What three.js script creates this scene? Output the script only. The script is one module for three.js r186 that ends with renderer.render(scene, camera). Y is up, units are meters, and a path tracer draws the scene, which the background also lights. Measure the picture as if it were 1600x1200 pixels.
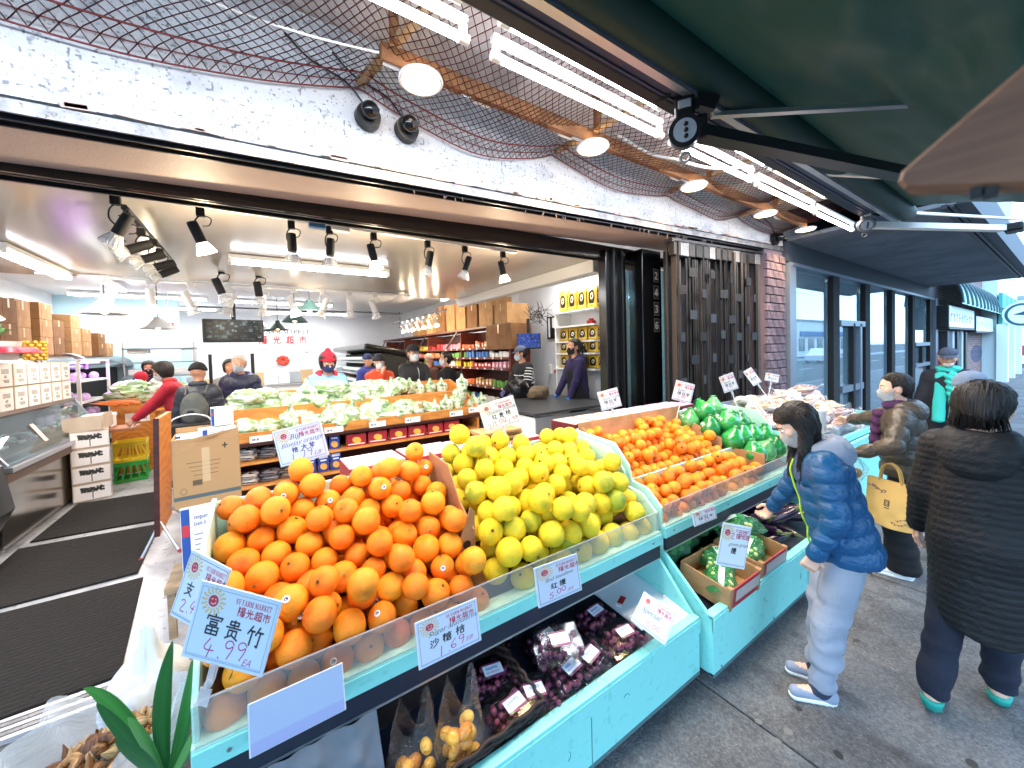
import * as THREE from 'three';
import { mergeGeometries, mergeVertices, toCreasedNormals } from 'three/addons/utils/BufferGeometryUtils.js';
import { RoundedBoxGeometry } from 'three/addons/geometries/RoundedBoxGeometry.js';

// ---------- camera, sky, sun, exposure ----------
const EYE = 1.85, FPX = 593.5, PX0 = 800, PY0 = 565;
const basisRows = [[0.83139818, 0.03736621, -0.55441937], [-0.0271965, 0.99927707, 0.02656487], [0.55501119, -0.00700772, 0.83181336]];
const camera = new THREE.PerspectiveCamera(2 * Math.atan(600 / FPX) * 180 / Math.PI, 4 / 3, 0.05, 600);
camera.position.set(0, EYE, 0);
{
  const c = (i) => new THREE.Vector3(basisRows[0][i], basisRows[1][i], basisRows[2][i]);
  camera.quaternion.setFromRotationMatrix(new THREE.Matrix4().makeBasis(c(0), c(1), c(2)));
}
camera.setViewOffset(1600, 1200, 0, 35, 1600, 1200);
camera.focus = 2.4; camera.userData.fStop = camera.getFocalLength() / 4;

const scene = new THREE.Scene();
const renderer = new THREE.WebGLRenderer({ antialias: true });
renderer.setSize(1024, 768);
renderer.toneMapping = THREE.LinearToneMapping;
renderer.toneMappingExposure = 2.2;
renderer.shadowMap.enabled = true;

const SKY_LEVEL = 2.35;
const sun = new THREE.DirectionalLight(0xfff4e6, 0.6);
sun.name = 'sun'; sun.position.set(14, 26, 22); sun.target.position.set(2, 0, -1);
sun.shadow.radius = 40; sun.shadow.mapSize.set(2048, 2048);
Object.assign(sun.shadow.camera, { left: -25, right: 25, top: 25, bottom: -25, near: 1, far: 90 });
scene.add(sun, sun.target);

// ---------- small tools ----------
const V = (x, y, z) => new THREE.Vector3(x, y, z);
const rng = (s) => () => { s = (s + 0x6d2b79f5) | 0; let t = Math.imul(s ^ (s >>> 15), 1 | s); t = (t + Math.imul(t ^ (t >>> 7), 61 | t)) ^ t; return ((t ^ (t >>> 14)) >>> 0) / 4294967296; };
const R = rng(20240);
const rr = (a, b) => a + (b - a) * R();
const lerp = (a, b, t) => a + (b - a) * t, clamp = (x, a, b) => Math.min(b, Math.max(a, x)), smooth = (a, b, x) => { const t = clamp((x - a) / (b - a), 0, 1); return t * t * (3 - 2 * t); };
const hash = (x, y, s) => { let h = Math.imul(x | 0, 374761393) + Math.imul(y | 0, 668265263) + Math.imul(s | 0, 1274126177); h = Math.imul(h ^ (h >>> 13), 1274126177); return ((h ^ (h >>> 16)) >>> 0) / 4294967296; };
function vnoise(x, y, per, s) {
  const x0 = Math.floor(x), y0 = Math.floor(y), fx = x - x0, fy = y - y0, u = fx * fx * (3 - 2 * fx), v = fy * fy * (3 - 2 * fy), m = (n) => ((n % per) + per) % per;
  return lerp(lerp(hash(m(x0), m(y0), s), hash(m(x0 + 1), m(y0), s), u), lerp(hash(m(x0), m(y0 + 1), s), hash(m(x0 + 1), m(y0 + 1), s), u), v);
}
function fbm(u, v, per, oct, s) { let a = 0.5, t = 0, n = 0; for (let i = 0; i < oct; i++) { t += a * vnoise(u * per, v * per, per, s + i); n += a; a *= 0.5; per *= 2; } return t / n; }
const n3 = (x, y, z, s = 1) => { // value noise in space, -1..1
  const X = Math.floor(x), Y = Math.floor(y), Z = Math.floor(z), fx = x - X, fy = y - Y, fz = z - Z, w = (t) => t * t * (3 - 2 * t), h = (i, j, k) => hash(X + i + 57 * (Z + k), Y + j, s);
  const u = w(fx), v = w(fy);
  const a = lerp(lerp(h(0, 0, 0), h(1, 0, 0), u), lerp(h(0, 1, 0), h(1, 1, 0), u), v), b = lerp(lerp(h(0, 0, 1), h(1, 0, 1), u), lerp(h(0, 1, 1), h(1, 1, 1), u), v);
  return lerp(a, b, w(fz)) * 2 - 1;
};
// a pixel of the 1600 x 1200 survey picture as a ray from the eye, met with a plane of known height, depth or distance along the street
function ray(x, y) { const a = (x - PX0) / FPX, b = -(y - PY0) / FPX; return V(...basisRows.map((r) => r[0] * a + r[1] * b - r[2])); }
const onY = (x, y, h) => { const d = ray(x, y); return d.multiplyScalar((h - EYE) / d.y).add(V(0, EYE, 0)); };
const onZ = (x, y, z) => { const d = ray(x, y); return d.multiplyScalar(z / d.z).add(V(0, EYE, 0)); };
const onX = (x, y, w) => { const d = ray(x, y); return d.multiplyScalar(w / d.x).add(V(0, EYE, 0)); };
const atD = (x, y, depth) => ray(x, y).multiplyScalar(depth).add(V(0, EYE, 0));

const taken = new Map();
function numbered(n) { const k = taken.get(n) ?? 0; taken.set(n, k + 1); return k ? n + '_' + String(k).padStart(3, '0') : n; }
function tag(o, label, category, group, kind) { const u = o.userData; if (label) u.label = label; if (category) u.category = category; if (group) u.group = group; if (kind) u.kind = kind; return o; }
function T(name, label, category, pos = [0, 0, 0], turn = 0, group) { const o = new THREE.Group(); o.name = numbered(name); o.position.set(...(pos.isVector3 ? pos.toArray() : pos)); o.rotation.y = turn; scene.add(o); return tag(o, label, category, group); }
function P(parent, name, geo, mat, label) { const m = new THREE.Mesh(Array.isArray(geo) ? join(geo) : geo, mat); m.name = name; parent.add(m); if (label) m.userData.label = label; return m; }
function M(name, label, category, geo, mat, group) { const m = new THREE.Mesh(Array.isArray(geo) ? join(geo) : geo, mat); m.name = numbered(name); scene.add(m); return tag(m, label, category, group); }
function S(name, geo, mat) { const m = new THREE.Mesh(Array.isArray(geo) ? join(geo) : geo, mat); m.name = numbered(name); scene.add(m); m.userData.kind = 'structure'; return m; }
function twin(src, label, group, pos, turn = 0) { const c = src.clone(); c.userData = { ...src.userData }; c.name = numbered(src.name.replace(/_\d{3}$/, '')); scene.add(c); if (pos) c.position.set(...(pos.isVector3 ? pos.toArray() : pos)); c.rotation.y = turn; if (label) c.userData.label = label; if (group) c.userData.group = group; return c; }

function join(list) {
  if (list.length === 1) return list[0];
  const out = list.map((g) => { let q = g.index ? g.toNonIndexed() : g; for (const k of Object.keys(q.attributes)) if (!['position', 'normal', 'uv'].includes(k)) q.deleteAttribute(k); if (!q.attributes.uv) q.setAttribute('uv', new THREE.BufferAttribute(new Float32Array(q.attributes.position.count * 2), 2)); return q; });
  return mergeGeometries(out);
}
function metreUV(g, s = 1) { // uv in metres by the dominant axis of each face
  g = g.index ? g.toNonIndexed() : g;
  const p = g.attributes.position, n = p.count, uv = new Float32Array(n * 2), a = V(), b = V(), c = V();
  for (let i = 0; i < n; i += 3) {
    a.fromBufferAttribute(p, i); b.fromBufferAttribute(p, i + 1); c.fromBufferAttribute(p, i + 2);
    const f = b.clone().sub(a).cross(c.clone().sub(a)), ax = Math.abs(f.x), ay = Math.abs(f.y), az = Math.abs(f.z);
    [a, b, c].forEach((q, k) => { const [u, v] = ax >= ay && ax >= az ? [q.z, q.y] : ay >= az ? [q.x, q.z] : [q.x, q.y]; uv[(i + k) * 2] = u * s; uv[(i + k) * 2 + 1] = v * s; });
  }
  g.setAttribute('uv', new THREE.BufferAttribute(uv, 2)); return g;
}
const moved = (g, x = 0, y = 0, z = 0, rx = 0, ry = 0, rz = 0) => { g.applyMatrix4(new THREE.Matrix4().compose(V(x, y, z), new THREE.Quaternion().setFromEuler(new THREE.Euler(rx, ry, rz)), V(1, 1, 1))); return g; };
const B = (w, h, d, x, y, z, rx, ry, rz) => moved(metreUV(new THREE.BoxGeometry(w, h, d)), x, y, z, rx, ry, rz);
const RB = (w, h, d, r, x, y, z, rx, ry, rz) => moved(metreUV(new RoundedBoxGeometry(w, h, d, 1, r)), x, y, z, rx, ry, rz);
const C = (r1, r2, h, x, y, z, rx, ry, rz, seg = 16, open = false) => moved(new THREE.CylinderGeometry(r1, r2, h, seg, 1, open), x, y, z, rx, ry, rz);
function rod(a, b, r, seg = 8, r2 = r) { const d = b.clone().sub(a), L = d.length(), g = new THREE.CylinderGeometry(r2, r, L, seg); g.applyQuaternion(new THREE.Quaternion().setFromUnitVectors(V(0, 1, 0), d.normalize())); const m = a.clone().add(b).multiplyScalar(0.5); g.translate(m.x, m.y, m.z); return g; }
function bar(a, b, w, h, roll = 0) { // rectangular bar from a to b
  const d = b.clone().sub(a), L = d.length(), g = metreUV(new THREE.BoxGeometry(w, h, L)); g.rotateZ(roll);
  const o = new THREE.Object3D(); o.position.copy(a.clone().add(b).multiplyScalar(0.5)); o.lookAt(b); o.updateMatrix(); g.applyMatrix4(o.matrix); return g;
}
const tube = (pts, r, seg = 24, rad = 6, closed = false) => new THREE.TubeGeometry(new THREE.CatmullRomCurve3(pts, closed, 'catmullrom', 0.5), seg, r, rad, closed);
const lathe = (pts, seg = 24) => new THREE.LatheGeometry(pts.map((p) => new THREE.Vector2(p[0], p[1])), seg);
function prism(pts, depth, bevel = 0) { const s = new THREE.Shape(pts.map((p) => new THREE.Vector2(p[0], p[1]))); return metreUV(new THREE.ExtrudeGeometry(s, { depth, bevelEnabled: bevel > 0, bevelThickness: bevel, bevelSize: bevel, bevelSegments: 1, curveSegments: 8 })); }
// quad sheet through a function (u,v) -> Vector3
function sheet(f, nu, nv, uw = 1, vh = 1) {
  const pos = [], uv = [], idx = [];
  for (let j = 0; j <= nv; j++) for (let i = 0; i <= nu; i++) { const p = f(i / nu, j / nv); pos.push(p.x, p.y, p.z); uv.push(i / nu * uw, j / nv * vh); }
  for (let j = 0; j < nv; j++) for (let i = 0; i < nu; i++) { const a = j * (nu + 1) + i, b = a + 1, c = a + nu + 1, d = c + 1; idx.push(a, b, d, a, d, c); }
  const g = new THREE.BufferGeometry(); g.setAttribute('position', new THREE.Float32BufferAttribute(pos, 3)); g.setAttribute('uv', new THREE.Float32BufferAttribute(uv, 2)); g.setIndex(idx); g.computeVertexNormals(); return g;
}

// ---------- textures and materials ----------
// printed matter shares one sheet; each print is a window on it
const sheetCanvas = document.createElement('canvas'); sheetCanvas.width = sheetCanvas.height = 2048;
const sheetCtx = sheetCanvas.getContext('2d'), sheetTex = new THREE.CanvasTexture(sheetCanvas), pen = { x: 2, y: 2, row: 0 };
sheetTex.colorSpace = THREE.SRGBColorSpace; sheetTex.magFilter = THREE.LinearFilter; sheetTex.generateMipmaps = false;
function canvasTex(w, h, draw) {
  if (pen.x + w + 2 > 2048) { pen.x = 2; pen.y += pen.row + 4; pen.row = 0; }
  if (pen.y + h + 2 > 2048) throw new Error('print sheet full');
  const { x, y } = pen; pen.x += w + 4; pen.row = Math.max(pen.row, h);
  sheetCtx.save(); sheetCtx.beginPath(); sheetCtx.rect(x - 1, y - 1, w + 2, h + 2); sheetCtx.clip(); sheetCtx.translate(x, y); draw(sheetCtx, w, h); sheetCtx.restore();
  const t = sheetTex.clone(); t.offset.set((x + 0.5) / 2048, 1 - (y + h - 0.5) / 2048); t.repeat.set((w - 1) / 2048, (h - 1) / 2048); return t;
}
function pixTex(n, f, size, srgb = true, m = n) { // f(u, v) -> [r,g,b] or grey, 0..1; covers size metres
  const d = new Uint8Array(n * m * 4);
  for (let y = 0; y < m; y++) for (let x = 0; x < n; x++) { const c = f(x / n, y / m), o = (y * n + x) * 4, a = Array.isArray(c) ? c : [c, c, c]; for (let k = 0; k < 3; k++) d[o + k] = clamp(a[k], 0, 1) * 255; d[o + 3] = 255; }
  const t = new THREE.DataTexture(d, n, m); t.magFilter = THREE.LinearFilter; t.minFilter = THREE.LinearFilter; t.wrapS = t.wrapT = THREE.RepeatWrapping; if (srgb) t.colorSpace = THREE.SRGBColorSpace; t.repeat.set(1 / size, 1 / size); t.needsUpdate = true; return t;
}
const mix3 = (a, b, t) => a.map((x, i) => lerp(x, b[i], t));
const hex3 = (h) => [(h >> 16 & 255) / 255, (h >> 8 & 255) / 255, (h & 255) / 255];
const mt = (color, roughness = 0.6, more = {}) => new THREE.MeshStandardMaterial({ color, roughness, ...more });
const mp = (color, roughness = 0.6, more = {}) => new THREE.MeshPhysicalMaterial({ color, roughness, ...more });
const glow = (color, intensity) => new THREE.MeshStandardMaterial({ color: 0xffffff, emissive: color, emissiveIntensity: intensity, roughness: 0.5 });

const bumpGrain = pixTex(256, (u, v) => fbm(u, v, 32, 4, 7), 0.25, false);
const bumpCloth = pixTex(256, (u, v) => 0.5 + 0.25 * Math.sin(u * 402) * Math.sin(v * 402) + 0.5 * (fbm(u, v, 24, 3, 9) - 0.5), 0.12, false);
const wornTex = (base, dark, seed, size = 1.2, amt = 0.5) => pixTex(256, (u, v) => { const f = fbm(u, v, 4, 5, seed), s = fbm(u, v, 64, 2, seed + 9); return mix3(hex3(base), hex3(dark), clamp((smooth(0.52, 0.75, f) * 0.6 + smooth(0.7, 0.85, s)) * amt, 0, 1)); }, size);

const MT = {};
MT.stucco = mt(0xdcdcde, 0.85, {
  map: pixTex(512, (u, v) => { const a = fbm(u, v, 5, 5, 3), s = fbm(u, v, 48, 3, 21), sp = smooth(0.8, 0.86, vnoise(u * 90, v * 90, 90, 5)) * smooth(0.45, 0.55, s); let c = mix3([0.87, 0.87, 0.87], [0.79, 0.79, 0.8], smooth(0.5, 0.72, a)); c = mix3(c, [0.4, 0.39, 0.4], Math.max(smooth(0.7, 0.78, s) * 0.35, sp * 0.65)); return c; }, 1.1),
  bumpMap: pixTex(256, (u, v) => fbm(u, v, 20, 5, 31), 0.5, false), bumpScale: 0.012,
});
MT.soffitConcrete = mt(0xffffff, 0.9, { map: pixTex(256, (u, v) => { const a = fbm(u, v, 6, 5, 13); return mix3([0.72, 0.69, 0.68], [0.58, 0.55, 0.55], smooth(0.35, 0.7, a)); }, 1.6), bumpMap: bumpGrain, bumpScale: 0.003 });
MT.sidewalk = mt(0xffffff, 0.88, {
  map: pixTex(512, (u, v) => { const a = fbm(u, v, 4, 5, 41), s = fbm(u, v, 128, 2, 43), w = hash(Math.floor(u * 512), Math.floor(v * 512), 3); const st = fbm(u, v, 7, 4, 45); let c = mix3([0.42, 0.42, 0.425], [0.33, 0.33, 0.335], smooth(0.35, 0.7, a)); c = c.map((x) => x + (s - 0.5) * 0.17); if (st > 0.62) c = mix3(c, [0.22, 0.21, 0.21], (st - 0.62) * 3); if (w > 0.993) c = mix3(c, [0.8, 0.8, 0.78], 0.7); if (w < 0.006) c = mix3(c, [0.12, 0.12, 0.12], 0.7); return c; }, 1.3),
  bumpMap: pixTex(256, (u, v) => fbm(u, v, 64, 3, 47), 0.4, false), bumpScale: 0.004,
});
MT.asphalt = mt(0xffffff, 0.9, { map: pixTex(256, (u, v) => 0.26 + 0.12 * (fbm(u, v, 64, 3, 51) - 0.5), 1.5) });
MT.shopFloor = mt(0xffffff, 0.35, {
  map: pixTex(512, (u, v) => { const a = fbm(u, v, 4, 5, 61), s = fbm(u, v, 40, 3, 66); let c = mix3([0.7, 0.7, 0.71], [0.56, 0.56, 0.58], smooth(0.35, 0.75, a)); if (s > 0.7) c = mix3(c, [0.3, 0.29, 0.28], (s - 0.7) * 3); return c; }, 1.4),
  roughnessMap: pixTex(256, (u, v) => 0.35 + 0.5 * fbm(u, v, 8, 4, 68), 1.1, false), bumpMap: bumpGrain, bumpScale: 0.001,
});
MT.matRib = mt(0x9c938c, 0.95, {
  map: pixTex(512, (u, v) => { const w = v + 0.012 * Math.sin(u * 60), rib = 0.5 + 0.5 * Math.sin(w * 2 * Math.PI * 26), s = fbm(u, v, 64, 3, 71), w2 = hash(Math.floor(u * 200), Math.floor(v * 200), 4); const q = fbm(u, v, 90, 2, 77); let c = mix3([0.13, 0.112, 0.1], [0.215, 0.19, 0.17], rib * 0.35 * s + smooth(0.45, 0.75, q) * 0.65); if (w2 > 0.9985) c = [0.42, 0.4, 0.36]; return c; }, 0.9),
  bumpMap: pixTex(256, (u, v) => 0.3 * Math.sin((v + 0.02 * fbm(u, v, 8, 2, 74)) * 2 * Math.PI * 22) * fbm(u, v, 20, 2, 73) + fbm(u, v, 60, 3, 75), 0.9, false), bumpScale: 0.008,
});
const woodTex = (a, b, seed, size = 0.9, rings = 9) => pixTex(512, (u, v) => { const w = fbm(u, v, 3, 4, seed), g = 0.5 + 0.5 * Math.sin((v * rings + w * 3.2) * 2 * Math.PI), f = vnoise(u * 10, v * 160, 160, seed + 3); return mix3(hex3(a), hex3(b), clamp(0.55 * g + 0.5 * (f - 0.4), 0, 1)); }, size);
MT.plywood = mt(0xffffff, 0.5, { map: woodTex(0xd28a3c, 0xb4661f, 81) });
MT.trayWood = mt(0xffffff, 0.5, { map: woodTex(0xd99245, 0xb9712f, 82, 0.7, 6) });
MT.beamWood = mt(0xffffff, 0.75, { map: woodTex(0x8f5f38, 0x6a4022, 83, 1.1, 6), bumpMap: bumpGrain, bumpScale: 0.002 });
MT.palePine = mt(0xffffff, 0.7, { map: woodTex(0xa98f70, 0x83694c, 84, 0.8, 5) });
MT.redWood = mt(0xffffff, 0.5, { map: woodTex(0x6f2f22, 0x4e1c14, 85, 1, 8) });
MT.darkWood = mt(0xffffff, 0.45, { map: woodTex(0x4a1f18, 0x2e120e, 86, 1, 8) });
MT.bareHand = mt(0xffffff, 0.6, { map: woodTex(0x7d5a42, 0x5e402e, 87, 0.6, 4) });
const cardTex = pixTex(256, (u, v) => { const f = vnoise(u * 4, v * 180, 180, 91), a = fbm(u, v, 5, 4, 92); return mix3([0.72, 0.56, 0.38], [0.62, 0.46, 0.3], f * 0.4 + smooth(0.4, 0.7, a) * 0.5); }, 0.6);
MT.card = mt(0xffffff, 0.85, { map: cardTex });
MT.cardDark = mt(0xb8a898, 0.85, { map: cardTex });
MT.cardPale = mt(0xe8dccb, 0.85, { map: pixTex(128, (u, v) => mix3([0.9, 0.86, 0.82], [0.8, 0.76, 0.72], fbm(u, v, 6, 4, 93)), 0.5) });
MT.teal = mt(0xffffff, 0.55, { map: wornTex(0x8cdcd3, 0x70c2bb, 101, 1.6, 0.5), bumpMap: bumpGrain, bumpScale: 0.0006 });
MT.tealPale = mt(0xffffff, 0.5, { map: wornTex(0xbfe6d4, 0x9accbc, 103, 0.8, 0.6) });
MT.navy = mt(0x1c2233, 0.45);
MT.black = mt(0x111112, 0.4);
MT.blackGloss = mt(0x0b0b0d, 0.18);
MT.blackMatte = mt(0x151517, 0.75);
MT.white = mt(0xe9e9e6, 0.55);
MT.whiteGloss = mt(0xf0f0ee, 0.25);
MT.wallWhite = mt(0xffffff, 0.75, { map: pixTex(256, (u, v) => { const a = fbm(u, v, 4, 4, 111); return mix3([0.9, 0.91, 0.92], [0.84, 0.85, 0.87], a); }, 2.2) });
MT.wallBlue = mt(0xb9dbe8, 0.7);
MT.alu = mt(0xc4c6ca, 0.35, { metalness: 0.85 });
MT.aluWorn = mt(0xffffff, 0.5, { metalness: 0.7, map: wornTex(0x8f8f92, 0x5a5652, 121, 0.5, 1) });
MT.darkMetal = mt(0x3a3a3d, 0.4, { metalness: 0.7 });
MT.blackSteel = mt(0x1b1a1b, 0.42, { metalness: 0.5 });
MT.ceilGloss = mt(0xffffff, 0.16, { map: pixTex(256, (u, v) => mix3([0.74, 0.71, 0.68], [0.66, 0.63, 0.6], fbm(u, v, 3, 3, 131)), 3), bumpMap: pixTex(128, (u, v) => fbm(u, v, 3, 3, 133), 2.4, false), bumpScale: 0.006 });
MT.soffitPink = mt(0xffffff, 0.6, { map: pixTex(256, (u, v) => mix3([0.78, 0.7, 0.66], [0.7, 0.62, 0.58], fbm(u, v, 4, 5, 135)), 1.8), bumpMap: bumpGrain, bumpScale: 0.0015 });
MT.glass = mp(0xffffff, 0.02, { transmission: 1, thickness: 0, ior: 1.5 });
MT.acrylic = mp(0xf6f8f8, 0.06, { transmission: 1, thickness: 0, ior: 1.49 });
MT.tintGlass = mp(0xbfe0ea, 0.02, { transmission: 0.92, thickness: 0, ior: 1.9 });
MT.mirrorGlass = mp(0xcfe8f2, 0.015, { transmission: 0.85, thickness: 0, ior: 2.5 });
MT.film = mp(0xffffff, 0.16, { transmission: 1, thickness: 0, ior: 1.55, bumpMap: pixTex(128, (u, v) => fbm(u, v, 8, 4, 141), 0.2, false), bumpScale: 0.01 });
MT.milkFilm = mp(0xe9edf2, 0.35, { transmission: 0.75, thickness: 0, ior: 1.5 });
MT.brickMortar = mt(0x6d5f68, 0.95, { bumpMap: bumpGrain, bumpScale: 0.002 });
const brickWear = wornTex(0xffffff, 0x8a7a78, 150, 0.3, 0.8);
const brickTone = [0x6b5c66, 0x75636b, 0x5f525c, 0x6f606a, 0x7d6a72].map((c, i) => mt(c, 0.85, { map: brickWear, bumpMap: bumpGrain, bumpScale: 0.003 }));
MT.skin = mt(0xd9a585, 0.55, { map: pixTex(128, (u, v) => mix3([1, 1, 1], [0.9, 0.82, 0.78], fbm(u, v, 8, 4, 161)), 0.2) });
MT.skinPale = mt(0xdfb39b, 0.55);
MT.hair = mt(0x16100d, 0.42, { bumpMap: pixTex(256, (u, v) => vnoise(u * 120, v * 4, 120, 165), 0.15, false), bumpScale: 0.004 });
MT.hairGrey = mt(0xb9b5ae, 0.6, { bumpMap: bumpCloth, bumpScale: 0.004 });
MT.mask = mt(0xdfe6ea, 0.8, { bumpMap: pixTex(64, (u, v) => 0.5 + 0.5 * Math.sin(v * 2 * Math.PI * 5), 0.09, false), bumpScale: 0.003 });
const cloth = (c, rough = 0.85, bump = 0.0025) => mt(c, rough, { bumpMap: bumpCloth, bumpScale: bump });
const pufferBump = pixTex(128, (u, v) => fbm(u, v, 10, 4, 171), 0.22, false);
const puffer = (c, rough = 0.42) => mt(c, rough, { bumpMap: pufferBump, bumpScale: 0.008 });
MT.tubeLamp = glow(0xf0f4ff, 13);
MT.tubeWarm = glow(0xffe6c0, 9);
MT.lip = mp(0xf2f4f2, 0.06, { transmission: 0.88, thickness: 0, ior: 1.49 });
MT.clam = mp(0xf4f6f8, 0.08, { transmission: 1, thickness: 0, ior: 1.45, specularIntensity: 0.3 });
MT.ledDisc = glow(0xffe0a8, 4.5);
MT.bulb = glow(0xfff0d8, 6);

// ---------- sky: a soft bluish overcast ----------
{
  const W = 512, H = 256, d = new Float32Array(W * H * 4);
  for (let y = 0; y < H; y++) for (let x = 0; x < W; x++) {
    const el = ((y + 0.5) / H - 0.5) * Math.PI, s = Math.sin(el), az = x / W;
    const cl = fbm(az, clamp(0.5 + 0.4 * s, 0, 1), 6, 5, 201);
    const up = clamp(s, 0, 1), base = mix3([0.56, 0.86, 1.14], [0.22, 0.52, 1.0], Math.pow(up, 0.55));
    const c = s < 0 ? [0.3, 0.33, 0.36] : mix3(base, [0.74, 0.96, 1.16], smooth(0.42, 0.7, cl) * 0.5);
    const o = (y * W + x) * 4; for (let k = 0; k < 3; k++) d[o + k] = c[k] * SKY_LEVEL; d[o + 3] = 1;
  }
  const t = new THREE.DataTexture(d, W, H, THREE.RGBAFormat, THREE.FloatType); t.mapping = THREE.EquirectangularReflectionMapping; t.magFilter = THREE.LinearFilter; t.minFilter = THREE.LinearFilter; t.needsUpdate = true;
  scene.background = t; scene.environment = t;
}

// ---------- ground, pavement, street ----------
S('road', metreUV(new THREE.PlaneGeometry(700, 700)).rotateX(-Math.PI / 2).translate(0, -0.15, 0), MT.asphalt);
{
  const walk = S('sidewalk', B(82, 0.14, 5.4, 30, -0.082, -0.35), mt(0x2b2b2d, 0.95));
  const slabA = [0, 1, 2].map((k) => { const m = MT.sidewalk.clone(); m.map = MT.sidewalk.map.clone(); m.map.offset.set(k * 0.37, k * 0.61); m.color.setScalar(1 - 0.05 * k); return m; });
  const zs = [-3.04, -1.6, 0.45, 2.34];
  for (let i = -4; i < 18; i++) for (let j = 0; j < 3; j++) { const x0 = 1.965 + i * 2.03, g = RB(2.018, 0.1, zs[j + 1] - zs[j] - 0.012, 0.006, x0 + 1.015, -0.05, (zs[j] + zs[j + 1]) / 2); P(walk, 'slab', g, slabA[(i + j + 9) % 3]); }
  { const q = rng(88), gum = [0.012, 0.017, 0.022].map((s) => C(s, s * 1.1, 0.002, 0, 0, 0, 0, 0, 0, 9)), gm = [mt(0x2a2a2c, 0.9), mt(0x6f6e6a, 0.85), mt(0x3a3835, 0.9)]; for (let k = 0; k < 60; k++) { const m = P(walk, 'gum_spot', gum[k % 3], gm[Math.floor(q() * 2.4)]); m.position.set(1.4 + 5 * q() * q() + 0.5, 0.0012, -1.0 + 1.9 * q()); m.rotation.y = q() * 6; m.scale.set(0.6 + q() * 0.7, 1, 0.5 + q() * 0.6); } }
  P(walk, 'kerb', B(82, 0.16, 0.15, 30, -0.08, 2.43), mt(0x8b8b88, 0.9));
  S('opposite_sidewalk', B(140, 0.14, 3, 50, -0.08, 13.5), mt(0x8a8c8e, 0.9));
  const lane = []; for (let i = -2; i < 16; i++) lane.push(B(2.4, 0.006, 0.12, i * 6, -0.146, 7.2)); tag(S('lane_marking', lane, mt(0xd8d8d2, 0.8)));
}
// ---------- shop shell ----------
const SHOP = { x0: -3.9, x1: 5.2, z0: -3.05, z1: -16.5 };
S('shop_floor', B(9.2, 0.12, 13.6, 0.65, -0.056, -9.8), MT.shopFloor);
{ // aluminium threshold of several ribs
  const t = T('door_track', 'ribbed aluminium sliding door track across the shop threshold', 'door track', [0, 0.004, -2.98]);
  for (let k = 0; k < 5; k++) P(t, 'rail', B(8.2, 0.014, 0.026, 0.1, 0.012, 0.06 - k * 0.036), k % 2 ? MT.aluWorn : MT.alu);
  P(t, 'base', B(8.2, 0.008, 0.2, 0.1, 0.002, -0.01), MT.aluWorn);
}
S('left_wall', B(0.2, 4, 13.8, SHOP.x0 - 0.1, 1.9, -9.9), MT.wallWhite);
S('back_wall', B(9.6, 4, 0.2, 0.65, 1.9, SHOP.z1 - 0.1), MT.wallWhite);
S('right_wall', B(0.2, 4, 13.6, SHOP.x1 + 0.1, 1.9, -9.8), MT.wallWhite);
{
  const c = S('shop_ceiling', B(7.6, 0.12, 4.0, -0.15, 3.04, -5.3), MT.ceilGloss);
  P(c, 'panel', B(1.75, 0.1, 13.4, 4.55, 3.62, -9.8), MT.wallWhite, 'raised white ceiling along the right wall');
  P(c, 'panel', B(7.8, 0.1, 9.3, -0.1, 3.5, -11.95), MT.wallWhite, 'raised white ceiling at the back');
  P(c, 'edge_trim', B(7.6, 0.52, 0.06, -0.15, 3.24, -7.33), MT.whiteGloss);
  P(c, 'edge_trim', B(0.05, 0.05, 4.0, -3.8, 2.96, -5.3), MT.white);
}
M('bulkhead_beam', 'white boxed beam along the right edge of the glossy ceiling', 'beam', [RB(0.16, 0.16, 3.9, 0.01, 3.6, 2.9, -5.35), B(0.22, 0.05, 1.2, 3.66, 2.86, -4.0)], MT.white);
S('roof_slab', B(10.6, 0.2, 15.4, 1.2, 4.0, -9.4), MT.soffitConcrete);
S('awning_soffit', B(10.9, 0.12, 1.5, 1.0, 3.83, -1.7), MT.soffitConcrete);
S('upper_facade', B(22, 5, 0.3, 4, 6.4, -1.1), MT.stucco);
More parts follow.
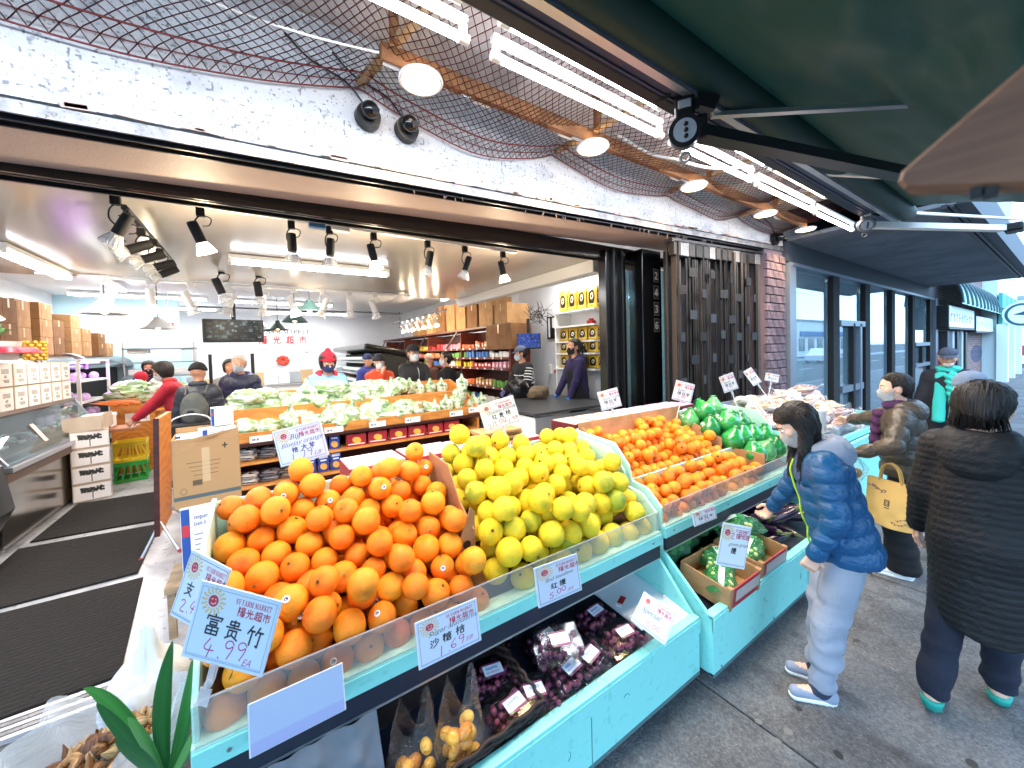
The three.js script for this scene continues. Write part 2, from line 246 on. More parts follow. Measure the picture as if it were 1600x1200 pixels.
// lintel: stucco beam, channel, soffit, black door header
const LY = (x) => 2.93 + 0.045 * x;
{
  const x0 = -4.2, x1 = 6.43, nx = 90, t = T('lintel', 'white stuccoed lintel beam with peeling paint over the wide shop opening', 'beam');
  P(t, 'stucco_face', sheet((u, v) => { const x = lerp(x0, x1, u), w = 0.006 * n3(x * 3, v * 5, 2) + 0.003 * n3(x * 17, v * 22, 5); return V(x, lerp(LY(x) + 0.05, 3.78, v), -2.42 + w); }, nx, 10, (x1 - x0), 0.8), MT.stucco);
  P(t, 'core', sheet((u, v) => V(lerp(x0, x1, u), lerp(LY(lerp(x0, x1, u)) + 0.03, 3.78, v), -2.45), 2, 1), MT.white);
  P(t, 'end_face', B(0.02, 0.62, 0.6, x1, 3.48, -2.74), MT.stucco);
  const edge = []; { const r = rng(5); for (let k = 0; k < 70; k++) { const x = lerp(x0 + 0.1, x1 - 0.1, r()), w = 0.03 + 0.12 * r(); edge.push(B(w, 0.012 + 0.02 * r(), 0.006, x, LY(x) + 0.05 + 0.012 * r(), -2.411, 0, 0, 0.045 + (r() - 0.5) * 0.15)); } }
  P(t, 'flaking_edge', edge, mt(0xb9a096, 0.9));
  const shred = []; { const r = rng(9); for (let k = 0; k < 34; k++) { const x = 0.6 + 4.4 * Math.pow(r(), 0.8), L = 0.02 + 0.05 * r(); shred.push(moved(new THREE.ConeGeometry(0.005 + 0.006 * r(), L, 5), x, LY(x) - 0.035 - L / 2, -2.44 - 0.03 * r(), Math.PI, 0, (r() - 0.5) * 0.9)); } }
  P(t, 'paint_shred', shred, mt(0x6f625a, 0.9));
  const slope = Math.atan(0.045), L = (x1 - x0) / Math.cos(slope), cx = (x0 + x1) / 2;
  const railAt = (w, h, dy, z) => B(L, h, w, cx, LY(cx) + dy, z, 0, 0, slope);
  P(t, 'channel', [railAt(0.1, 0.03, 0.012, -2.47), railAt(0.012, 0.055, 0.005, -2.416)], MT.aluWorn);
  P(t, 'channel_lip', [railAt(0.012, 0.05, -0.012, -2.455), railAt(0.012, 0.05, -0.012, -2.52)], MT.darkMetal);
  P(t, 'soffit_board', B(L, 0.03, 0.56, cx, LY(cx) + 0.012, -2.8, 0, 0, slope), MT.soffitPink);
}
{
  const t = T('door_header', 'long black sliding door header with grooves below the pinkish soffit', 'door header', [0, 0, 0]);
  const y = 2.93, hd = (w, h, dy, z) => B(8.6, h, w, -0.1, y + dy - 0.0015, z, 0, 0, 0.014);
  P(t, 'header_box', hd(0.2, 0.11, 0.0, -3.16), MT.blackGloss);
  P(t, 'rail', hd(0.02, 0.14, -0.01, -3.05), MT.blackGloss); P(t, 'rail', hd(0.02, 0.13, -0.012, -3.1), MT.black); P(t, 'rail', hd(0.02, 0.13, -0.012, -3.2), MT.black);
}
// black entrance pillar with number plates, glass panels, folding gate
{
  const t = T('entrance_pillar', 'black metal clad entrance pillar with vertical number plates', 'pillar', [3.3, 0, -3.05]);
  P(t, 'jamb', RB(0.34, 2.98, 0.12, 0.01, 0.17, 1.49, 0), MT.blackGloss); P(t, 'jamb_rib', B(0.03, 2.98, 0.05, 0.1, 1.49, 0.07), MT.black); P(t, 'jamb_rib', B(0.03, 2.98, 0.05, 0.24, 1.49, 0.07), MT.black);
  P(t, 'glass_strip', B(0.13, 2.6, 0.01, 0.42, 1.5, -0.02), MT.tintGlass);
  P(t, 'column', RB(0.36, 3.02, 0.3, 0.012, 0.67, 1.51, 0.03), MT.blackGloss);
  const num = ['2', '4', '3', '6'];
  num.forEach((c, i) => { const tx = canvasTex(64, 96, (g, w, h) => { g.fillStyle = '#0c0c0d'; g.fillRect(0, 0, w, h); g.strokeStyle = '#777'; g.lineWidth = 4; g.strokeRect(2, 2, w - 4, h - 4); g.fillStyle = '#b9b9b6'; g.font = 'bold 76px sans-serif'; g.textAlign = 'center'; g.fillText(c, w / 2, 76); }); const p = P(t, 'number_plate', new THREE.PlaneGeometry(0.1, 0.16).translate(0.74, 2.72 - i * 0.2, 0.184), mt(0xffffff, 0.4, { map: tx })); p.castShadow = false; });
  const w = T('glass_side_panel', 'tall greenish glass panel in a black frame between pillar and gate', 'window', [4.16, 0, -3.05]);
  P(w, 'pane', B(0.5, 2.7, 0.01, 0.25, 1.5, 0), MT.tintGlass); P(w, 'frame', [B(0.5, 0.12, 0.08, 0.25, 2.94, 0), B(0.5, 0.12, 0.08, 0.25, 0.1, 0)], MT.blackGloss); P(w, 'stile', B(0.05, 3, 0.08, 0.52, 1.5, 0), MT.blackGloss);
  const d = T('closed_shutter_panel', 'dark closed shutter panel behind the folding gate', 'shutter', [5.28, 0, -2.85]);
  P(d, 'panel', B(1.2, 3.1, 0.05, -0.02, 1.55, 0), MT.blackMatte); for (let k = 0; k < 5; k++) P(d, 'rib', B(0.04, 3.1, 0.03, -0.5 + k * 0.24, 1.55, 0.04), MT.black);
}
{ // folding gate, bunched: many upright bars with short staggered plates
  const t = T('folding_security_gate', 'bunched dark metal folding security gate hanging beside the shop entrance', 'gate', [0, 0, -2.5]);
  const xs = (u) => lerp(3.78, 5.78, u), r = rng(77);
  P(t, 'end_post', B(0.05, 3.06, 0.06, 3.86, 1.53, 0), mt(0x3d342e, 0.55, { metalness: 0.4 })); P(t, 'end_post', B(0.05, 3.12, 0.06, 5.76, 1.56, 0), mt(0x5d5148, 0.55, { metalness: 0.4 }));
  const steel = [mt(0x241f1d, 0.5, { metalness: 0.3 }), mt(0x141211, 0.55, { metalness: 0.3 }), mt(0x38322e, 0.45, { metalness: 0.4 })];
  for (let k = 0; k < 46; k++) { const u = (k + 0.5 + (r() - 0.5) * 0.7) / 46, x = xs(u), z = (r() - 0.5) * 0.12, lean = (r() - 0.5) * 0.03; P(t, 'upright_bar', B(0.012 + 0.014 * r(), 2.9, 0.02, x, 1.55 + 0.05 * u, z, 0, r() * 1.5, lean * 0.4), steel[k % 3]); }
  for (let k = 0; k < 46; k++) { const u = (Math.floor(k / 5) * 0.105 + 0.06 + (r() - 0.5) * 0.02), x = xs(clamp(u, 0, 0.97)), y = 0.45 + (k % 5) * 0.5 + (Math.floor(k / 5) % 2) * 0.22 + r() * 0.04; P(t, 'cross_plate', B(0.1 + 0.06 * r(), 0.1, 0.012, x, y, 0.05 + 0.02 * r(), 0, (r() - 0.5) * 0.6, 0), steel[k % 2]); }
  for (let k = 0; k < 14; k++) { const u = (k + 0.5) / 14, x = xs(u); P(t, 'hanger_bracket', RB(0.1 + 0.05 * r(), 0.16, 0.07, 0.006, x, 2.93 + 0.1 * u, 0.01), k % 4 === 1 ? MT.aluWorn : steel[k % 2]); }
  P(t, 'top_rail', B(2.1, 0.04, 0.09, 4.8, 3.06, 0, 0, 0, 0.045), MT.darkMetal);
  P(t, 'wall_panel', B(1.9, 2.9, 0.02, 4.85, 1.5, -0.16), mt(0x24201f, 0.6, { metalness: 0.3 }));
}
{ // brick pier of separate bricks
  const t = T('brick_pier', 'narrow purplish brick pier under the end of the white lintel', 'pier', [5.83, 0, -2.42]);
  P(t, 'mortar_core', B(0.585, 3.2, 0.4, 0.3, 1.6, -0.21), MT.brickMortar);
  const r = rng(31), bricks = [0, 1, 2, 3].map((k) => RB(0.192 - 0.004 * k, 0.1, 0.05, 0.006, 0, 0, 0)), half = [0, 1].map((k) => RB(0.094 - 0.003 * k, 0.1, 0.05, 0.006, 0, 0, 0));
  for (let row = 0; row < 27; row++) { const off = row % 2, n = off ? 4 : 3; for (let k = 0; k < n; k++) { const isHalf = off && (k === 0 || k === 3), x = off ? (k === 0 ? 0.05 : k === 3 ? 0.555 : 0.2 + (k - 1) * 0.2) : 0.1 + k * 0.2; const b = P(t, 'brick', isHalf ? half[row % 4 > 1 ? 1 : 0] : bricks[(row + k) % 4], brickTone[Math.floor(r() * 5)]); b.position.set(x, 0.07 + row * 0.115, 0.0 + (r() - 0.5) * 0.012); b.rotation.z = (r() - 0.5) * 0.02; } }
}
// ---------- neighbour: glazed shopfront under a dark canopy ----------
{
  const z = -2.45, t = T('neighbour_shopfront', 'glazed neighbouring shopfront with dark mullions reflecting the street', 'shopfront', [0, 0, z]);
  const frame = mt(0x7b8591, 0.4, { metalness: 0.5 }), mull = mt(0x0f1012, 0.8);
  P(t, 'header', B(10.2, 0.34, 0.16, 11.5, 3.22, 0), mt(0x363b44, 0.6)); P(t, 'head_trim', B(9.9, 0.05, 0.1, 11.5, 3.02, 0.05), frame); P(t, 'sill', B(9.9, 0.3, 0.14, 11.5, 0.15, 0), mull);
  P(t, 'jamb', B(0.22, 3.05, 0.14, 6.58, 1.52, 0.02), frame); P(t, 'jamb', B(0.3, 3.05, 0.2, 16.4, 1.52, 0.02), frame);
  for (const [a, b] of [[8.25, 8.55], [10.0, 10.3], [11.88, 12.15], [13.78, 14.05], [15.78, 16.05]]) P(t, 'mullion', B(b - a, 2.76, 0.16, (a + b) / 2, 1.64, 0), mull);
  for (const [a, b] of [[6.68, 8.2], [8.6, 9.95], [10.35, 11.8], [12.2, 13.7], [14.1, 15.7]]) P(t, 'pane', B(b - a, 2.72, 0.012, (a + b) / 2, 1.66, 0.005), MT.mirrorGlass);
  P(t, 'transom', B(1.35, 0.1, 0.12, 9.27, 2.2, 0.03), frame); P(t, 'door_stile', B(0.1, 2.1, 0.1, 9.3, 1.15, 0.04), mull); P(t, 'door_stile', B(0.1, 2.1, 0.1, 9.7, 1.15, 0.04), frame);
  P(t, 'door_rail', B(1.2, 0.12, 0.08, 9.27, 1.0, 0.045), frame); P(t, 'transom', B(1.6, 0.09, 0.12, 14.9, 1.75, 0.03), frame); P(t, 'transom', B(1.6, 0.09, 0.12, 14.9, 1.2, 0.03), frame);
  P(t, 'door_stile', B(0.14, 0.5, 0.1, 14.9, 1.47, 0.03), mull);
  S('neighbour_room', [B(9.8, 0.1, 6, 11.5, 0.02, -5.55), B(9.8, 3.4, 0.1, 11.5, 1.7, -8.5), B(9.8, 0.1, 6, 11.5, 3.4, -5.55), B(0.1, 3.4, 6, 6.55, 1.7, -5.55), B(0.1, 3.4, 6, 16.45, 1.7, -5.55)], mt(0x5c6470, 0.8));
  const pn = T('green_window_panel', 'tall green teal panel standing inside the first neighbouring window', 'panel', [7.75, 0.1, -2.75]); P(pn, 'board', RB(0.5, 2.5, 0.05, 0.01, 0, 1.3, 0), mt(0x1f9c8c, 0.5)); P(pn, 'foot', B(0.55, 0.08, 0.3, 0, 0.04, 0), MT.black);
  M('blue_notice', 'blue notice sheet behind the glass door of the neighbour', 'notice', B(0.4, 0.5, 0.01, 8.95, 1.95, -2.6), mt(0x2b72c9, 0.5));
  const c = T('canopy', 'dark flat canopy over the pavement outside the neighbouring shopfront', 'canopy', [0, 0, 0]);
  P(c, 'soffit', B(9.2, 0.05, 1.75, 11.0, 3.36, -1.6), mt(0x6f747b, 0.8, { map: wornTex(0xffffff, 0xb0b0b4, 141, 2, 0.6) })); P(c, 'fascia', B(9.2, 0.42, 0.1, 11.0, 3.54, -0.72), mt(0x3a414b, 0.6)); P(c, 'fascia', B(0.1, 0.42, 1.8, 15.65, 3.54, -1.6), mt(0x3a414b, 0.6));
  P(c, 'edge_gutter', [B(9.2, 0.04, 0.05, 11.0, 3.325, -0.86), B(9.2, 0.03, 0.03, 11.0, 3.32, -0.8)], mt(0x23262b, 0.5)); P(c, 'top', B(9.2, 0.05, 1.75, 11.0, 3.74, -1.6), MT.darkMetal);
  S('neighbour_wall', B(10.2, 5, 0.3, 11.5, 5.9, -2.6), MT.stucco);
}
// ---------- farther shops: barrel awning, hanging signs, brick wall, green shop ----------
{
  const a = T('barrel_awning', 'pale teal ribbed barrel awning over the shop past the canopy', 'awning');
  const x0 = 16.6, x1 = 27, arc = (u, v) => { const th = v * Math.PI / 2; return V(lerp(x0, x1, u), 2.86 + 0.95 * Math.sin(th), -2.38 + 0.5 * Math.cos(th)); };
  P(a, 'fabric', sheet(arc, 20, 12), mt(0xa6d6d3, 0.6, { side: THREE.DoubleSide }));
  for (let k = 0; k <= 12; k++) P(a, 'rib', tube([0, 0.25, 0.5, 0.75, 1].map((v) => { const p = arc(k / 12, v); p.z += 0.02; return p.setY(p.y + 0.02); }), 0.035, 12, 5), mt(0x35525a, 0.5));
  const lettered = (w, h, big) => canvasTex(w, h, (g) => { g.fillStyle = '#e2f2ec'; g.fillRect(0, 0, w, h); const r = rng(big ? 3 : 8); g.lineWidth = big ? 9 : 4; for (let i = 0; i < 9; i++) { g.strokeStyle = ['#5d7f92', '#7d6c9a', '#4d8f8c'][i % 3]; g.beginPath(); const x = w * (0.06 + i * 0.1); g.moveTo(x, h * (0.25 + 0.1 * r())); g.lineTo(x + w * 0.05 * (r() - 0.3), h * 0.75); g.moveTo(x - w * 0.02, h * (0.4 + 0.2 * r())); g.lineTo(x + w * 0.06, h * (0.35 + 0.2 * r())); g.stroke(); } });
  const sb = (label, xa, xb, y0, y1, big) => { const w = xb - xa, h = y1 - y0, o = T('shop_sign', label, 'shop sign', [(xa + xb) / 2, (y0 + y1) / 2, -2.2]); P(o, 'box', RB(w, h, 0.26, 0.02, 0, 0, -0.02), MT.black); P(o, 'face', new THREE.PlaneGeometry(w * 0.97, h * 0.94).translate(0, 0, 0.113), mt(0xffffff, 0.5, { map: lettered(256, 128, big) })); P(o, 'bottom_trim', B(w, 0.04, 0.28, 0, -h / 2 - 0.02, -0.02), MT.darkMetal); };
  sb('long white box sign with big faded lettering under the barrel awning', 16.3, 20.9, 2.2, 2.84, true); sb('smaller plain white box sign farther along under the barrel awning', 21.3, 26, 2.12, 2.68, false);
  const bt = pixTex(256, (u, v) => { const row = Math.floor(v * 16), uu = (u * 6 + (row % 2) * 0.5) % 1, vv = (v * 16) % 1, m = uu < 0.05 || vv < 0.14, k = hash(Math.floor(u * 6 + (row % 2) * 0.5), row, 3); return m ? [0.6, 0.56, 0.55] : mix3([0.56, 0.44, 0.42], [0.44, 0.35, 0.34], k); }, 1.4);
  const bw = T('brick_shop_wall', 'brown brick shop wall with a faded painted oval beyond the barrel awning', 'wall');
  P(bw, 'wall', B(14, 7.4, 0.3, 23.4, 3.7, -2.55), mt(0xffffff, 0.9, { map: bt })); P(bw, 'painted_oval', moved(new THREE.CircleGeometry(1, 32).scale(1.5, 0.36, 1), 24.6, 1.25, -2.395), mt(0x54546e, 0.85, { map: brickWear }));
  for (let k = 0; k < 5; k++) P(bw, 'pilaster', B(0.3, 2.1, 0.22, 17.2 + k * 0.8, 1.05, -2.32), k % 2 ? mt(0xa8b2ba, 0.6) : mt(0x23262b, 0.5)); P(bw, 'doorway', B(3.6, 2.1, 0.1, 18.6, 1.05, -2.42), mt(0x15171b, 0.6)); P(bw, 'hydrant_red_box', B(0.25, 0.5, 0.2, 16.7, 1.25, -2.25), mt(0xb03a3a, 0.6));
  const gs = T('green_shop', 'green boarded shopfront with white columns at the far corner', 'building');
  P(gs, 'wall', B(9, 5.2, 4, 30.6, 2.6, -4.0), mt(0xcfdcd9, 0.8)); for (let k = 0; k < 14; k++) P(gs, 'fascia_board', B(0.6, 1.3, 0.1, 26.3 + k * 0.63, 3.1, -1.9), mt([0x3f9a97, 0x4aa7a0, 0x368d8d][k % 3], 0.6));
  for (const x of [26.2, 29, 32.4]) P(gs, 'column', B(0.5, 2.45, 0.3, x, 1.22, -1.85), mt(0xe8f0f0, 0.7)); for (const x of [27.6, 30.8]) { const w = P(gs, 'window', B(1.9, 1.7, 0.06, x, 1.4, -1.96), mt(0x26303a, 0.15)); P(w, 'bar', B(0.08, 1.7, 0.04, x, 1.4, -1.91), mt(0xdfe9ea, 0.7)); P(w, 'bar', B(1.9, 0.08, 0.04, x, 1.65, -1.906), mt(0xdfe9ea, 0.7)); }
  const rs = T('round_sign', 'round white hanging sign with a dark ring and arrow at right edge', 'shop sign', onX(1597, 491, 26).toArray(), -Math.PI / 2 + 0.3); rs.scale.setScalar(0.55);
  P(rs, 'disc', C(0.95, 0.95, 0.12, 0, 0, 0, Math.PI / 2, 0, 0, 40), mt(0xe8f0ee, 0.5)); P(rs, 'ring', moved(new THREE.TorusGeometry(0.76, 0.08, 8, 40), 0, 0, 0.065), mt(0x1c5a63, 0.5)); P(rs, 'emblem', prism([[-0.45, 0], [0.15, 0.24], [0.08, 0.03], [0.5, 0.08], [0.5, -0.08], [0.08, -0.06]], 0.02).translate(0, 0, 0.065), mt(0x1c4a57, 0.5)); P(rs, 'bracket', B(0.7, 0.06, 0.06, -0.9, 0.5, -0.05), MT.black);
  const w = T('white_corner_building', 'white low building with a red base band at the far end of the pavement', 'building', [50, 0, -4]); P(w, 'wall', B(10, 4.6, 6, 0, 2.3, 0), mt(0xe6edf0, 0.8)); P(w, 'base_band', B(10.06, 0.7, 6.06, 0, 0.95, 0), mt(0xb23a4a, 0.7)); P(w, 'roof', B(10.3, 0.25, 6.3, 0, 4.7, 0), mt(0x8f9aa0, 0.8));
}
// ---------- the other side of the street: what the neighbour's glass mirrors ----------
{
  const house = (name, label, x, w, h, d, c, win) => { const o = T(name, label, 'building', [x, 0, 17 + d / 2]); P(o, 'wall', B(w, h, d, 0, h / 2, 0), mt(c, 0.85)); P(o, 'parapet', B(w + 0.2, 0.3, d + 0.2, 0, h + 0.12, 0), mt(0x8a9095, 0.8)); for (let i = 0; i < win; i++) { const wx = -w / 2 + (i + 0.5) * w / win; P(o, 'window', B(w / win * 0.6, 1.8, 0.1, wx, 1.7, -d / 2 - 0.02), mt(0x27323c, 0.2)); if (h > 5) P(o, 'window', B(w / win * 0.5, 1.3, 0.1, wx, 4.7, -d / 2 - 0.02), mt(0x303a44, 0.2)); } P(o, 'shop_fascia', B(w * 0.9, 0.7, 0.3, 0, 3.2, -d / 2 - 0.1), mt([0x3a6a9a, 0x9a4a42, 0x4c8a70][Math.floor(Math.abs(x)) % 3], 0.7)); };
  house('street_house', 'pale grey two storey building mirrored in the first window', 26, 12, 6.2, 8, 0xbfc6cc, 5); house('street_house', 'low cream shop mirrored in the second window', 39, 12, 4.2, 8, 0xd4cfc2, 4); house('street_house', 'blue grey building mirrored in the middle windows', 53, 14, 6.6, 8, 0x9fb0bd, 5); house('street_house', 'white long building mirrored in the farthest window', 72, 20, 5, 8, 0xd8dcdd, 6);
  house('street_house', 'brown shop row across the road behind the viewer', 8, 18, 5.4, 8, 0x8d7b6c, 6);
  const pole = T('utility_pole', 'wooden utility pole across the road seen only in reflection', 'pole', [30, 0, 12.6]); P(pole, 'shaft', C(0.12, 0.16, 9, 0, 4.5, 0), MT.palePine); P(pole, 'crossarm', B(2, 0.12, 0.1, 0, 8.2, 0), MT.palePine); P(pole, 'wire', [tube([V(-25, 8.2, 0), V(0, 8.25, 0), V(25, 8.1, 0)], 0.02, 12, 4), tube([V(-25, 7.6, 0.1), V(0, 7.7, 0.1), V(25, 7.5, 0.1)], 0.02, 12, 4)], MT.black);
  const tree = T('bare_tree', 'bare street tree across the road seen in the reflections', 'tree', [44, 0, 12.8]); const tr = rng(4), br = []; P(tree, 'trunk', C(0.1, 0.17, 2.4, 0, 1.2, 0), mt(0x4a4038, 0.9)); const grow = (p, d, L, r, n) => { const q = p.clone().addScaledVector(d, L); br.push(rod(p, q, r, 5, r * 0.65)); if (n) for (let k = 0; k < 3; k++) grow(q, d.clone().add(V(tr() - 0.5, tr() * 0.7 - 0.15, tr() - 0.5).multiplyScalar(1.3)).normalize(), L * (0.62 + 0.2 * tr()), r * 0.6, n - 1); }; for (let k = 0; k < 4; k++) grow(V(0, 2.3, 0), V(tr() - 0.5, 0.9, tr() - 0.5).normalize(), 1.1, 0.07, 4); P(tree, 'limbs', br, mt(0x4a4038, 0.9));
  const car = (label, x, z, c) => { const o = T('parked_car', label, 'car', [x, -0.15, z]); P(o, 'body', prism([[-2.1, 0.35], [-2.15, 0.75], [-1.3, 0.9], [-0.7, 1.4], [0.8, 1.42], [1.5, 0.95], [2.1, 0.85], [2.15, 0.4]], 1.6, 0.06).translate(0, 0, -0.8), mt(c, 0.25)); P(o, 'window', prism([[-1.15, 0.92], [-0.65, 1.34], [0.75, 1.36], [1.3, 0.97]], 1.74).translate(0, 0, -0.87), mt(0x11161c, 0.1)); for (const wx of [-1.35, 1.35]) for (const wz of [-0.82, 0.82]) { const w = P(o, 'wheel', C(0.32, 0.32, 0.2, wx, 0.32, wz, Math.PI / 2, 0, 0, 20), MT.blackMatte); P(w, 'rim', C(0.19, 0.19, 0.22, wx, 0.32, wz, Math.PI / 2, 0, 0, 14), MT.alu); } };
  car('silver car on the road mirrored in the shop glass', 33, 9.6, 0xaab2ba); car('dark blue car on the road mirrored in the shop glass', 24, 5.4, 0x25314a); car('white car on the road mirrored farther along the glass', 48, 9.8, 0xdfe3e6);
}

// ---------- awning over the pavement ----------
{
  const t = T('retractable_awning', 'dark green fabric awning stretched over the pavement above the viewer', 'awning');
  const AX0 = -2.6, AX1 = 5.15;
  const fab = sheet((u, v) => { const x = lerp(AX0, AX1 - 0.1, u), zz = lerp(-0.9, 1.7, v), w = 0.03 * Math.sin(x * 3.1 + zz * 1.3 + 2 * n3(x * 0.8, zz * 0.8, 1)) + 0.045 * n3(x * 1.1, zz * 3.4, 4, 3) + 0.022 * n3(x * 1.8 + zz, zz * 7, 7, 5) + 0.01 * n3(x * 4, zz * 15, 9, 6); return V(x, lerp(3.1, 2.62, v) - 0.12 * Math.sin(v * Math.PI) + w * smooth(0, 0.15, v), zz); }, 200, 90, AX1 - AX0, 2.6);
  P(t, 'fabric', fab, mp(0x08362b, 0.95, { transmission: 0.13, thickness: 0, clearcoat: 0.22, clearcoatRoughness: 0.22, side: THREE.DoubleSide, bumpMap: bumpCloth, bumpScale: 0.001 }));
  P(t, 'roller', C(0.075, 0.075, AX1 - AX0, (AX0 + AX1) / 2, 3.06, -0.93, 0, 0, Math.PI / 2, 24), mt(0x10332c, 0.6));
  P(t, 'back_bar', RB(AX1 - AX0, 0.1, 0.06, 0.01, (AX0 + AX1) / 2, 3.03, -1.09), mt(0x2b2d33, 0.4, { metalness: 0.4 }));
  P(t, 'gutter_plate', [B(AX1 - AX0, 0.015, 0.1, (AX0 + AX1) / 2, 3.0, -1.01), B(AX1 - AX0, 0.05, 0.012, (AX0 + AX1) / 2, 3.01, -1.055)], mt(0x39415a, 0.35, { metalness: 0.5 }));
  P(t, 'cover_strip', B(AX1 - AX0, 0.02, 0.035, (AX0 + AX1) / 2, 2.985, -0.985), MT.alu);
  P(t, 'front_bar', RB(AX1 - AX0, 0.1, 0.08, 0.02, (AX0 + AX1) / 2, 2.6, 1.72), MT.alu);
  P(t, 'valance', sheet((u, v) => V(lerp(AX0, AX1, u), lerp(2.56, 2.3, v), 1.76 + 0.02 * Math.sin(u * 120)), 160, 3), mt(0x0d3b33, 0.8, { side: THREE.DoubleSide }));
  const sq = (p, q, w, h, m, n) => P(t, n, bar(p, q, w, h), m);
  // shoulders with round joints and hooks
  const shoulder = (x, y, z, m, k) => {
    const fr = new THREE.Matrix4().lookAt(V(-0.8, -0.25, 0.5), V(0, 0, 0), V(0, 1, 0)).setPosition(x, y, z), put = (g) => { g.scale(k, k, k); g.applyMatrix4(fr); return g; }, disc = (r, h, X, Y, Z) => C(r, r, h, X, Y, Z, Math.PI / 2, 0, 0, 28);
    const s = P(t, 'shoulder_bracket', [put(disc(0.062, 0.075, 0, 0, 0)), put(RB(0.075, 0.1, 0.06, 0.012, 0.0, 0.085, -0.01)), put(RB(0.05, 0.09, 0.05, 0.01, 0.06, 0.01, -0.02)), put(B(0.04, 0.14, 0.03, 0.035, 0.15, -0.03))], m);
    P(s, 'joint_cap', put(disc(0.044, 0.012, 0, 0, 0.04)), MT.alu); for (const dy of [-0.022, 0.0, 0.022]) P(s, 'bolt', put(new THREE.SphereGeometry(0.0095, 10, 8).translate(0.004, dy, 0.047)), MT.blackSteel);
    P(s, 'hook', put(new THREE.TorusGeometry(0.019, 0.006, 6, 16).translate(0.0, -0.095, 0)), MT.aluWorn); P(s, 'window_plate', put(RB(0.05, 0.03, 0.02, 0.004, 0.0, 0.1, 0.025)), MT.alu);
    P(s, 'ring_clamp', put(new THREE.TorusGeometry(0.045, 0.014, 8, 24).translate(-0.09, 0.19, 0.02)), MT.blackSteel); P(s, 'clamp_face', put(disc(0.036, 0.03, -0.09, 0.19, 0.0)), MT.alu); P(s, 'torsion_tube', put(bar(V(-0.08, 0.18, -0.02), V(0.12, 0.09, -0.06), 0.05, 0.05)), MT.blackSteel);
  };
  const b1 = onY(1070, 207, 2.84), b2 = onY(1352, 352, 2.9);
  shoulder(b1.x, b1.y, b1.z, MT.blackSteel, 1.1); shoulder(b2.x, b2.y, b2.z, MT.aluWorn, 0.9);
  const dk = mt(0x33343a, 0.35, { metalness: 0.5 });
  sq(b1.clone().add(V(0.06, 0, 0.03)), onY(1440, 278, 2.76), 0.075, 0.05, dk, 'upper_arm');
  sq(b2.clone().add(V(0.05, 0, 0.03)), onY(1568, 357, 2.9), 0.065, 0.05, MT.white, 'upper_arm');
  P(t, 'elbow', [RB(0.2, 0.08, 0.12, 0.02, ...onY(1585, 356, 2.9).toArray())], MT.blackSteel);
  sq(onY(1112, 180, 2.97), onY(1540, 156, 2.98), 0.03, 0.022, MT.alu, 'tension_rod'); sq(onY(1282, 271, 3.0), onY(1440, 280, 2.96), 0.025, 0.02, MT.white, 'tension_rod'); sq(onY(1352, 328, 3.06), onY(1640, 345, 3.04), 0.025, 0.02, MT.white, 'tension_rod');
}
{ // board close to the viewer
  const pts = [[1408, 278], [1412, 266], [1430, 250], [1606, 98], [1790, -70], [1790, 276], [1600, 280], [1500, 284], [1436, 287], [1416, 286]].map(([a, b]) => { const p = onX(a, b, 0.5); return [p.z, p.y]; });
  const g = prism(pts, 0.02, 0.004).rotateY(-Math.PI / 2); // shape x -> world z
  const b = M('hanging_board', 'brown wooden board with a rounded corner jutting in close to the viewer', 'board', g.translate(0.5 + 0.03, 0, 0), MT.bareHand);
  P(b, 'fixing', [1525, 1545].map((q) => { const p = onX(q, 297, 0.5); return B(0.008, 0.008, 0.008, 0.51, p.y, p.z); }), MT.blackSteel);
}
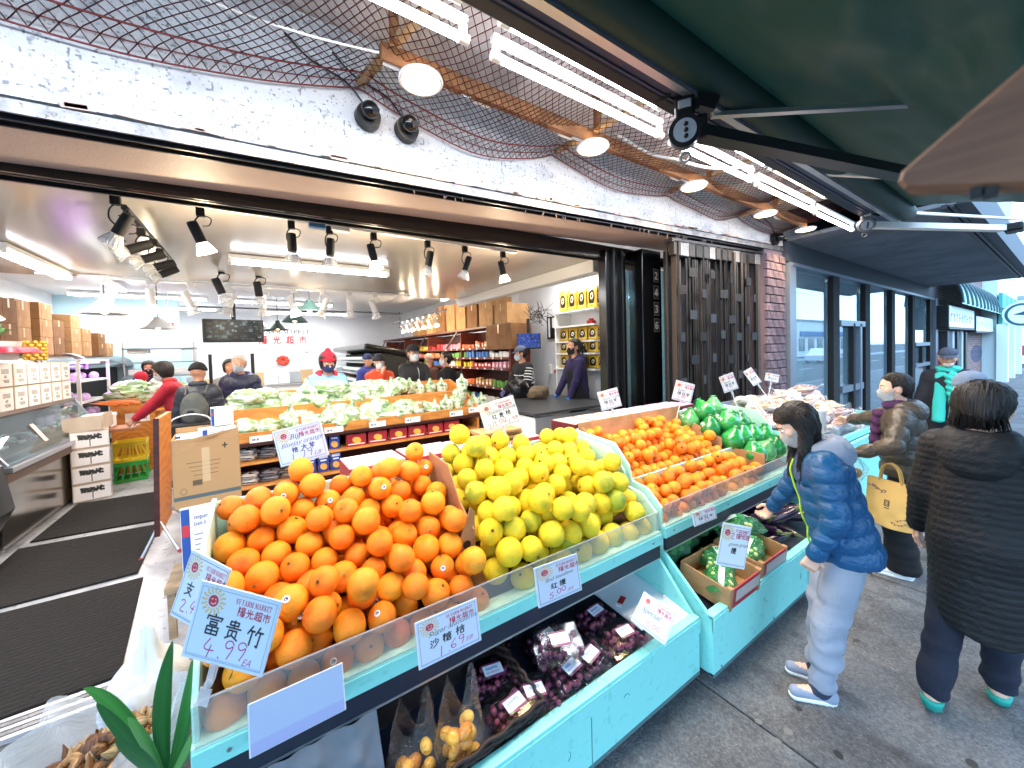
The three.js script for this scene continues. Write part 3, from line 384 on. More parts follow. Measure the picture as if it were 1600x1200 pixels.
// ---------- fluorescent tubes and LED discs under the soffit ----------
function areaLight(name, color, intensity, w, h, pos, tiltX, turnY = 0) { const l = new THREE.RectAreaLight(color, intensity, w, h); l.name = name; l.position.copy(pos); l.rotation.order = 'YXZ'; l.rotation.set(-Math.PI / 2 + tiltX, turnY, 0); scene.add(l); return l; }
const TUBE_OUT = 33;
{
  const tubeLamp = (x0, x1, y, z, warm, label, lit = true) => {
    const t = T('fluorescent_tube', label, 'fluorescent light', [(x0 + x1) / 2, y, z], 0, 'fluorescent tubes under the awning'), L = x1 - x0;
    P(t, 'glass_tube', C(0.019, 0.019, L - 0.08, 0, 0, 0, 0, 0, Math.PI / 2, 14), warm ? MT.tubeWarm : MT.tubeLamp);
    for (const s of [-1, 1]) P(t, 'lamp_holder', [C(0.024, 0.024, 0.05, s * (L / 2 - 0.02), 0, 0, 0, 0, Math.PI / 2, 12), B(0.03, 0.05, 0.03, s * (L / 2 - 0.02), 0.035, 0)], MT.white);
    P(t, 'batten', RB(L, 0.03, 0.045, 0.006, 0, 0.085, 0), MT.whiteGloss);
    if (lit) areaLight('tube_light', warm ? 0xffe2b4 : 0xf1f5ff, TUBE_OUT, L - 0.1, 0.07, V((x0 + x1) / 2, y - 0.03, z - 0.01), 0.2);
  };
  [[-1.9, -0.62], [-0.55, 0.86], [1.0, 2.34], [2.46, 3.66], [3.75, 5.05], [5.12, 6.36]].forEach(([a, b], i) => tubeLamp(a, b, 3.3 - 0.004 * i, -1.58 - 0.01 * i, false, 'bright white tube in the row nearest the lintel, ' + ['far left', 'second', 'third', 'fourth', 'fifth', 'last'][i] + ' from the left'));
  [[-0.4, 0.75], [0.95, 2.1], [2.3, 3.5], [3.6, 4.8]].forEach(([a, b], i) => tubeLamp(a, b, 3.32, -1.44, i === 3, 'white tube in the row nearer the awning, ' + ['first', 'second', 'third', 'fourth'][i] + ' from the left', i % 2 === 0));
  [[0.3, 1.05], [1.95, 3.0], [4.3, 5.5]].forEach(([a, b], i) => {
    const t = T('strip_light', 'warm strip light in an open metal reflector, ' + ['first', 'second', 'third'][i] + ' along the awning bar', 'strip light', [(a + b) / 2, 3.36, -1.24], 0, 'warm strip lights along the awning bar'), L = b - a;
    P(t, 'reflector', [B(L, 0.012, 0.2, 0, 0.06, 0), B(L, 0.07, 0.01, 0, 0.03, 0.1), B(L, 0.07, 0.01, 0, 0.03, -0.1), B(0.01, 0.08, 0.2, -L / 2, 0.03, 0), B(0.01, 0.08, 0.2, L / 2, 0.03, 0)], MT.whiteGloss);
    for (const z of [-0.045, 0.045]) P(t, 'glass_tube', C(0.016, 0.016, L - 0.06, 0, 0.02, z, 0, 0, Math.PI / 2, 12), MT.tubeWarm);
    areaLight('strip_lamp', 0xffdba6, TUBE_OUT * 0.5, L - 0.1, 0.12, V((a + b) / 2, 3.345, -1.24), 0.3);
  });
  const beam = T('lamp_beam', 'brown wooden beam carrying the round LED lamps under the netting', 'beam', [0, 0, 0]);
  P(beam, 'plank', RB(5.6, 0.1, 0.045, 0.004, 3.4, 3.46, -2.08), MT.beamWood);
  for (const x of [0.68, 2.2, 3.75, 5.2]) { P(beam, 'cross_batten', bar(V(x - 0.12, 3.47, -2.4), V(x + 0.1, 3.56, -1.7), 0.05, 0.03), MT.palePine); P(beam, 'hanger', B(0.04, 0.28, 0.04, x - 0.02, 3.64, -2.03), MT.beamWood); }
  [[0.82, 0], [2.18, 1], [3.54, 2], [5.03, 3], [6.2, 4]].forEach(([x, i]) => {
    const z = -2.08, y = 3.39, w = ['first', 'second', 'third', 'fourth', 'last'][i], t = T('disc_lamp', 'glowing round LED disc lamp, ' + w + ' from the left below the wooden beam', 'disc lamp', [x, y, z], 0, 'round LED lamps on the wooden beam');
    P(t, 'diffuser', C(0.105, 0.105, 0.008, 0, -0.006, 0, 0, 0, 0, 36), MT.ledDisc); P(t, 'rim', lathe([[0.104, 0.014], [0.12, 0.01], [0.125, -0.004], [0.116, -0.012], [0.104, -0.008]], 36), MT.whiteGloss); P(t, 'clip', B(0.1, 0.008, 0.02, -0.16, 0.016, 0), MT.alu);
    const l = new THREE.SpotLight(0xffd8a0, 5, 0, 1.2, 0.5); l.name = 'disc_light'; l.position.set(x, y - 0.02, z); l.target.position.set(x, 0, z); l.shadow.radius = 5; scene.add(l, l.target);
    if (i < 4) { const d = T('lamp_driver', 'small white driver box wired to the ' + w + ' disc lamp', 'driver box', [x + (i === 1 ? -0.22 : 0.42), 3.45, -2.1]); if (i === 1 || i === 2) d.position.x = x - 0.24; P(d, 'housing', RB(0.13, 0.07, 0.07, 0.006, 0, 0, 0), MT.white); const s = d.position.x > x ? -1 : 1; P(d, 'cable', tube([V(s * 0.065, -0.01, 0), V(s * 0.13, -0.05, 0.02), V(s * 0.2, -0.02, 0), V(s * 0.28, -0.05, 0.01)], 0.005, 20, 5), MT.white); }
  });
  // conduit looping off the beam
  M('conduit', 'grey flexible conduit curving from the beam to the awning bracket', 'conduit', tube([V(2.35, 3.5, -2.0), V(2.7, 3.42, -1.95), V(2.75, 3.3, -1.75), V(2.95, 3.22, -1.6), V(3.4, 3.3, -1.5)], 0.012, 40, 6), mt(0xb9b6b0, 0.5));
}
// ---------- red netting hung under the soffit ----------
{
  const t = T('netting', 'dark red diamond netting sagging below the soffit and over the lintel', 'netting');
  const sup = [-2.0, 0.56, 2.05, 3.6, 5.05, 6.4];
  const P2 = (x, s) => { // s: 0 at the lintel edge .. 1 outer edge
    let k = 0; while (k < sup.length - 2 && x > sup[k + 1]) k++;
    const w = clamp((x - sup[k]) / (sup[k + 1] - sup[k]), 0, 1), sag = Math.pow(Math.sin(w * Math.PI), 0.8), deep = [0.22, 0.17, 0.13, 0.1, 0.08][k];
    const z = lerp(-2.41 + 0.02 * sag, -1.3, s), y = lerp(3.44 - deep * sag, 3.64, Math.pow(s, 0.6)) - 0.07 * Math.sin(s * Math.PI) * (0.4 + sag) + 0.02 * n3(x * 2.2, s * 4, 3);
    return V(x, y, z + 0.004);
  };
  const x0 = -1.6, x1 = 6.35, cell = 0.047, span = 1.2, thin = [], edge = [], nS = Math.round(span / cell), r = rng(15);
  const strand = (xs, dir) => { const pts = []; for (let j = 0; j <= nS; j += 1) { const s = j / nS, x = xs + dir * j * cell * 0.9 + 0.012 * n3(xs * 3, j * 0.5, dir) + 0.05 * Math.sin(s * 5 + xs * 1.3); if (x < x0 || x > x1) continue; pts.push(P2(x, s)); } if (pts.length > 2) thin.push(ribbon(pts, 0.0025)); };
  function ribbon(pts, rad) { // three sided strand
    const pos = [], idx = [], nor = []; pts.forEach((p, i) => { const a = pts[Math.max(0, i - 1)], b = pts[Math.min(pts.length - 1, i + 1)], d = b.clone().sub(a).normalize(), u = Math.abs(d.y) > 0.9 ? V(1, 0, 0) : V(0, 1, 0), s1 = d.clone().cross(u).normalize(), s2 = s1.clone().cross(d); for (let k = 0; k < 3; k++) { const c = Math.cos(k * 2.0944), s = Math.sin(k * 2.0944), n = s1.clone().multiplyScalar(c).addScaledVector(s2, s); nor.push(n.x, n.y, n.z); pos.push(p.x + n.x * rad, p.y + n.y * rad, p.z + n.z * rad); } });
    for (let i = 0; i < pts.length - 1; i++) for (let k = 0; k < 3; k++) { const a = i * 3 + k, b = i * 3 + (k + 1) % 3; idx.push(a, b, a + 3, b, b + 3, a + 3); }
    const g = new THREE.BufferGeometry(); g.setAttribute('position', new THREE.Float32BufferAttribute(pos, 3)); g.setAttribute('normal', new THREE.Float32BufferAttribute(nor, 3)); g.setIndex(idx); return g;
  }
  for (let k = -30; k < 175; k++) { strand(x0 + k * cell * 1.15, 1); strand(x0 + k * cell * 1.15, -1); }
  tag(P(t, 'mesh_strand', thin, mt(0x8a3c42, 0.8)), null, null, null, 'stuff');
  const run = (s, rad) => { const pts = []; for (let i = 0; i <= 120; i++) pts.push(P2(lerp(x0, x1, i / 120), s)); return tube(pts, rad, 240, 5); };
  P(t, 'gathered_edge', [run(0.0, 0.0045), run(0.03, 0.003), run(0.09, 0.005)], mt(0x6e2c2c, 0.85));
  P(t, 'rope', (() => { const pts = []; const a = onY(250, -30, 3.42), b = onY(592, 82, 3.43); for (let i = 0; i <= 30; i++) pts.push(a.clone().lerp(b, i / 30).add(V(0, -0.03 * Math.sin(i / 30 * Math.PI), 0))); return tube(pts, 0.0055, 60, 5); })(), MT.white, 'white twisted rope');
}
// ---------- dome cameras on the lintel ----------
{
  const dome = (x, y, w, label) => { const t = T('dome_camera', label, 'security camera', [x, y, -2.41]); P(t, 'base', C(w, w * 1.08, 0.05, 0, 0, 0.025, Math.PI / 2, 0, 0, 28), MT.black); P(t, 'ball', new THREE.SphereGeometry(w * 0.74, 24, 16).translate(0, 0.01, 0.075), MT.blackGloss); P(t, 'lens', C(w * 0.3, w * 0.3, 0.02, 0.02, -0.01, 0.075 + w * 0.7, Math.PI / 2 - 0.3, 0, 0.2, 18), mt(0x2a2c30, 0.15)); P(t, 'cable', tube([V(-0.02, w, 0.02), V(-0.12, w + 0.1, 0.015), V(-0.3, w + 0.16, 0.01), V(-0.42, w + 0.25, 0.012)], 0.006, 24, 5), MT.black); };
  const a = onZ(573, 187, -2.42), b = onZ(633, 207, -2.42), c = onZ(1210, 375, -2.42);
  dome(a.x, a.y, 0.07, 'left one of two black dome cameras on the lintel'); dome(b.x, b.y, 0.07, 'right one of two black dome cameras on the lintel'); dome(c.x - 0.06, c.y, 0.08, 'black dome camera at the right end of the lintel above the pier');
}

// ---------- fruit stands ----------
const ZL = -1.395; // front lip
function stand(name, label, x0, x1, zf, opt = {}) {
  const t = T(name, label, 'fruit stand'), L = x1 - x0, cx = (x0 + x1) / 2, lift = opt.lift ?? 0;
  P(t, 'front_rail', RB(L, 0.062, 0.045, 0.004, cx, 0.712 + lift, ZL), MT.teal); P(t, 'rail_ledge', B(L, 0.012, 0.07, cx, 0.748 + lift, ZL - 0.02), MT.tealPale);
  P(t, 'price_rail', B(L - 0.03, 0.075, 0.02, cx, 0.64 + lift, ZL + 0.004), MT.navy); P(t, 'price_rail_trim', B(L - 0.02, 0.008, 0.026, cx, 0.6 + lift, ZL + 0.004), MT.alu);
  P(t, 'clear_lip', B(L - 0.02, 0.125, 0.004, cx, 0.815 + lift, ZL + 0.012, -0.06), MT.lip); P(t, 'lip_edge', B(L - 0.02, 0.004, 0.0055, cx, 0.8785 + lift, ZL + 0.008), MT.milkFilm);
  const side = (x, m, n = 'side_panel') => P(t, n, prism([[-1.4, 0.6 + lift], [-1.4, 0.86 + lift], [-1.5, 0.95 + lift], [-1.62, 0.97 + lift], [-1.64, 1.06 + lift], [-1.76, 1.19 + lift], [-2.18, 1.22 + lift], [-2.18, 0.6 + lift]].map(([a, b]) => [-a, b]), 0.016).rotateY(Math.PI / 2).translate(x, 0, 0), m);
  side(x0 + 0.002, MT.tealPale); side(x1 - 0.018, MT.tealPale);
  P(t, 'tray_floor', bar(V(cx, 0.67 + lift, ZL - 0.02), V(cx, 1.0 + lift, -2.16), L - 0.04, 0.02), MT.cardDark); P(t, 'back_board', B(L, 0.6, 0.02, cx, 0.9 + lift, -2.19), MT.tealPale);
  // lower bin
  const ft = 0.36 + (opt.fl ?? 0);
  P(t, 'lower_fascia', B(L, ft - 0.055, 0.022, cx, (ft + 0.055) / 2, zf), MT.teal); P(t, 'lower_lip', [RB(L, 0.022, 0.05, 0.004, cx, ft, zf - 0.01), B(L, 0.07, 0.012, cx, ft - 0.04, zf + 0.013)], MT.teal);
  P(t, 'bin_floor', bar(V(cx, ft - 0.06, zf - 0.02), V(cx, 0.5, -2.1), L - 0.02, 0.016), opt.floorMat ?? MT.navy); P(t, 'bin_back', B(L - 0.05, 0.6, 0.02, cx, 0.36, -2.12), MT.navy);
  for (const x of [x0 + 0.012, x1 - 0.012]) P(t, 'bin_side', prism([[-zf, 0.06], [-zf, ft - 0.01], [-ZL - 0.0, 0.6 + lift], [2.1, 0.6 + lift], [2.1, 0.06]], 0.02).rotateY(Math.PI / 2).translate(x - 0.01, 0, 0), MT.teal);
  for (const x of [x0 + 0.2, x1 - 0.02]) for (const z of [zf - 0.1, -1.95]) { const c = P(t, 'caster', C(0.05, 0.05, 0.028, x, 0.05, z, 0, 0, Math.PI / 2, 20), MT.blackMatte); P(c, 'fork', [B(0.012, 0.07, 0.04, x - 0.024, 0.075, z), B(0.012, 0.07, 0.04, x + 0.024, 0.075, z), B(0.06, 0.012, 0.06, x, 0.112, z)], MT.alu); }
  for (const k of [0.04, 0.35, 0.66, 0.96]) P(t, 'screw', [C(0.006, 0.006, 0.004, x0 + L * k, 0.712 + lift, ZL + 0.0235, Math.PI / 2, 0, 0, 10), C(0.006, 0.006, 0.004, x0 + L * k, ft - 0.3, zf + 0.012, Math.PI / 2, 0, 0, 10)], MT.aluWorn); P(t, 'board_joint', [B(0.004, ft - 0.1, 0.003, cx + 0.25, (ft + 0.02) / 2, zf + 0.0115), B(L, 0.003, 0.003, cx, ft - 0.078, zf + 0.0115)], mt(0x4a8f8c, 0.8)); P(t, 'grime_edge', B(L, 0.02, 0.024, cx, 0.058, zf), mt(0x4f6f70, 0.9));
  P(t, 'scuff_mark', [0.3, 0.55, 0.72].map((k) => moved(new THREE.TorusGeometry(0.02, 0.0014, 4, 14, 2.4), x0 + L * k, ft - 0.12 - 0.06 * ((k * 7) % 1), zf + 0.0125, 0, 0, k * 9)), mt(0x4a8f94, 0.6));
  return t;
}
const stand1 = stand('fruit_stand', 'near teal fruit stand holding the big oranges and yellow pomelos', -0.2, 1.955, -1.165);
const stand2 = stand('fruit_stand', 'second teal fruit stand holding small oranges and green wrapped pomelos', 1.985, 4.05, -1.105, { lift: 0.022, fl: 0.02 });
{ // the step board and cardboard backs of the second stand
  P(stand2, 'step_board', B(1.35, 0.12, 0.016, 2.72, 0.915, -1.665), MT.tealPale);
  P(stand2, 'tray_floor', B(2.0, 0.01, 0.5, 3.02, 0.9, -1.93, 0.3), MT.cardDark);
}
// third stand of loose bags further along, seen between the shoppers
{
  const t = T('fruit_stand', 'far teal stand of clear bagged goods beside the brick pier', 'fruit stand'), x0 = 4.2, x1 = 6.2, cx = 5.2;
  P(t, 'front_rail', B(2, 0.06, 0.04, cx, 0.85, -1.35), MT.teal); P(t, 'front_panel', B(2, 0.78, 0.03, cx, 0.43, -1.3), MT.teal); P(t, 'tray_floor', bar(V(cx, 0.8, -1.36), V(cx, 1.02, -2.15), 2, 0.02), mt(0x6f7f9c, 0.6)); P(t, 'clear_lip', B(2, 0.16, 0.004, cx, 0.95, -1.35), MT.acrylic); P(t, 'back_board', B(2, 0.45, 0.02, cx, 1.0, -2.2), mt(0x6f7f9c, 0.5)); for (const x of [x0, x1]) P(t, 'side_panel', B(0.02, 1.0, 0.9, x, 0.5, -1.76), MT.teal);
}
// cardboard dividers of the heaps
{
  const c = T('cardboard_divider', 'cut cardboard divider between the big oranges and the yellow pomelos', 'cardboard', [0.81, 0, 0]);
  P(c, 'side_flap', prism([[1.66, 0.83], [1.58, 1.02], [1.72, 1.1], [1.86, 1.26], [2.12, 1.28], [2.1, 0.9]], 0.006).rotateY(Math.PI / 2), MT.card); P(c, 'front_flap', prism([[0, 0.83], [0.0, 1.1], [-0.02, 1.12], [-0.08, 0.98], [-0.14, 0.83]], 0.006).translate(0.015, 0, -1.6), MT.card); P(c, 'hand_hole', moved(new THREE.CircleGeometry(0.02, 16), -0.03, 0.95, -1.592), MT.black);
  const d = T('cardboard_tray', 'open cardboard tray around the back heap of small oranges', 'cardboard', [0, 0, 0]);
  P(d, 'back_wall', B(1.3, 0.24, 0.008, 2.66, 1.17, -2.12, -0.05, 0, 0), MT.card); P(d, 'side_wall', prism([[1.7, 1.0], [1.72, 1.1], [2.1, 1.26], [2.1, 0.98]], 0.008).rotateY(Math.PI / 2).translate(2.02, 0, 0), MT.card); P(d, 'side_wall', prism([[1.72, 0.98], [1.72, 1.05], [2.1, 1.2], [2.1, 0.98]], 0.008).rotateY(Math.PI / 2).translate(3.3, 0, 0), MT.card);
  const e = M('cardboard_edge', 'worn cardboard edge standing behind the clear lip by the small oranges', 'cardboard', [B(0.008, 0.14, 0.3, 3.36, 0.9, -1.56)], MT.card);
}
// ---------- fruit ----------
function fruitGeo(seed, r, squash, bump, dimple) {
  const g = new THREE.SphereGeometry(1, 26, 18), p = g.attributes.position, v = V();
  for (let i = 0; i < p.count; i++) { v.fromBufferAttribute(p, i); let k = 1 + 0.025 * n3(v.x * 1.3 + seed, v.y * 1.3, v.z * 1.3, seed) + bump * n3(v.x * 5, v.y * 5 + seed, v.z * 5, seed + 1); const top = smooth(0.82, 1, v.y), bot = smooth(0.86, 1, -v.y); k -= dimple * top + dimple * 0.7 * bot; p.setXYZ(i, v.x * k * r, v.y * k * r * squash, v.z * k * r); }
  g.computeVertexNormals(); // close the seam
  const n = g.attributes.normal; for (let j = 0; j <= 18; j++) { const a = j * 27, b = a + 26; for (const c of ['X', 'Y', 'Z']) { const m = (n['get' + c](a) + n['get' + c](b)) / 2; n['set' + c](a, m); n['set' + c](b, m); } } return g;
}
const peelBump = pixTex(256, (u, v) => { const x = u * 40, y = v * 40, a = vnoise(x * 2, y * 2, 80, 211); return 0.5 + 0.5 * (a - 0.5); }, 1, false); peelBump.repeat.set(3, 1.6);
const peelTex = (a, b, s, spots) => { const t = pixTex(128, (u, v) => { const f = fbm(u, v, 4, 4, s), q = fbm(u, v, 24, 2, s + 5); let c = mix3(hex3(a), hex3(b), smooth(0.35, 0.75, f)); if (spots && q > 0.72) c = mix3(c, [0.55, 0.42, 0.15], (q - 0.72) * spots); return c; }, 1); return t; };
const orangeM = [[0xff9c14, 0xff8a07], [0xff8f0c, 0xfb7d05], [0xffa41a, 0xff920a], [0xff8708, 0xf67204]].map(([a, b], i) => mt(0xffffff, 0.36, { map: peelTex(a, b, 220 + i, 1.2), bumpMap: peelBump, bumpScale: 0.0035 }));
const mandM = [[0xff9412, 0xfb7e08], [0xffa21c, 0xff8c0c], [0xfd880e, 0xf27206]].map(([a, b], i) => mt(0xffffff, 0.38, { map: peelTex(a, b, 230 + i, 1.5), bumpMap: peelBump, bumpScale: 0.003 }));
const greenTint = (a, b, s, amt) => pixTex(128, (u, v) => { const f = fbm(u, v, 3, 4, s), q = fbm(u, v, 30, 2, s + 5), gr = smooth(0.42, 0.75, f + amt * (0.55 - v)); let c = mix3(hex3(a), hex3(b), gr); if (q > 0.68) c = mix3(c, [0.6, 0.56, 0.2], (q - 0.68) * 1.5); return c; }, 1);
const pomM = [[0xffde20, 0xf6d41e, 0.05], [0xffd81e, 0xdccb24, 0.25], [0xffe430, 0xf8da24, -0.05], [0xf8dc26, 0xb8ba2c, 0.5]].map(([a, b, k], i) => mt(0xffffff, 0.42, { map: greenTint(a, b, 240 + i, k), bumpMap: peelBump, bumpScale: 0.0045 }));
const limeM = mt(0xffffff, 0.42, { map: greenTint(0xb9bf2c, 0x7f9a2c, 249, 0.3), bumpMap: peelBump, bumpScale: 0.0045 });
const scarM = [mt(0x6a5a1e, 0.8), mt(0x3f3a1c, 0.85), mt(0x8a7a36, 0.8)];
const scarGeo = (() => { const s = new THREE.Shape(); for (let k = 0; k < 10; k++) { const a = k / 10 * 6.283, r = k % 2 ? 0.0028 : 0.0056; k ? s.lineTo(r * Math.cos(a), r * Math.sin(a)) : s.moveTo(r, 0); } return new THREE.ExtrudeGeometry(s, { depth: 0.003, bevelEnabled: true, bevelSize: 0.0008, bevelThickness: 0.0008, bevelSegments: 1 }).rotateX(-Math.PI / 2); })();
const stickTex = canvasTex(48, 48, (g) => { g.fillStyle = '#fbfaf4'; g.fillRect(0, 0, 48, 48); g.fillStyle = '#2a2f55'; g.beginPath(); g.ellipse(24, 24, 15, 10, 0, 0, 7); g.fill(); g.fillStyle = '#f4f2ee'; g.beginPath(); g.ellipse(21, 22, 5, 4, 0, 0, 7); g.fill(); g.fillStyle = '#c9503a'; g.fillRect(14, 35, 20, 3); });
const stickTexD = canvasTex(48, 48, (g) => { g.fillStyle = '#2b1c16'; g.fillRect(0, 0, 48, 48); g.fillStyle = '#d9a040'; g.font = 'bold 18px sans-serif'; g.fillText('S', 18, 31); });
const capGeo = (R0, a) => { const g = new THREE.SphereGeometry(R0, 14, 4, 0, Math.PI * 2, 0, a), p = g.attributes.position, uv = g.attributes.uv, m = R0 * Math.sin(a); for (let i = 0; i < p.count; i++) uv.setXY(i, 0.5 + 0.5 * p.getX(i) / m, 0.5 + 0.5 * p.getZ(i) / m); return g; };
const stickM = mt(0xffffff, 0.4, { map: stickTex }), stickDM = mt(0xffffff, 0.4, { map: stickTexD });

// drop a heap of balls on a sloping bed and let overlaps push apart
function heap(seed, region, bed, layers, r0, jitter, keep2) {
  const r = rng(seed), balls = [], [x0, x1, z0, z1] = region; // z0 front (nearer street), z1 back
  for (let l = 0; l < layers; l++) {
    const px = r0 * 1.93, pz = r0 * 1.6; let row = 0;
    for (let z = z0 - r0; z > z1 + r0 * 0.3; z -= pz, row++) for (let x = x0 + r0 + ((row + l) % 2) * r0; x < x1 - r0 * 0.8; x += px) {
      if (l && r() > keep2 / l) continue;
      const q = r0 * (1 + (r() - 0.5) * 0.16), xx = x + (r() - 0.5) * jitter * r0, zz = z + (r() - 0.5) * jitter * r0 - l * r0 * 0.5;
      balls.push({ x: xx, z: zz, y: bed(xx, zz) + q + l * r0 * 1.5, r: q });
    }
  }
  for (let it = 0; it < 150; it++) {
    if (it < 110) for (const b of balls) b.y -= 0.0012;
    for (let i = 0; i < balls.length; i++) for (let j = i + 1; j < balls.length; j++) {
      const a = balls[i], b = balls[j], s = a.r + b.r, dx = b.x - a.x; if (Math.abs(dx) > s) continue; const dz = b.z - a.z; if (Math.abs(dz) > s) continue; const dy = b.y - a.y, d2 = dx * dx + dy * dy + dz * dz; if (d2 >= s * s || d2 < 1e-9) continue;
      const d = Math.sqrt(d2), m = (s - d) * 0.5 / d; a.x -= dx * m * 0.8; b.x += dx * m * 0.8; a.z -= dz * m * 0.8; b.z += dz * m * 0.8; a.y -= dy * m; b.y += dy * m;
    }
    for (const b of balls) { b.x = clamp(b.x, x0 + b.r, x1 - b.r); b.z = clamp(b.z, z1 + b.r * 0.4, z0 - b.r); const f = bed(b.x, b.z) + b.r; if (b.y < f) b.y = f; }
  }
  // keep what can be seen from the pavement in front, from where the viewer stands or a step to either side
  return balls.filter((b) => [-0.6, 0, 0.6].some((ex) => { const e = V(ex, EYE, 0), c = V(b.x, b.y, b.z), d = e.clone().sub(c).normalize(), s = d.clone().cross(V(0, 1, 0)).normalize(), u = s.clone().cross(d); for (let k = 0; k < 17; k++) { const q = k ? (k > 8 ? 0.92 : 0.55) * b.r : 0, a = k * 0.785, p = c.clone().addScaledVector(s, q * Math.cos(a)).addScaledVector(u, q * Math.sin(a)).addScaledVector(d, Math.sqrt(Math.max(0, b.r * b.r - q * q))), w = e.clone().sub(p), L = w.length(); w.multiplyScalar(1 / L); if (!balls.some((o) => { if (o === b) return false; const ox = o.x - p.x, oy = o.y - p.y, oz = o.z - p.z, t = ox * w.x + oy * w.y + oz * w.z; return t > 0 && ox * ox + oy * oy + oz * oz - t * t < o.r * o.r * 0.98; })) return true; } return false; }));
}
function spill(balls, seed, name, geos, mats, r0, { label, stickerLabel, group, category, stickers = 0, dark = false, scarSize = 1 }) {
  const r = rng(seed), toEye = V(), xs = balls.map((b) => b.x), zs = balls.map((b) => b.z), [xa, xb, za, zb] = [Math.min(...xs), Math.max(...xs), Math.max(...zs), Math.min(...zs)];
  for (const b of balls) {
    const o = new THREE.Mesh(geos[Math.floor(r() * geos.length)], mats[Math.floor(r() * mats.length)]); o.name = numbered(name); o.position.set(b.x, b.y, b.z); o.scale.setScalar(b.r / r0);
    o.quaternion.setFromEuler(new THREE.Euler(r() * 6.28, r() * 6.28, r() * 6.28)); scene.add(o);
    const sc = new THREE.Mesh(scarGeo, scarM[Math.floor(r() * 3)]); sc.name = 'stem_scar'; sc.position.y = geos[0].userData.top; sc.scale.setScalar(scarSize); o.add(sc);
    const st = r() < stickers, zone = ['front', 'middle', 'top'][clamp(Math.floor((za - b.z) / (za - zb + 1e-6) * 3), 0, 2)] + ' ' + ['left', 'centre', 'right'][clamp(Math.floor((b.x - xa) / (xb - xa + 1e-6) * 3), 0, 2)]; tag(o, (st ? stickerLabel : label) + ', ' + zone + ' part', category, group + (st ? ' with stickers, ' : ', ') + zone + ' part');
    if (st) { const k = new THREE.Mesh(geos[0].userData.cap, dark ? stickDM : stickM); k.name = 'sticker'; toEye.set(-b.x + (r() - 0.5) * 1.6, EYE - b.y + (r() - 0.3), -b.z + (r() - 0.5)).normalize(); k.quaternion.copy(o.quaternion.clone().invert().multiply(new THREE.Quaternion().setFromUnitVectors(V(0, 1, 0), toEye))); o.add(k); }
  }
}
const geoSet = (r, squash, bump, dimple, capA, seeds) => seeds.map((s) => { const g = fruitGeo(s, r, squash, bump, dimple); g.userData.top = r * squash * (1 - dimple) - 0.001; g.userData.cap = capGeo(r * 1.035, capA); return g; });
const tilt = (a, b, z0, z1, hump = 0, mid = 0, w = 1) => (x, z) => a + (b - a) * clamp((z0 - z) / (z0 - z1), 0, 1) + hump * Math.exp(-(((x - mid) / w) ** 2)) * Math.sin(clamp((z0 - z) / (z0 - z1), 0, 1) * Math.PI * 0.75);
{
  const gO = geoSet(0.054, 0.98, 0.006, 0.05, 0.2, [1, 2, 3, 4]), bed = tilt(0.69, 1.03, -1.41, -2.1, 0.03, 0.45, 0.5);
  spill(heap(11, [-0.18, 0.805, -1.402, -2.12], bed, 3, 0.0545, 0.45, 0.8), 12, 'orange', gO, orangeM, 0.054, { label: 'big navel orange in the near left heap', stickerLabel: 'stickered big navel orange in the near left heap', group: 'big oranges of the near left heap', category: 'orange', stickers: 0.11 });
  const gP = geoSet(0.061, 1.0, 0.01, 0.035, 0.15, [5, 6, 7, 8]), bedP = tilt(0.69, 1.06, -1.41, -2.1, 0.045, 1.25, 0.5);
  spill(heap(21, [0.83, 1.93, -1.402, -2.14], bedP, 3, 0.061, 0.5, 0.72), 22, 'yellow_pomelo', gP, pomM, 0.061, { label: 'yellow pomelo in the middle heap', group: 'yellow pomelos of the middle heap', category: 'pomelo', scarSize: 1.3 });
  for (const [x, y, z] of [[1.72, 0.9, -1.52], [1.3, 0.81, -1.475]]) { const o = M('green_pomelo', 'greenish unripe pomelo among the yellow ones by the clear lip', 'pomelo', gP[1].clone(), limeM, 'greenish pomelos among the yellow'); o.position.set(x, y + 0.06, z); P(o, 'stem_scar', scarGeo.clone().translate(0, 0.054, 0), scarM[0]); }
  const gM = geoSet(0.044, 0.93, 0.008, 0.06, 0.17, [9, 10, 11, 12]), bedF = tilt(0.72, 0.84, -1.41, -1.65), bedB = tilt(0.9, 1.06, -1.68, -2.1, 0.03, 2.7, 0.6);
  const small = { label: 'small orange in the lower tier of the second stand', stickerLabel: 'dark stickered small orange in the lower tier of the second stand', group: 'small oranges, lower tier', category: 'orange', stickers: 0.1, dark: true };
  spill(heap(31, [2.0, 3.34, -1.402, -1.655], bedF, 2, 0.0445, 0.5, 0.8), 32, 'small_orange', gM, mandM, 0.044, small);
  spill(heap(41, [2.04, 3.28, -1.675, -2.11], bedB, 2, 0.0445, 0.5, 0.4), 42, 'small_orange', gM, mandM, 0.044, { ...small, label: 'small orange in the upper tier before the cardboard', stickerLabel: 'dark stickered small orange in the upper tier before the cardboard', group: 'small oranges, upper tier' });
}
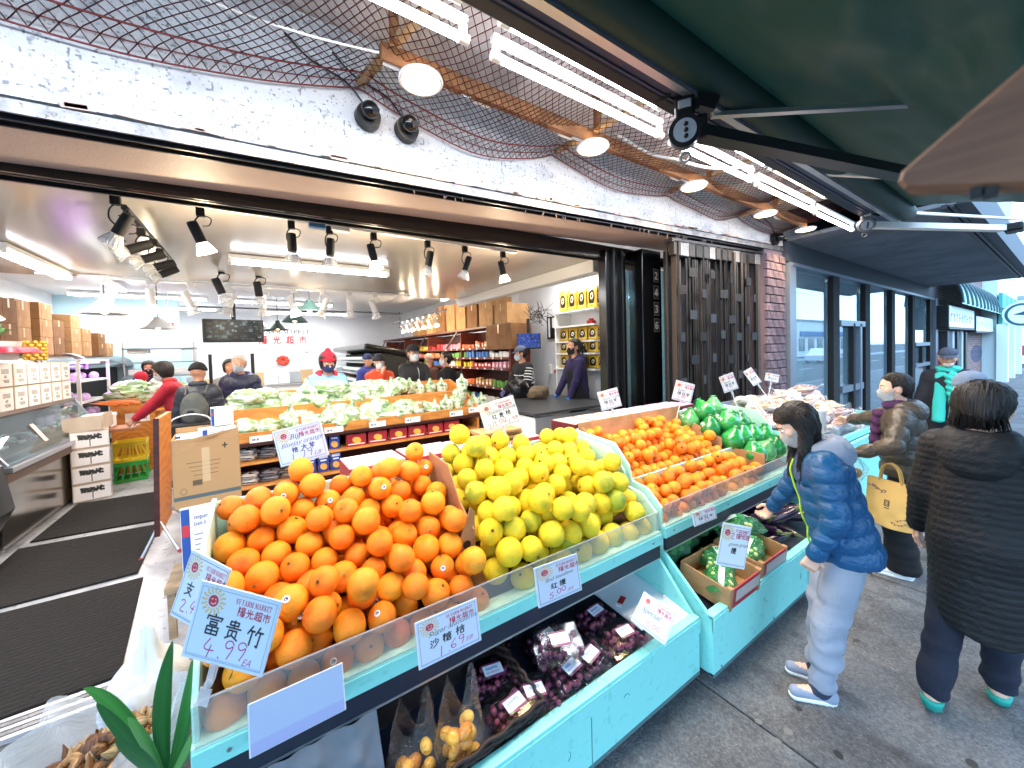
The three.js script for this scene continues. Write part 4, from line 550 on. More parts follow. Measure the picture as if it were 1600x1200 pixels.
{ // green pomelos in green film with a twisted top
  const g0 = new THREE.SphereGeometry(0.088, 30, 22), p = g0.attributes.position, v = V(); for (let i = 0; i < p.count; i++) { v.fromBufferAttribute(p, i); const k = 1.06 + 0.012 * n3(v.x * 22, v.y * 22, v.z * 22) + 0.008 * Math.sin(Math.atan2(v.x, v.z) * 14) * smooth(0.02, 0.085, v.y); v.multiplyScalar(k); v.y *= 0.96; v.y += 0.028 * smooth(0.07, 0.09, v.y); p.setXYZ(i, v.x, v.y, v.z); } g0.computeVertexNormals();
  const knot = lathe([[0.0, 0.135], [0.022, 0.128], [0.014, 0.112], [0.008, 0.104], [0.012, 0.098], [0.03, 0.09], [0.045, 0.076]], 18); { const q = knot.attributes.position; for (let i = 0; i < q.count; i++) { const a = Math.atan2(q.getX(i), q.getZ(i)), k = 1 + 0.35 * Math.sin(a * 7); q.setX(i, q.getX(i) * k); q.setZ(i, q.getZ(i) * k); } knot.computeVertexNormals(); }
  const wrapBump = pixTex(128, (u, v) => fbm(u, v, 12, 4, 301), 0.4, false);
  const wrap = [0x1f8f3f, 0x2f9a4a, 0x58a860, 0x1c7a38].map((c) => mp(c, 0.14, { clearcoat: 0.8, clearcoatRoughness: 0.08, bumpMap: wrapBump, bumpScale: 0.004 }));
  const pr = T('wrapped_pomelo', 'green pomelo wrapped in green film, in the heap right of the small oranges', 'pomelo', [0, 0, 0], 0, 'film wrapped green pomelos');
  P(pr, 'fruit', g0, wrap[0]); P(pr, 'film_knot', knot, wrap[1]);
  const lab = P(pr, 'round_label', capGeo(0.092, 0.34), mt(0xffffff, 0.4, { map: canvasTex(64, 64, (g) => { g.fillStyle = '#f2f2ee'; g.fillRect(0, 0, 64, 64); g.strokeStyle = '#2f7a44'; g.lineWidth = 3; g.beginPath(); g.arc(32, 32, 25, 0, 7); g.stroke(); g.fillStyle = '#23262a'; g.beginPath(); g.moveTo(20, 36); g.lineTo(30, 20); g.lineTo(44, 30); g.lineTo(34, 46); g.fill(); }) })); lab.rotation.set(1.1, 0, 0.5);
  const r = rng(66); let first = true;
  for (const [x, y, z] of [[3.45, .93, -1.52], [3.63, .92, -1.53], [3.82, .92, -1.52], [3.42, 1.02, -1.69], [3.6, 1.02, -1.7], [3.79, 1.0, -1.69], [3.95, 0.98, -1.66], [3.38, 1.1, -1.87], [3.57, 1.1, -1.88], [3.75, 1.1, -1.87], [3.93, 1.08, -1.86], [3.36, 1.15, -2.05], [3.55, 1.16, -2.06], [3.74, 1.16, -2.05], [3.47, 1.24, -1.96], [3.66, 1.24, -1.98], [3.52, 1.15, -1.78]]) {
    const o = first ? pr : twin(pr, null, 'film wrapped green pomelos'); o.position.set(x + (r() - 0.5) * 0.02, y, z); o.rotation.set((r() - 0.5) * 0.6, r() * 6.3, (r() - 0.5) * 0.6); if (!first) { const w = wrap[Math.floor(r() * 4)]; o.children[0].material = w; o.children[1].material = w; if (r() < 0.5) { const l = o.children[2]; o.rotation.y = -1.7 + r() * 0.8; o.userData.label = 'green pomelo in green film with a round white label, right of the small oranges'; o.userData.group = 'film wrapped green pomelos with labels'; } else o.remove(o.children[2]); } else o.remove(o.children[2]), first = false, pr.add(lab);
  }
}
{ // silvery clear bags of dried goods
  const bagTex = pixTex(256, (u, v) => { const a = fbm(u, v, 5, 4, 311), s = vnoise(u * 14 + 3 * a, v * 60, 60, 313); return mix3(mix3([0.88, 0.87, 0.84], [0.62, 0.52, 0.4], smooth(0.4, 0.65, a)), [0.35, 0.27, 0.2], smooth(0.72, 0.9, s)); }, 1); bagTex.repeat.set(1, 1);
  const bagM = [mp(0xffffff, 0.2, { map: bagTex, clearcoat: 1, clearcoatRoughness: 0.06 }), mp(0xd8c9d8, 0.2, { map: bagTex, clearcoat: 1, clearcoatRoughness: 0.06 }), mp(0xe8f0f4, 0.15, { map: bagTex, clearcoat: 1, clearcoatRoughness: 0.05 })];
  const geo = (s) => { const g = new THREE.SphereGeometry(1, 30, 22), p = g.attributes.position; for (let i = 0; i < p.count; i++) { let x = p.getX(i), y = p.getY(i), z = p.getZ(i); const k = 1 + 0.2 * n3(x * 2.5 + s, y * 2.5, z * 2.5, s) + 0.12 * Math.abs(n3(x * 6, y * 6, z * 6 + s, s + 1)); const pinch = smooth(0.4, 1, x); p.setXYZ(i, x * 0.16 * (1 + 0.2 * pinch), y * k * 0.06 * (1 - 0.6 * pinch), z * k * 0.09 * (1 - 0.25 * pinch)); } g.computeVertexNormals(); return toCreasedNormals(g, 0.5); };
  const gs = [geo(1), geo(4), geo(9)], r = rng(71), first = T('clear_bag', 'crinkled clear bag of pale dried goods heaped on the far stand', 'bag', [0, 0, 0], 0, 'clear bags heaped on the far stand'); P(first, 'contents', gs[0], bagM[0]); P(first, 'tied_neck', lathe([[0.004, 0], [0.022, 0.05], [0.03, 0.07], [0.001, 0.068]], 12).rotateZ(-Math.PI / 2).translate(0.17, 0, 0), MT.film);
  let k = 0; for (let row = 0; row < 5; row++) for (let i = 0; i < 9; i++, k++) { const o = k ? twin(first, null, 'clear bags heaped on the far stand') : first; const x = 4.35 + i * 0.2 + (r() - 0.5) * 0.1, z = -1.45 - row * 0.15; o.position.set(x, 0.87 + row * 0.07 + r() * 0.09, z); o.rotation.set((r() - 0.5) * 0.9, r() * 6.3, (r() - 0.5) * 1.2); o.userData.label = 'crinkled clear bag of pale dried goods, ' + ['front', 'second', 'middle', 'fourth', 'back'][row] + ' row of the far stand'; o.userData.group = 'clear bags, ' + ['front', 'second', 'middle', 'fourth', 'back'][row] + ' row'; o.scale.setScalar(0.8 + 0.35 * r()); o.children[0].geometry = gs[k % 3]; o.children[0].material = bagM[Math.floor(r() * 3)]; }
  const roll = T('bag_roll', 'white roll of plastic produce bags standing on the second stand', 'bag roll', onY(1279, 667, 1.05)); P(roll, 'roll', C(0.06, 0.06, 0.2, 0, 0.06, 0, 0, 0, 0, 24), MT.milkFilm); P(roll, 'core', C(0.057, 0.057, 0.198, 0, 0.06, 0, 0, 0, 0, 20), MT.whiteGloss); P(roll, 'holder', B(0.14, 0.02, 0.14, 0, -0.05, 0), MT.alu);
}
// ---------- lower bins ----------
const binY = (z) => 0.31 + (-1.19 - z) * 0.2;
{
  const grape = [mp(0x6a2440, 0.3, { clearcoat: 0.3 }), mp(0x7c3048, 0.35), mp(0x541c38, 0.3)], r = rng(81);
  const labelTex = canvasTex(96, 72, (g) => { g.fillStyle = '#e8eef6'; g.fillRect(0, 0, 96, 72); g.fillStyle = '#7b2f5c'; g.fillRect(0, 0, 96, 9); g.fillRect(0, 60, 96, 12); g.fillStyle = '#3565b5'; g.font = 'bold 17px sans-serif'; g.fillText('GRAPES', 12, 32); g.fillStyle = '#b0446c'; g.font = '11px sans-serif'; g.fillText('RED SEEDLESS', 9, 49); g.fillStyle = '#59a04c'; g.fillRect(8, 62, 14, 6); });
  const labelM = mt(0xffffff, 0.35, { map: labelTex }), W = 0.19, D = 0.135, Hh = 0.085;
  const t = T('grape_clamshell', 'clear clamshell of red grapes', 'grape box', [0, 0, 0], 0, 'clamshells of red grapes in the lower bin');
  const gr = (() => { const l = []; for (let i = 0; i < 62; i++) l.push(new THREE.SphereGeometry(0.0105 + 0.002 * r(), 8, 6).translate((r() - 0.5) * (W - 0.03), 0.012 + r() * (Hh - 0.025), (r() - 0.5) * (D - 0.03))); return join(l); })();
  tag(P(t, 'grapes', gr, grape[0]), null, null, null, 'stuff');
  const shell = (() => { const g = new RoundedBoxGeometry(W, Hh * 0.62, D, 3, 0.018).translate(0, Hh * 0.31, 0), p = g.attributes.position; for (let i = 0; i < p.count; i++) { const y = p.getY(i), k = 0.88 + 0.12 * y / Hh; p.setX(i, p.getX(i) * k); p.setZ(i, p.getZ(i) * k * (1 + 0.012 * Math.sin(p.getX(i) * 160))); } g.computeVertexNormals(); return g; })();
  P(t, 'base_shell', shell, MT.clam); P(t, 'lid', [new RoundedBoxGeometry(W * 0.97, Hh * 0.42, D * 0.97, 3, 0.016).translate(0, Hh * 0.84, 0), RB(W + 0.016, 0.004, D + 0.016, 0.0015, 0, Hh * 0.63, 0)], MT.clam);
  P(t, 'lid_rib', [0.25, 0.4, 0.6, 0.75].map((k) => RB(0.018, 0.006, 0.012, 0.002, (k - 0.5) * W, Hh * 0.66, D / 2 + 0.006)), MT.acrylic); P(t, 'print_label', B(0.075, 0.0015, 0.055, 0.0, Hh * 1.055, 0.004), labelM);
  { const uv = t.children[4].geometry.attributes.uv, q = t.children[4].geometry.attributes.position; for (let i = 0; i < q.count; i++) uv.setXY(i, q.getX(i) / 0.075 + 0.5, 0.5 - (q.getZ(i) - 0.004) / 0.055); }
  const spots = [[765, 1055, 0, -0.15, 'with a label, rear left of the lower bin'], [803, 1100, 0, 0.1, 'at the front left corner beside the basket'], [850, 1000, 0, 0.05, 'in the back row, half in shade'], [862, 1115, 0, -0.2, 'low at the front behind the teal lip'], [905, 1055, 0, 0.15, 'in the front row under the topmost box'], [888, 1020, 1, -0.3, 'lying topmost and tilted on the others'], [925, 962, 0, 0.1, 'in the back row near the white board'], [972, 985, 0, -0.1, 'rightmost, next to the special offer sign'], [930, 1030, 0, 0.2, 'in the front row, right of the tilted one'], [795, 985, 0, 0.3, 'deep in shade under the front rail']];
  spots.forEach(([x, y, up, turn, w], i) => { const h = 0.42 + up * 0.1, p = onY(x, y, h), o = i ? twin(t) : t; o.userData.label = 'clear clamshell of red grapes ' + w; const zc = Math.min(p.z, -1.29 - 0.04 * up); o.position.set(p.x, Math.max(p.y - 0.09, binY(zc)) + up * 0.03, zc); o.scale.setScalar(1.15); o.rotation.set(0.2 + (up ? 0.15 : 0), turn, (i % 3 - 1) * 0.05); o.children[0].material = grape[i % 3]; });
  // white foam board, red tag
  const wb = M('foam_board', 'pale board lying at the right end of the grape bin', 'board', RB(0.34, 0.012, 0.42, 0.004, 0, 0, 0), mt(0xdfe7ee, 0.5)); wb.position.set(1.76, 0.41, -1.5); wb.rotation.set(0.2, 0.15, 0);
  const rt = M('red_tag', 'small red and white tag on the pale board', 'tag', [B(0.07, 0.006, 0.03, 0, 0, 0)], mt(0xb3202a, 0.5)); rt.position.copy(onY(971, 938, 0.44)); rt.rotation.y = 0.4; P(rt, 'white_end', B(0.02, 0.0062, 0.03, -0.045, 0, 0), MT.white);
  const tray = T('white_tray', 'white foam tray in the right corner of the grape bin', 'tray', [1.86, 0.36, -1.28]); tray.rotation.x = 0.2; P(tray, 'base', RB(0.13, 0.02, 0.16, 0.008, 0, 0, 0), MT.white); P(tray, 'rim', [RB(0.14, 0.03, 0.012, 0.004, 0, 0.012, 0.08), RB(0.012, 0.03, 0.16, 0.004, 0.065, 0.012, 0)], MT.white);
  // wicker basket with kumquat bags
  const bk = T('wicker_basket', 'dark brown wicker basket under the near fruit stand', 'basket', [0.55, 0.27, -1.4]); bk.rotation.set(0.22, 0.05, 0); const wick = mt(0x2b1a12, 0.6), weave = [];
  for (let k = 0; k < 13; k++) { const y = k * 0.016, s = 1 + k * 0.012, pts = []; for (let a = 0; a <= 96; a++) { const q = a / 96, c = q * 4, e = Math.floor(c) % 4, f = c - Math.floor(c), hw = 0.31 * s, hd = 0.15 * s, pp = [[lerp(-hw, hw, f), hd], [hw, lerp(hd, -hd, f)], [lerp(hw, -hw, f), -hd], [-hw, lerp(-hd, hd, f)]][e], wob = 0.005 * Math.sin(a * Math.PI / 2 + k * Math.PI); pts.push(V(pp[0] + (e % 2 ? wob : 0), y, pp[1] + (e % 2 ? 0 : wob))); } weave.push(tube(pts, 0.0085, 200, 5)); }
  tag(P(bk, 'weave', weave, wick), null, null, null, 'stuff'); P(bk, 'bottom', B(0.6, 0.01, 0.3, 0, 0, 0), wick); P(bk, 'liner', B(0.64, 0.19, 0.01, 0, 0.1, -0.155), mt(0x1c1210, 0.7)); const lin = []; for (let k = 0; k < 11; k++) lin.push(tube([0, 1, 2, 3, 4, 5, 6, 7, 8].map((i) => V(-0.34 + i * 0.085, 0.2 + k * 0.02, -0.19 + 0.006 * ((i + k) % 2))), 0.007, 32, 5)); tag(P(bk, 'back_weave', lin, wick), null, null, null, 'stuff');
  const kum = [mp(0xe8a02c, 0.35), mp(0xd98a2a, 0.35), mp(0xf0b23c, 0.35)], kg = new THREE.SphereGeometry(0.0215, 18, 14).scale(1, 1.25, 1);
  const kbag = (label, pos, spots, tall, mixed) => { const o = T('kumquat_bag', label, 'fruit bag', pos); spots.forEach(([x, y, z], i) => { const f = P(o, 'kumquat', kg, kum[i % 3]); f.position.set(x, y, z); f.rotation.set(i * 1.7, i, i * 0.9); });
    P(o, 'clear_film', sheet((u, v) => { const a = u * 6.283, prof = v < 0.6 ? 0.075 + 0.02 * Math.sin(v * 5) : lerp(0.085, 0.05, (v - 0.6) / 0.4), k = 1 + 0.1 * Math.sin(a * 5 + v * 7) + 0.1 * n3(Math.cos(a) * 2, v * 4, Math.sin(a) * 2, 3); return V(Math.cos(a) * prof * k * (v > 0.75 ? 1.1 : 1), v * tall * (1 + 0.28 * smooth(0.5, 1, v) * Math.sin(a * 2 + 0.6)), Math.sin(a) * prof * k * lerp(0.75, 0.2, smooth(0.5, 1, v))); }, 48, 24), MT.film); return o; };
  const A = [], r2 = rng(5); for (let i = 0; i < 20; i++) A.push([(i % 3 - 1) * 0.04 + (r2() - 0.5) * 0.02, 0.025 + Math.floor(i / 4) * 0.036, (r2() - 0.5) * 0.08]);
  kbag('clear bag of orange kumquats, fuller and nearer the grapes', onY(722, 1200, 0.3).add(V(0, 0.0, 0)), A, 0.3); kbag('clear bag of kumquats mostly below the frame, left of the fuller one', onY(650, 1225, 0.3), A.slice(0, 10), 0.27);
  // grey cloth draped below the rail
  M('grey_cloth', 'grey cloth hanging below the front rail beside the basket', 'cloth', sheet((u, v) => V(lerp(-0.05, 0.3, u) + 0.03 * v, lerp(0.6, 0.15, v) - 0.05 * u * v, -1.37 + 0.09 * v + 0.02 * Math.sin(u * 17 + v * 4) * v + 0.008 * n3(u * 9, v * 9, 1)), 60, 40), mt(0x7d8088, 0.85, { side: THREE.DoubleSide, bumpMap: bumpCloth, bumpScale: 0.002 }));
}
{ // boxes of bagged green grapes, eggplants below the second stand
  const boxCard = mt(0xffffff, 0.8, { map: cardTex }), redPrint = mt(0xa02a35, 0.6), greyPrint = mt(0xb7a9a3, 0.7);
  const crate = (label, p, turn) => { const o = T('fruit_carton', label, 'carton', p, turn), W = 0.36, D = 0.3, H = 0.13; P(o, 'front_wall', B(W, H, 0.008, 0, H / 2, D / 2), redPrint); P(o, 'front_print', B(W * 0.78, H * 0.52, 0.002, 0.02, H * 0.6, D / 2 + 0.006), greyPrint); P(o, 'back_wall', B(W, H, 0.008, 0, H / 2, -D / 2), boxCard); P(o, 'side_wall', B(0.008, H, D, -W / 2, H / 2, 0), boxCard); P(o, 'side_wall', B(0.008, H, D, W / 2, H / 2, 0), boxCard); P(o, 'base', B(W, 0.008, D, 0, 0.006, 0), boxCard); P(o, 'corner_tab', [B(0.03, H * 1.06, 0.03, -W / 2 + 0.014, H * 0.53, D / 2 - 0.01), B(0.03, H * 1.06, 0.03, W / 2 - 0.014, H * 0.53, D / 2 - 0.01)], boxCard); o.rotation.x = 0.12; return o; };
  crate('open carton of green bagged grapes nearest the gap between the stands', [2.32, 0.37, -1.24], 0.0); crate('second open carton of bagged greens under the shopper\'s hand', [2.74, 0.37, -1.26], 0.0);
  const greenFilm = mp(0x62d488, 0.1, { transmission: 0.82, thickness: 0, bumpMap: MT.film.bumpMap, bumpScale: 0.01, side: THREE.DoubleSide }), gg = [mt(0xb9c27a, 0.35), mt(0x8a9a52, 0.35)], r = rng(91);
  const gb = (label, x, y, z, turn, s = 1) => { const o = T('green_bag', label, 'grape bag', [x, y, z], turn); const l = []; for (let i = 0; i < 60; i++) l.push(new THREE.SphereGeometry(0.0135, 9, 7).translate((r() - 0.5) * 0.2, 0.012 + r() * 0.06, (r() - 0.5) * 0.12)); tag(P(o, 'grapes', l, gg[0]), null, null, null, 'stuff'); P(o, 'green_film', sheet((u, v) => { const a = v * Math.PI, w = Math.sin(clamp(u, 0.02, 0.98) * Math.PI); return V(lerp(-0.15, 0.17, u), 0.01 + 0.095 * Math.sin(a) * Math.pow(w, 0.5) * (1 + 0.25 * n3(u * 6, v * 5, 2, 4)), -0.085 * Math.cos(a) * (0.6 + 0.4 * w) * (1 + 0.18 * n3(u * 7, v * 6, 9, 5))); }, 44, 22), greenFilm); P(o, 'white_stripe', sheet((u, v) => V(lerp(-0.14, 0.15, u), 0.105 * Math.pow(Math.sin(clamp(u, 0.03, 0.97) * Math.PI), 0.5) + 0.004, lerp(-0.012, 0.02, v) + 0.02 * u), 20, 2), mp(0xdff0e4, 0.2, { transmission: 0.3, side: THREE.DoubleSide })); o.scale.setScalar(s); return o; };
  gb('green plastic bag of grapes in front of the first carton', 2.26, 0.42, -1.2, 0.5); gb('green plastic bag of grapes at the back of the first carton', 2.4, 0.43, -1.3, 0.9); gb('green plastic bag lying in the second carton', 2.72, 0.44, -1.24, 0.2); gb('green plastic bag held open by the shopper', 2.78, 0.52, -1.36, -0.4, 1.2); gb('long dark green bag behind the cartons', 2.3, 0.47, -1.55, 0.1, 1.5); gb('green bag behind the second carton', 2.7, 0.5, -1.6, 0.3, 1.4);
  const eg = mp(0x2a1630, 0.22, { clearcoat: 0.5 }), eggGeo = lathe([[0, -0.12], [0.018, -0.115], [0.03, -0.08], [0.033, -0.02], [0.028, 0.05], [0.02, 0.1], [0.012, 0.125], [0, 0.128]], 18), capG = lathe([[0.004, 0.16], [0.007, 0.14], [0.016, 0.122], [0.02, 0.1]], 8);
  const e0 = T('eggplant', 'dark purple eggplant heaped below the second stand', 'eggplant', [0, 0, 0], 0, 'eggplants below the second stand'); P(e0, 'fruit', eggGeo, eg); P(e0, 'calyx', capG, mt(0x4c5a34, 0.7));
  for (let k = 0; k < 22; k++) { const o = k ? twin(e0, null, 'eggplants below the second stand') : e0; o.position.set(3.0 + (k % 8) * 0.1 + (r() - 0.5) * 0.06, 0.42 + Math.floor(k / 8) * 0.06 + r() * 0.02, -1.24 - (k % 3) * 0.1 - r() * 0.05); o.rotation.set(1.3 + (r() - 0.5) * 0.5, r() * 0.8, (r() - 0.5) * 1.4); o.scale.setScalar(0.95 + 0.3 * r()); }
}

// ---------- inside the shop: lights ----------
const LAMP_IN = 29;
{
  const fix = (label, x, y, z, L, alongZ, tubes = 2, k = 1) => { const t = T('fluorescent_fixture', label, 'fluorescent light', [x, y, z], alongZ ? Math.PI / 2 : 0, 'fluorescent fixtures inside the shop'); P(t, 'housing', RB(L, 0.05, 0.16, 0.01, 0, 0.02, 0), MT.whiteGloss); for (let i = 0; i < tubes; i++) P(t, 'glass_tube', C(0.016, 0.016, L - 0.06, 0, -0.03, (i - (tubes - 1) / 2) * 0.08, 0, 0, Math.PI / 2, 12), MT.tubeLamp); for (const s of [-1, 1]) P(t, 'lamp_holder', B(0.03, 0.05, 0.14, s * (L / 2 - 0.015), -0.025, 0), MT.white); areaLight('fixture_light', 0xfff8f0, LAMP_IN * k, L, 0.14, V(x, y - 0.055, z), 0, alongZ ? Math.PI / 2 : 0); };
  fix('long tube fixture on the glossy ceiling in the middle of the shop', 0.62, 2.93, -5.1, 1.7, false);
  fix('tube fixture running back along the left side of the shop', -1.95, 2.93, -6.2, 1.5, true); fix('tube fixture farther back along the left side', -2.3, 3.36, -10.2, 1.8, true);
  fix('tube fixture across the back ceiling, left of centre', -2.2, 3.38, -12.2, 2.4, false); fix('tube fixture across the back ceiling, in the middle', 0.7, 3.38, -12.4, 2.4, false); fix('tube fixture across the raised ceiling, nearest the bulkhead edge', 0.6, 3.38, -8.8, 2.4, false); fix('tube fixture near the back wall over the sign', 1.5, 3.38, -15, 2.6, false); fix('tube fixture near the back wall on the left', -2.2, 3.38, -14.6, 2.4, false);
  fix('tube fixture high on the right by the coffee shelves', 4.5, 3.42, -5.2, 1.4, true, 2, 1.1); fix('tube fixture above the shelving on the right', 4.5, 3.42, -9.5, 1.6, true); fix('tube fixture near the front of the shop on the left', -2.6, 2.93, -4.4, 1.3, true, 2, 0.9);
}
{ // track lights
  const rail = M('lighting_track', 'white lighting track just inside the black door header', 'lighting track', [B(3.75, 0.03, 0.035, 0.5, 2.93, -3.42)], MT.white);
  P(rail, 'junction_box', RB(0.12, 0.05, 0.06, 0.008, 0.43, 2.9, -3.4), mt(0x3d6f9a, 0.4)); P(rail, 'junction_box', RB(0.14, 0.05, 0.06, 0.008, 0.6, 2.9, -3.4), MT.white);
  const shade = lathe([[0.032, 0], [0.036, -0.02], [0.06, -0.075], [0.066, -0.085], [0.062, -0.083], [0.033, -0.02]], 22), ribs = []; for (let k = 0; k < 16; k++) { const a = k / 16 * 6.283; ribs.push(rod(V(0.034 * Math.cos(a), -0.01, 0.034 * Math.sin(a)), V(0.063 * Math.cos(a), -0.08, 0.063 * Math.sin(a)), 0.003, 4)); }
  const ribG = join(ribs), headG = C(0.034, 0.034, 0.13, 0, 0.065, 0, 0, 0, 0, 20), capG = C(0.03, 0.034, 0.02, 0, 0.14, 0, 0, 0, 0, 20), bulbG = new THREE.SphereGeometry(0.034, 14, 10).translate(0, -0.05, 0), glassM = mp(0xffffff, 0.1, { transmission: 0.8, thickness: 0 });
  const spot = (label, x, y, z, lit, rx, rz, s = 1, body = MT.blackMatte, group = 'spot heads of the front lighting track') => {
    const t = T('track_spotlight', label, 'track light', [x, y, z], 0, group); P(t, 'adapter', B(0.05, 0.06, 0.04, 0, 0, 0), body); P(t, 'yoke', tube([V(0, -0.02, 0), V(-0.03, -0.06, 0), V(-0.035, -0.12, 0), V(-0.01, -0.16, 0)], 0.005, 16, 5), body); P(t, 'cable', tube([V(0.01, -0.02, 0), V(0.06, -0.04, 0.01), V(0.05, -0.09, 0.01), V(0.01, -0.1, 0)], 0.004, 16, 5), body);
    const h = new THREE.Group(); h.name = 'lamp_head'; h.position.set(0, -0.22, 0); h.rotation.set(rx, 0, rz); t.add(h); P(h, 'barrel', [headG.clone(), capG.clone()], body); P(h, 'reflector', shade, glassM); P(h, 'reflector_rib', ribG, lit ? MT.bulb : MT.alu); P(h, 'bulb', bulbG, lit ? MT.bulb : MT.whiteGloss); t.scale.setScalar(s);
    if (lit) { const l = new THREE.PointLight(0xffe6bd, 1.6); l.name = 'spot_light'; const p = V(0, -0.05, 0).applyEuler(h.rotation).add(h.position).multiplyScalar(s).add(V(x, y, z)); l.position.copy(p); l.shadow.radius = 1.4; scene.add(l); } return t; };
  [[-0.72, 0, 0.35, -0.5], [-0.3, 1, 0.2, 0.35], [0.25, 0, 0, 0], [0.52, 0, 0, -0.05], [0.87, 1, 0.1, 0.25], [1.36, 0, 0.1, -0.18], [1.75, 0, 0.1, -0.3], [2.2, 1, 0.1, 0.3]].forEach(([x, lit, rx, rz], i) => spot((lit ? 'lit ' : 'unlit ') + 'black spot head on the front track, ' + ['first', 'second', 'third', 'fourth', 'fifth', 'sixth', 'seventh', 'eighth'][i] + ' from the left', x, 2.88, -3.42, !!lit, rx, rz, 0.95));
  M('lighting_track', 'black lighting track running back from the front track on the left', 'lighting track', [B(0.03, 0.03, 1.6, -0.72, 2.9, -4.4)], MT.black);
  [[-0.74, -3.75, 0.3], [-0.72, -4.05, 0.4], [-0.7, -4.35, 0.5], [-0.72, -4.7, 0.2]].forEach(([x, z, a], i) => spot('black spot head in the slanting row on the left, ' + ['nearest', 'second', 'third', 'farthest'][i] + ' to the street', x, 2.85, z, false, -0.4, -0.9 - a * 0.4, 0.95, MT.blackMatte, 'black spot heads of the left track'));
  spot('large black spot head hanging left of the television', -0.36, 3.0, -6.2, false, 0.1, 0.35, 1.35, MT.blackMatte, 'large black spots by the television'); spot('large black spot head hanging right of its twin above the television', 0.04, 3.0, -6.3, false, 0.1, 0.1, 1.35, MT.blackMatte, 'large black spots by the television');
  M('lighting_track', 'white lighting track along the edge of the glossy ceiling', 'lighting track', [B(4.6, 0.03, 0.04, 0.1, 2.95, -7.0)], MT.white);
  for (let i = 0; i < 9; i++) spot('small white spot head on the middle track, number ' + ['one', 'two', 'three', 'four', 'five', 'six', 'seven', 'eight', 'nine'][i] + ' from the left', -1.6 + i * 0.42, 2.93, -7.0, i % 4 === 1, 0.2, (i % 3 - 1) * 0.35, 1.4, MT.white, 'white spot heads of the middle track');
  for (let i = 0; i < 7; i++) spot('small white spot head over the right shelving, ' + ['nearest', 'second', 'third', 'fourth', 'fifth', 'sixth', 'farthest'][i] + ' to the street', 3.4, 2.75, -8.2 - i * 0.4, i % 2 === 0, 0.4, 0.5, 0.95, MT.white, 'white spot heads over the right shelving');
  M('lighting_track', 'dark pipe track hung above the right shelving', 'lighting track', [B(0.03, 0.03, 4, 3.4, 2.79, -9.6), B(5, 0.03, 0.03, 1.2, 3.1, -11.5), B(0.03, 0.5, 0.03, 3.6, 2.9, -11.5)], MT.black);
  const pend = (label, x, y, z, s, m) => { const t = T('pendant_lamp', label, 'pendant lamp', [x, y, z], 0, 'cone pendant lamps'); P(t, 'shade', lathe([[0.05, 0.22], [0.07, 0.2], [0.1, 0.12], [0.27, 0.0], [0.29, -0.03], [0.28, -0.03], [0.26, 0.005], [0.06, 0.19]], 30), m); P(t, 'bulb', new THREE.SphereGeometry(0.06, 14, 10).translate(0, 0.03, 0), MT.bulb); P(t, 'cord', C(0.008, 0.008, 0.9, 0, 0.66, 0, 0, 0, 0, 6), MT.black); t.scale.setScalar(s); };
  pend('big steel cone pendant lamp hanging over the left counter', -1.63, 2.5, -7.0, 0.8, mt(0xa3a7ab, 0.35)); pend('second steel cone pendant lamp behind the big one', -1.35, 2.4, -8.4, 0.8, mt(0xa3a7ab, 0.35)); const dg = mt(0x2f4540, 0.3);
  pend('dark green cone pendant lamp, highest and nearest', 0.95, 2.85, -9.2, 1, dg); pend('dark green cone pendant lamp, second', 0.75, 2.72, -10.4, 1, dg); pend('dark green cone pendant lamp, third', 0.45, 2.62, -11.8, 1, dg); pend('dark green cone pendant lamp, farthest left', 0.1, 2.62, -12.2, 1, dg);
}
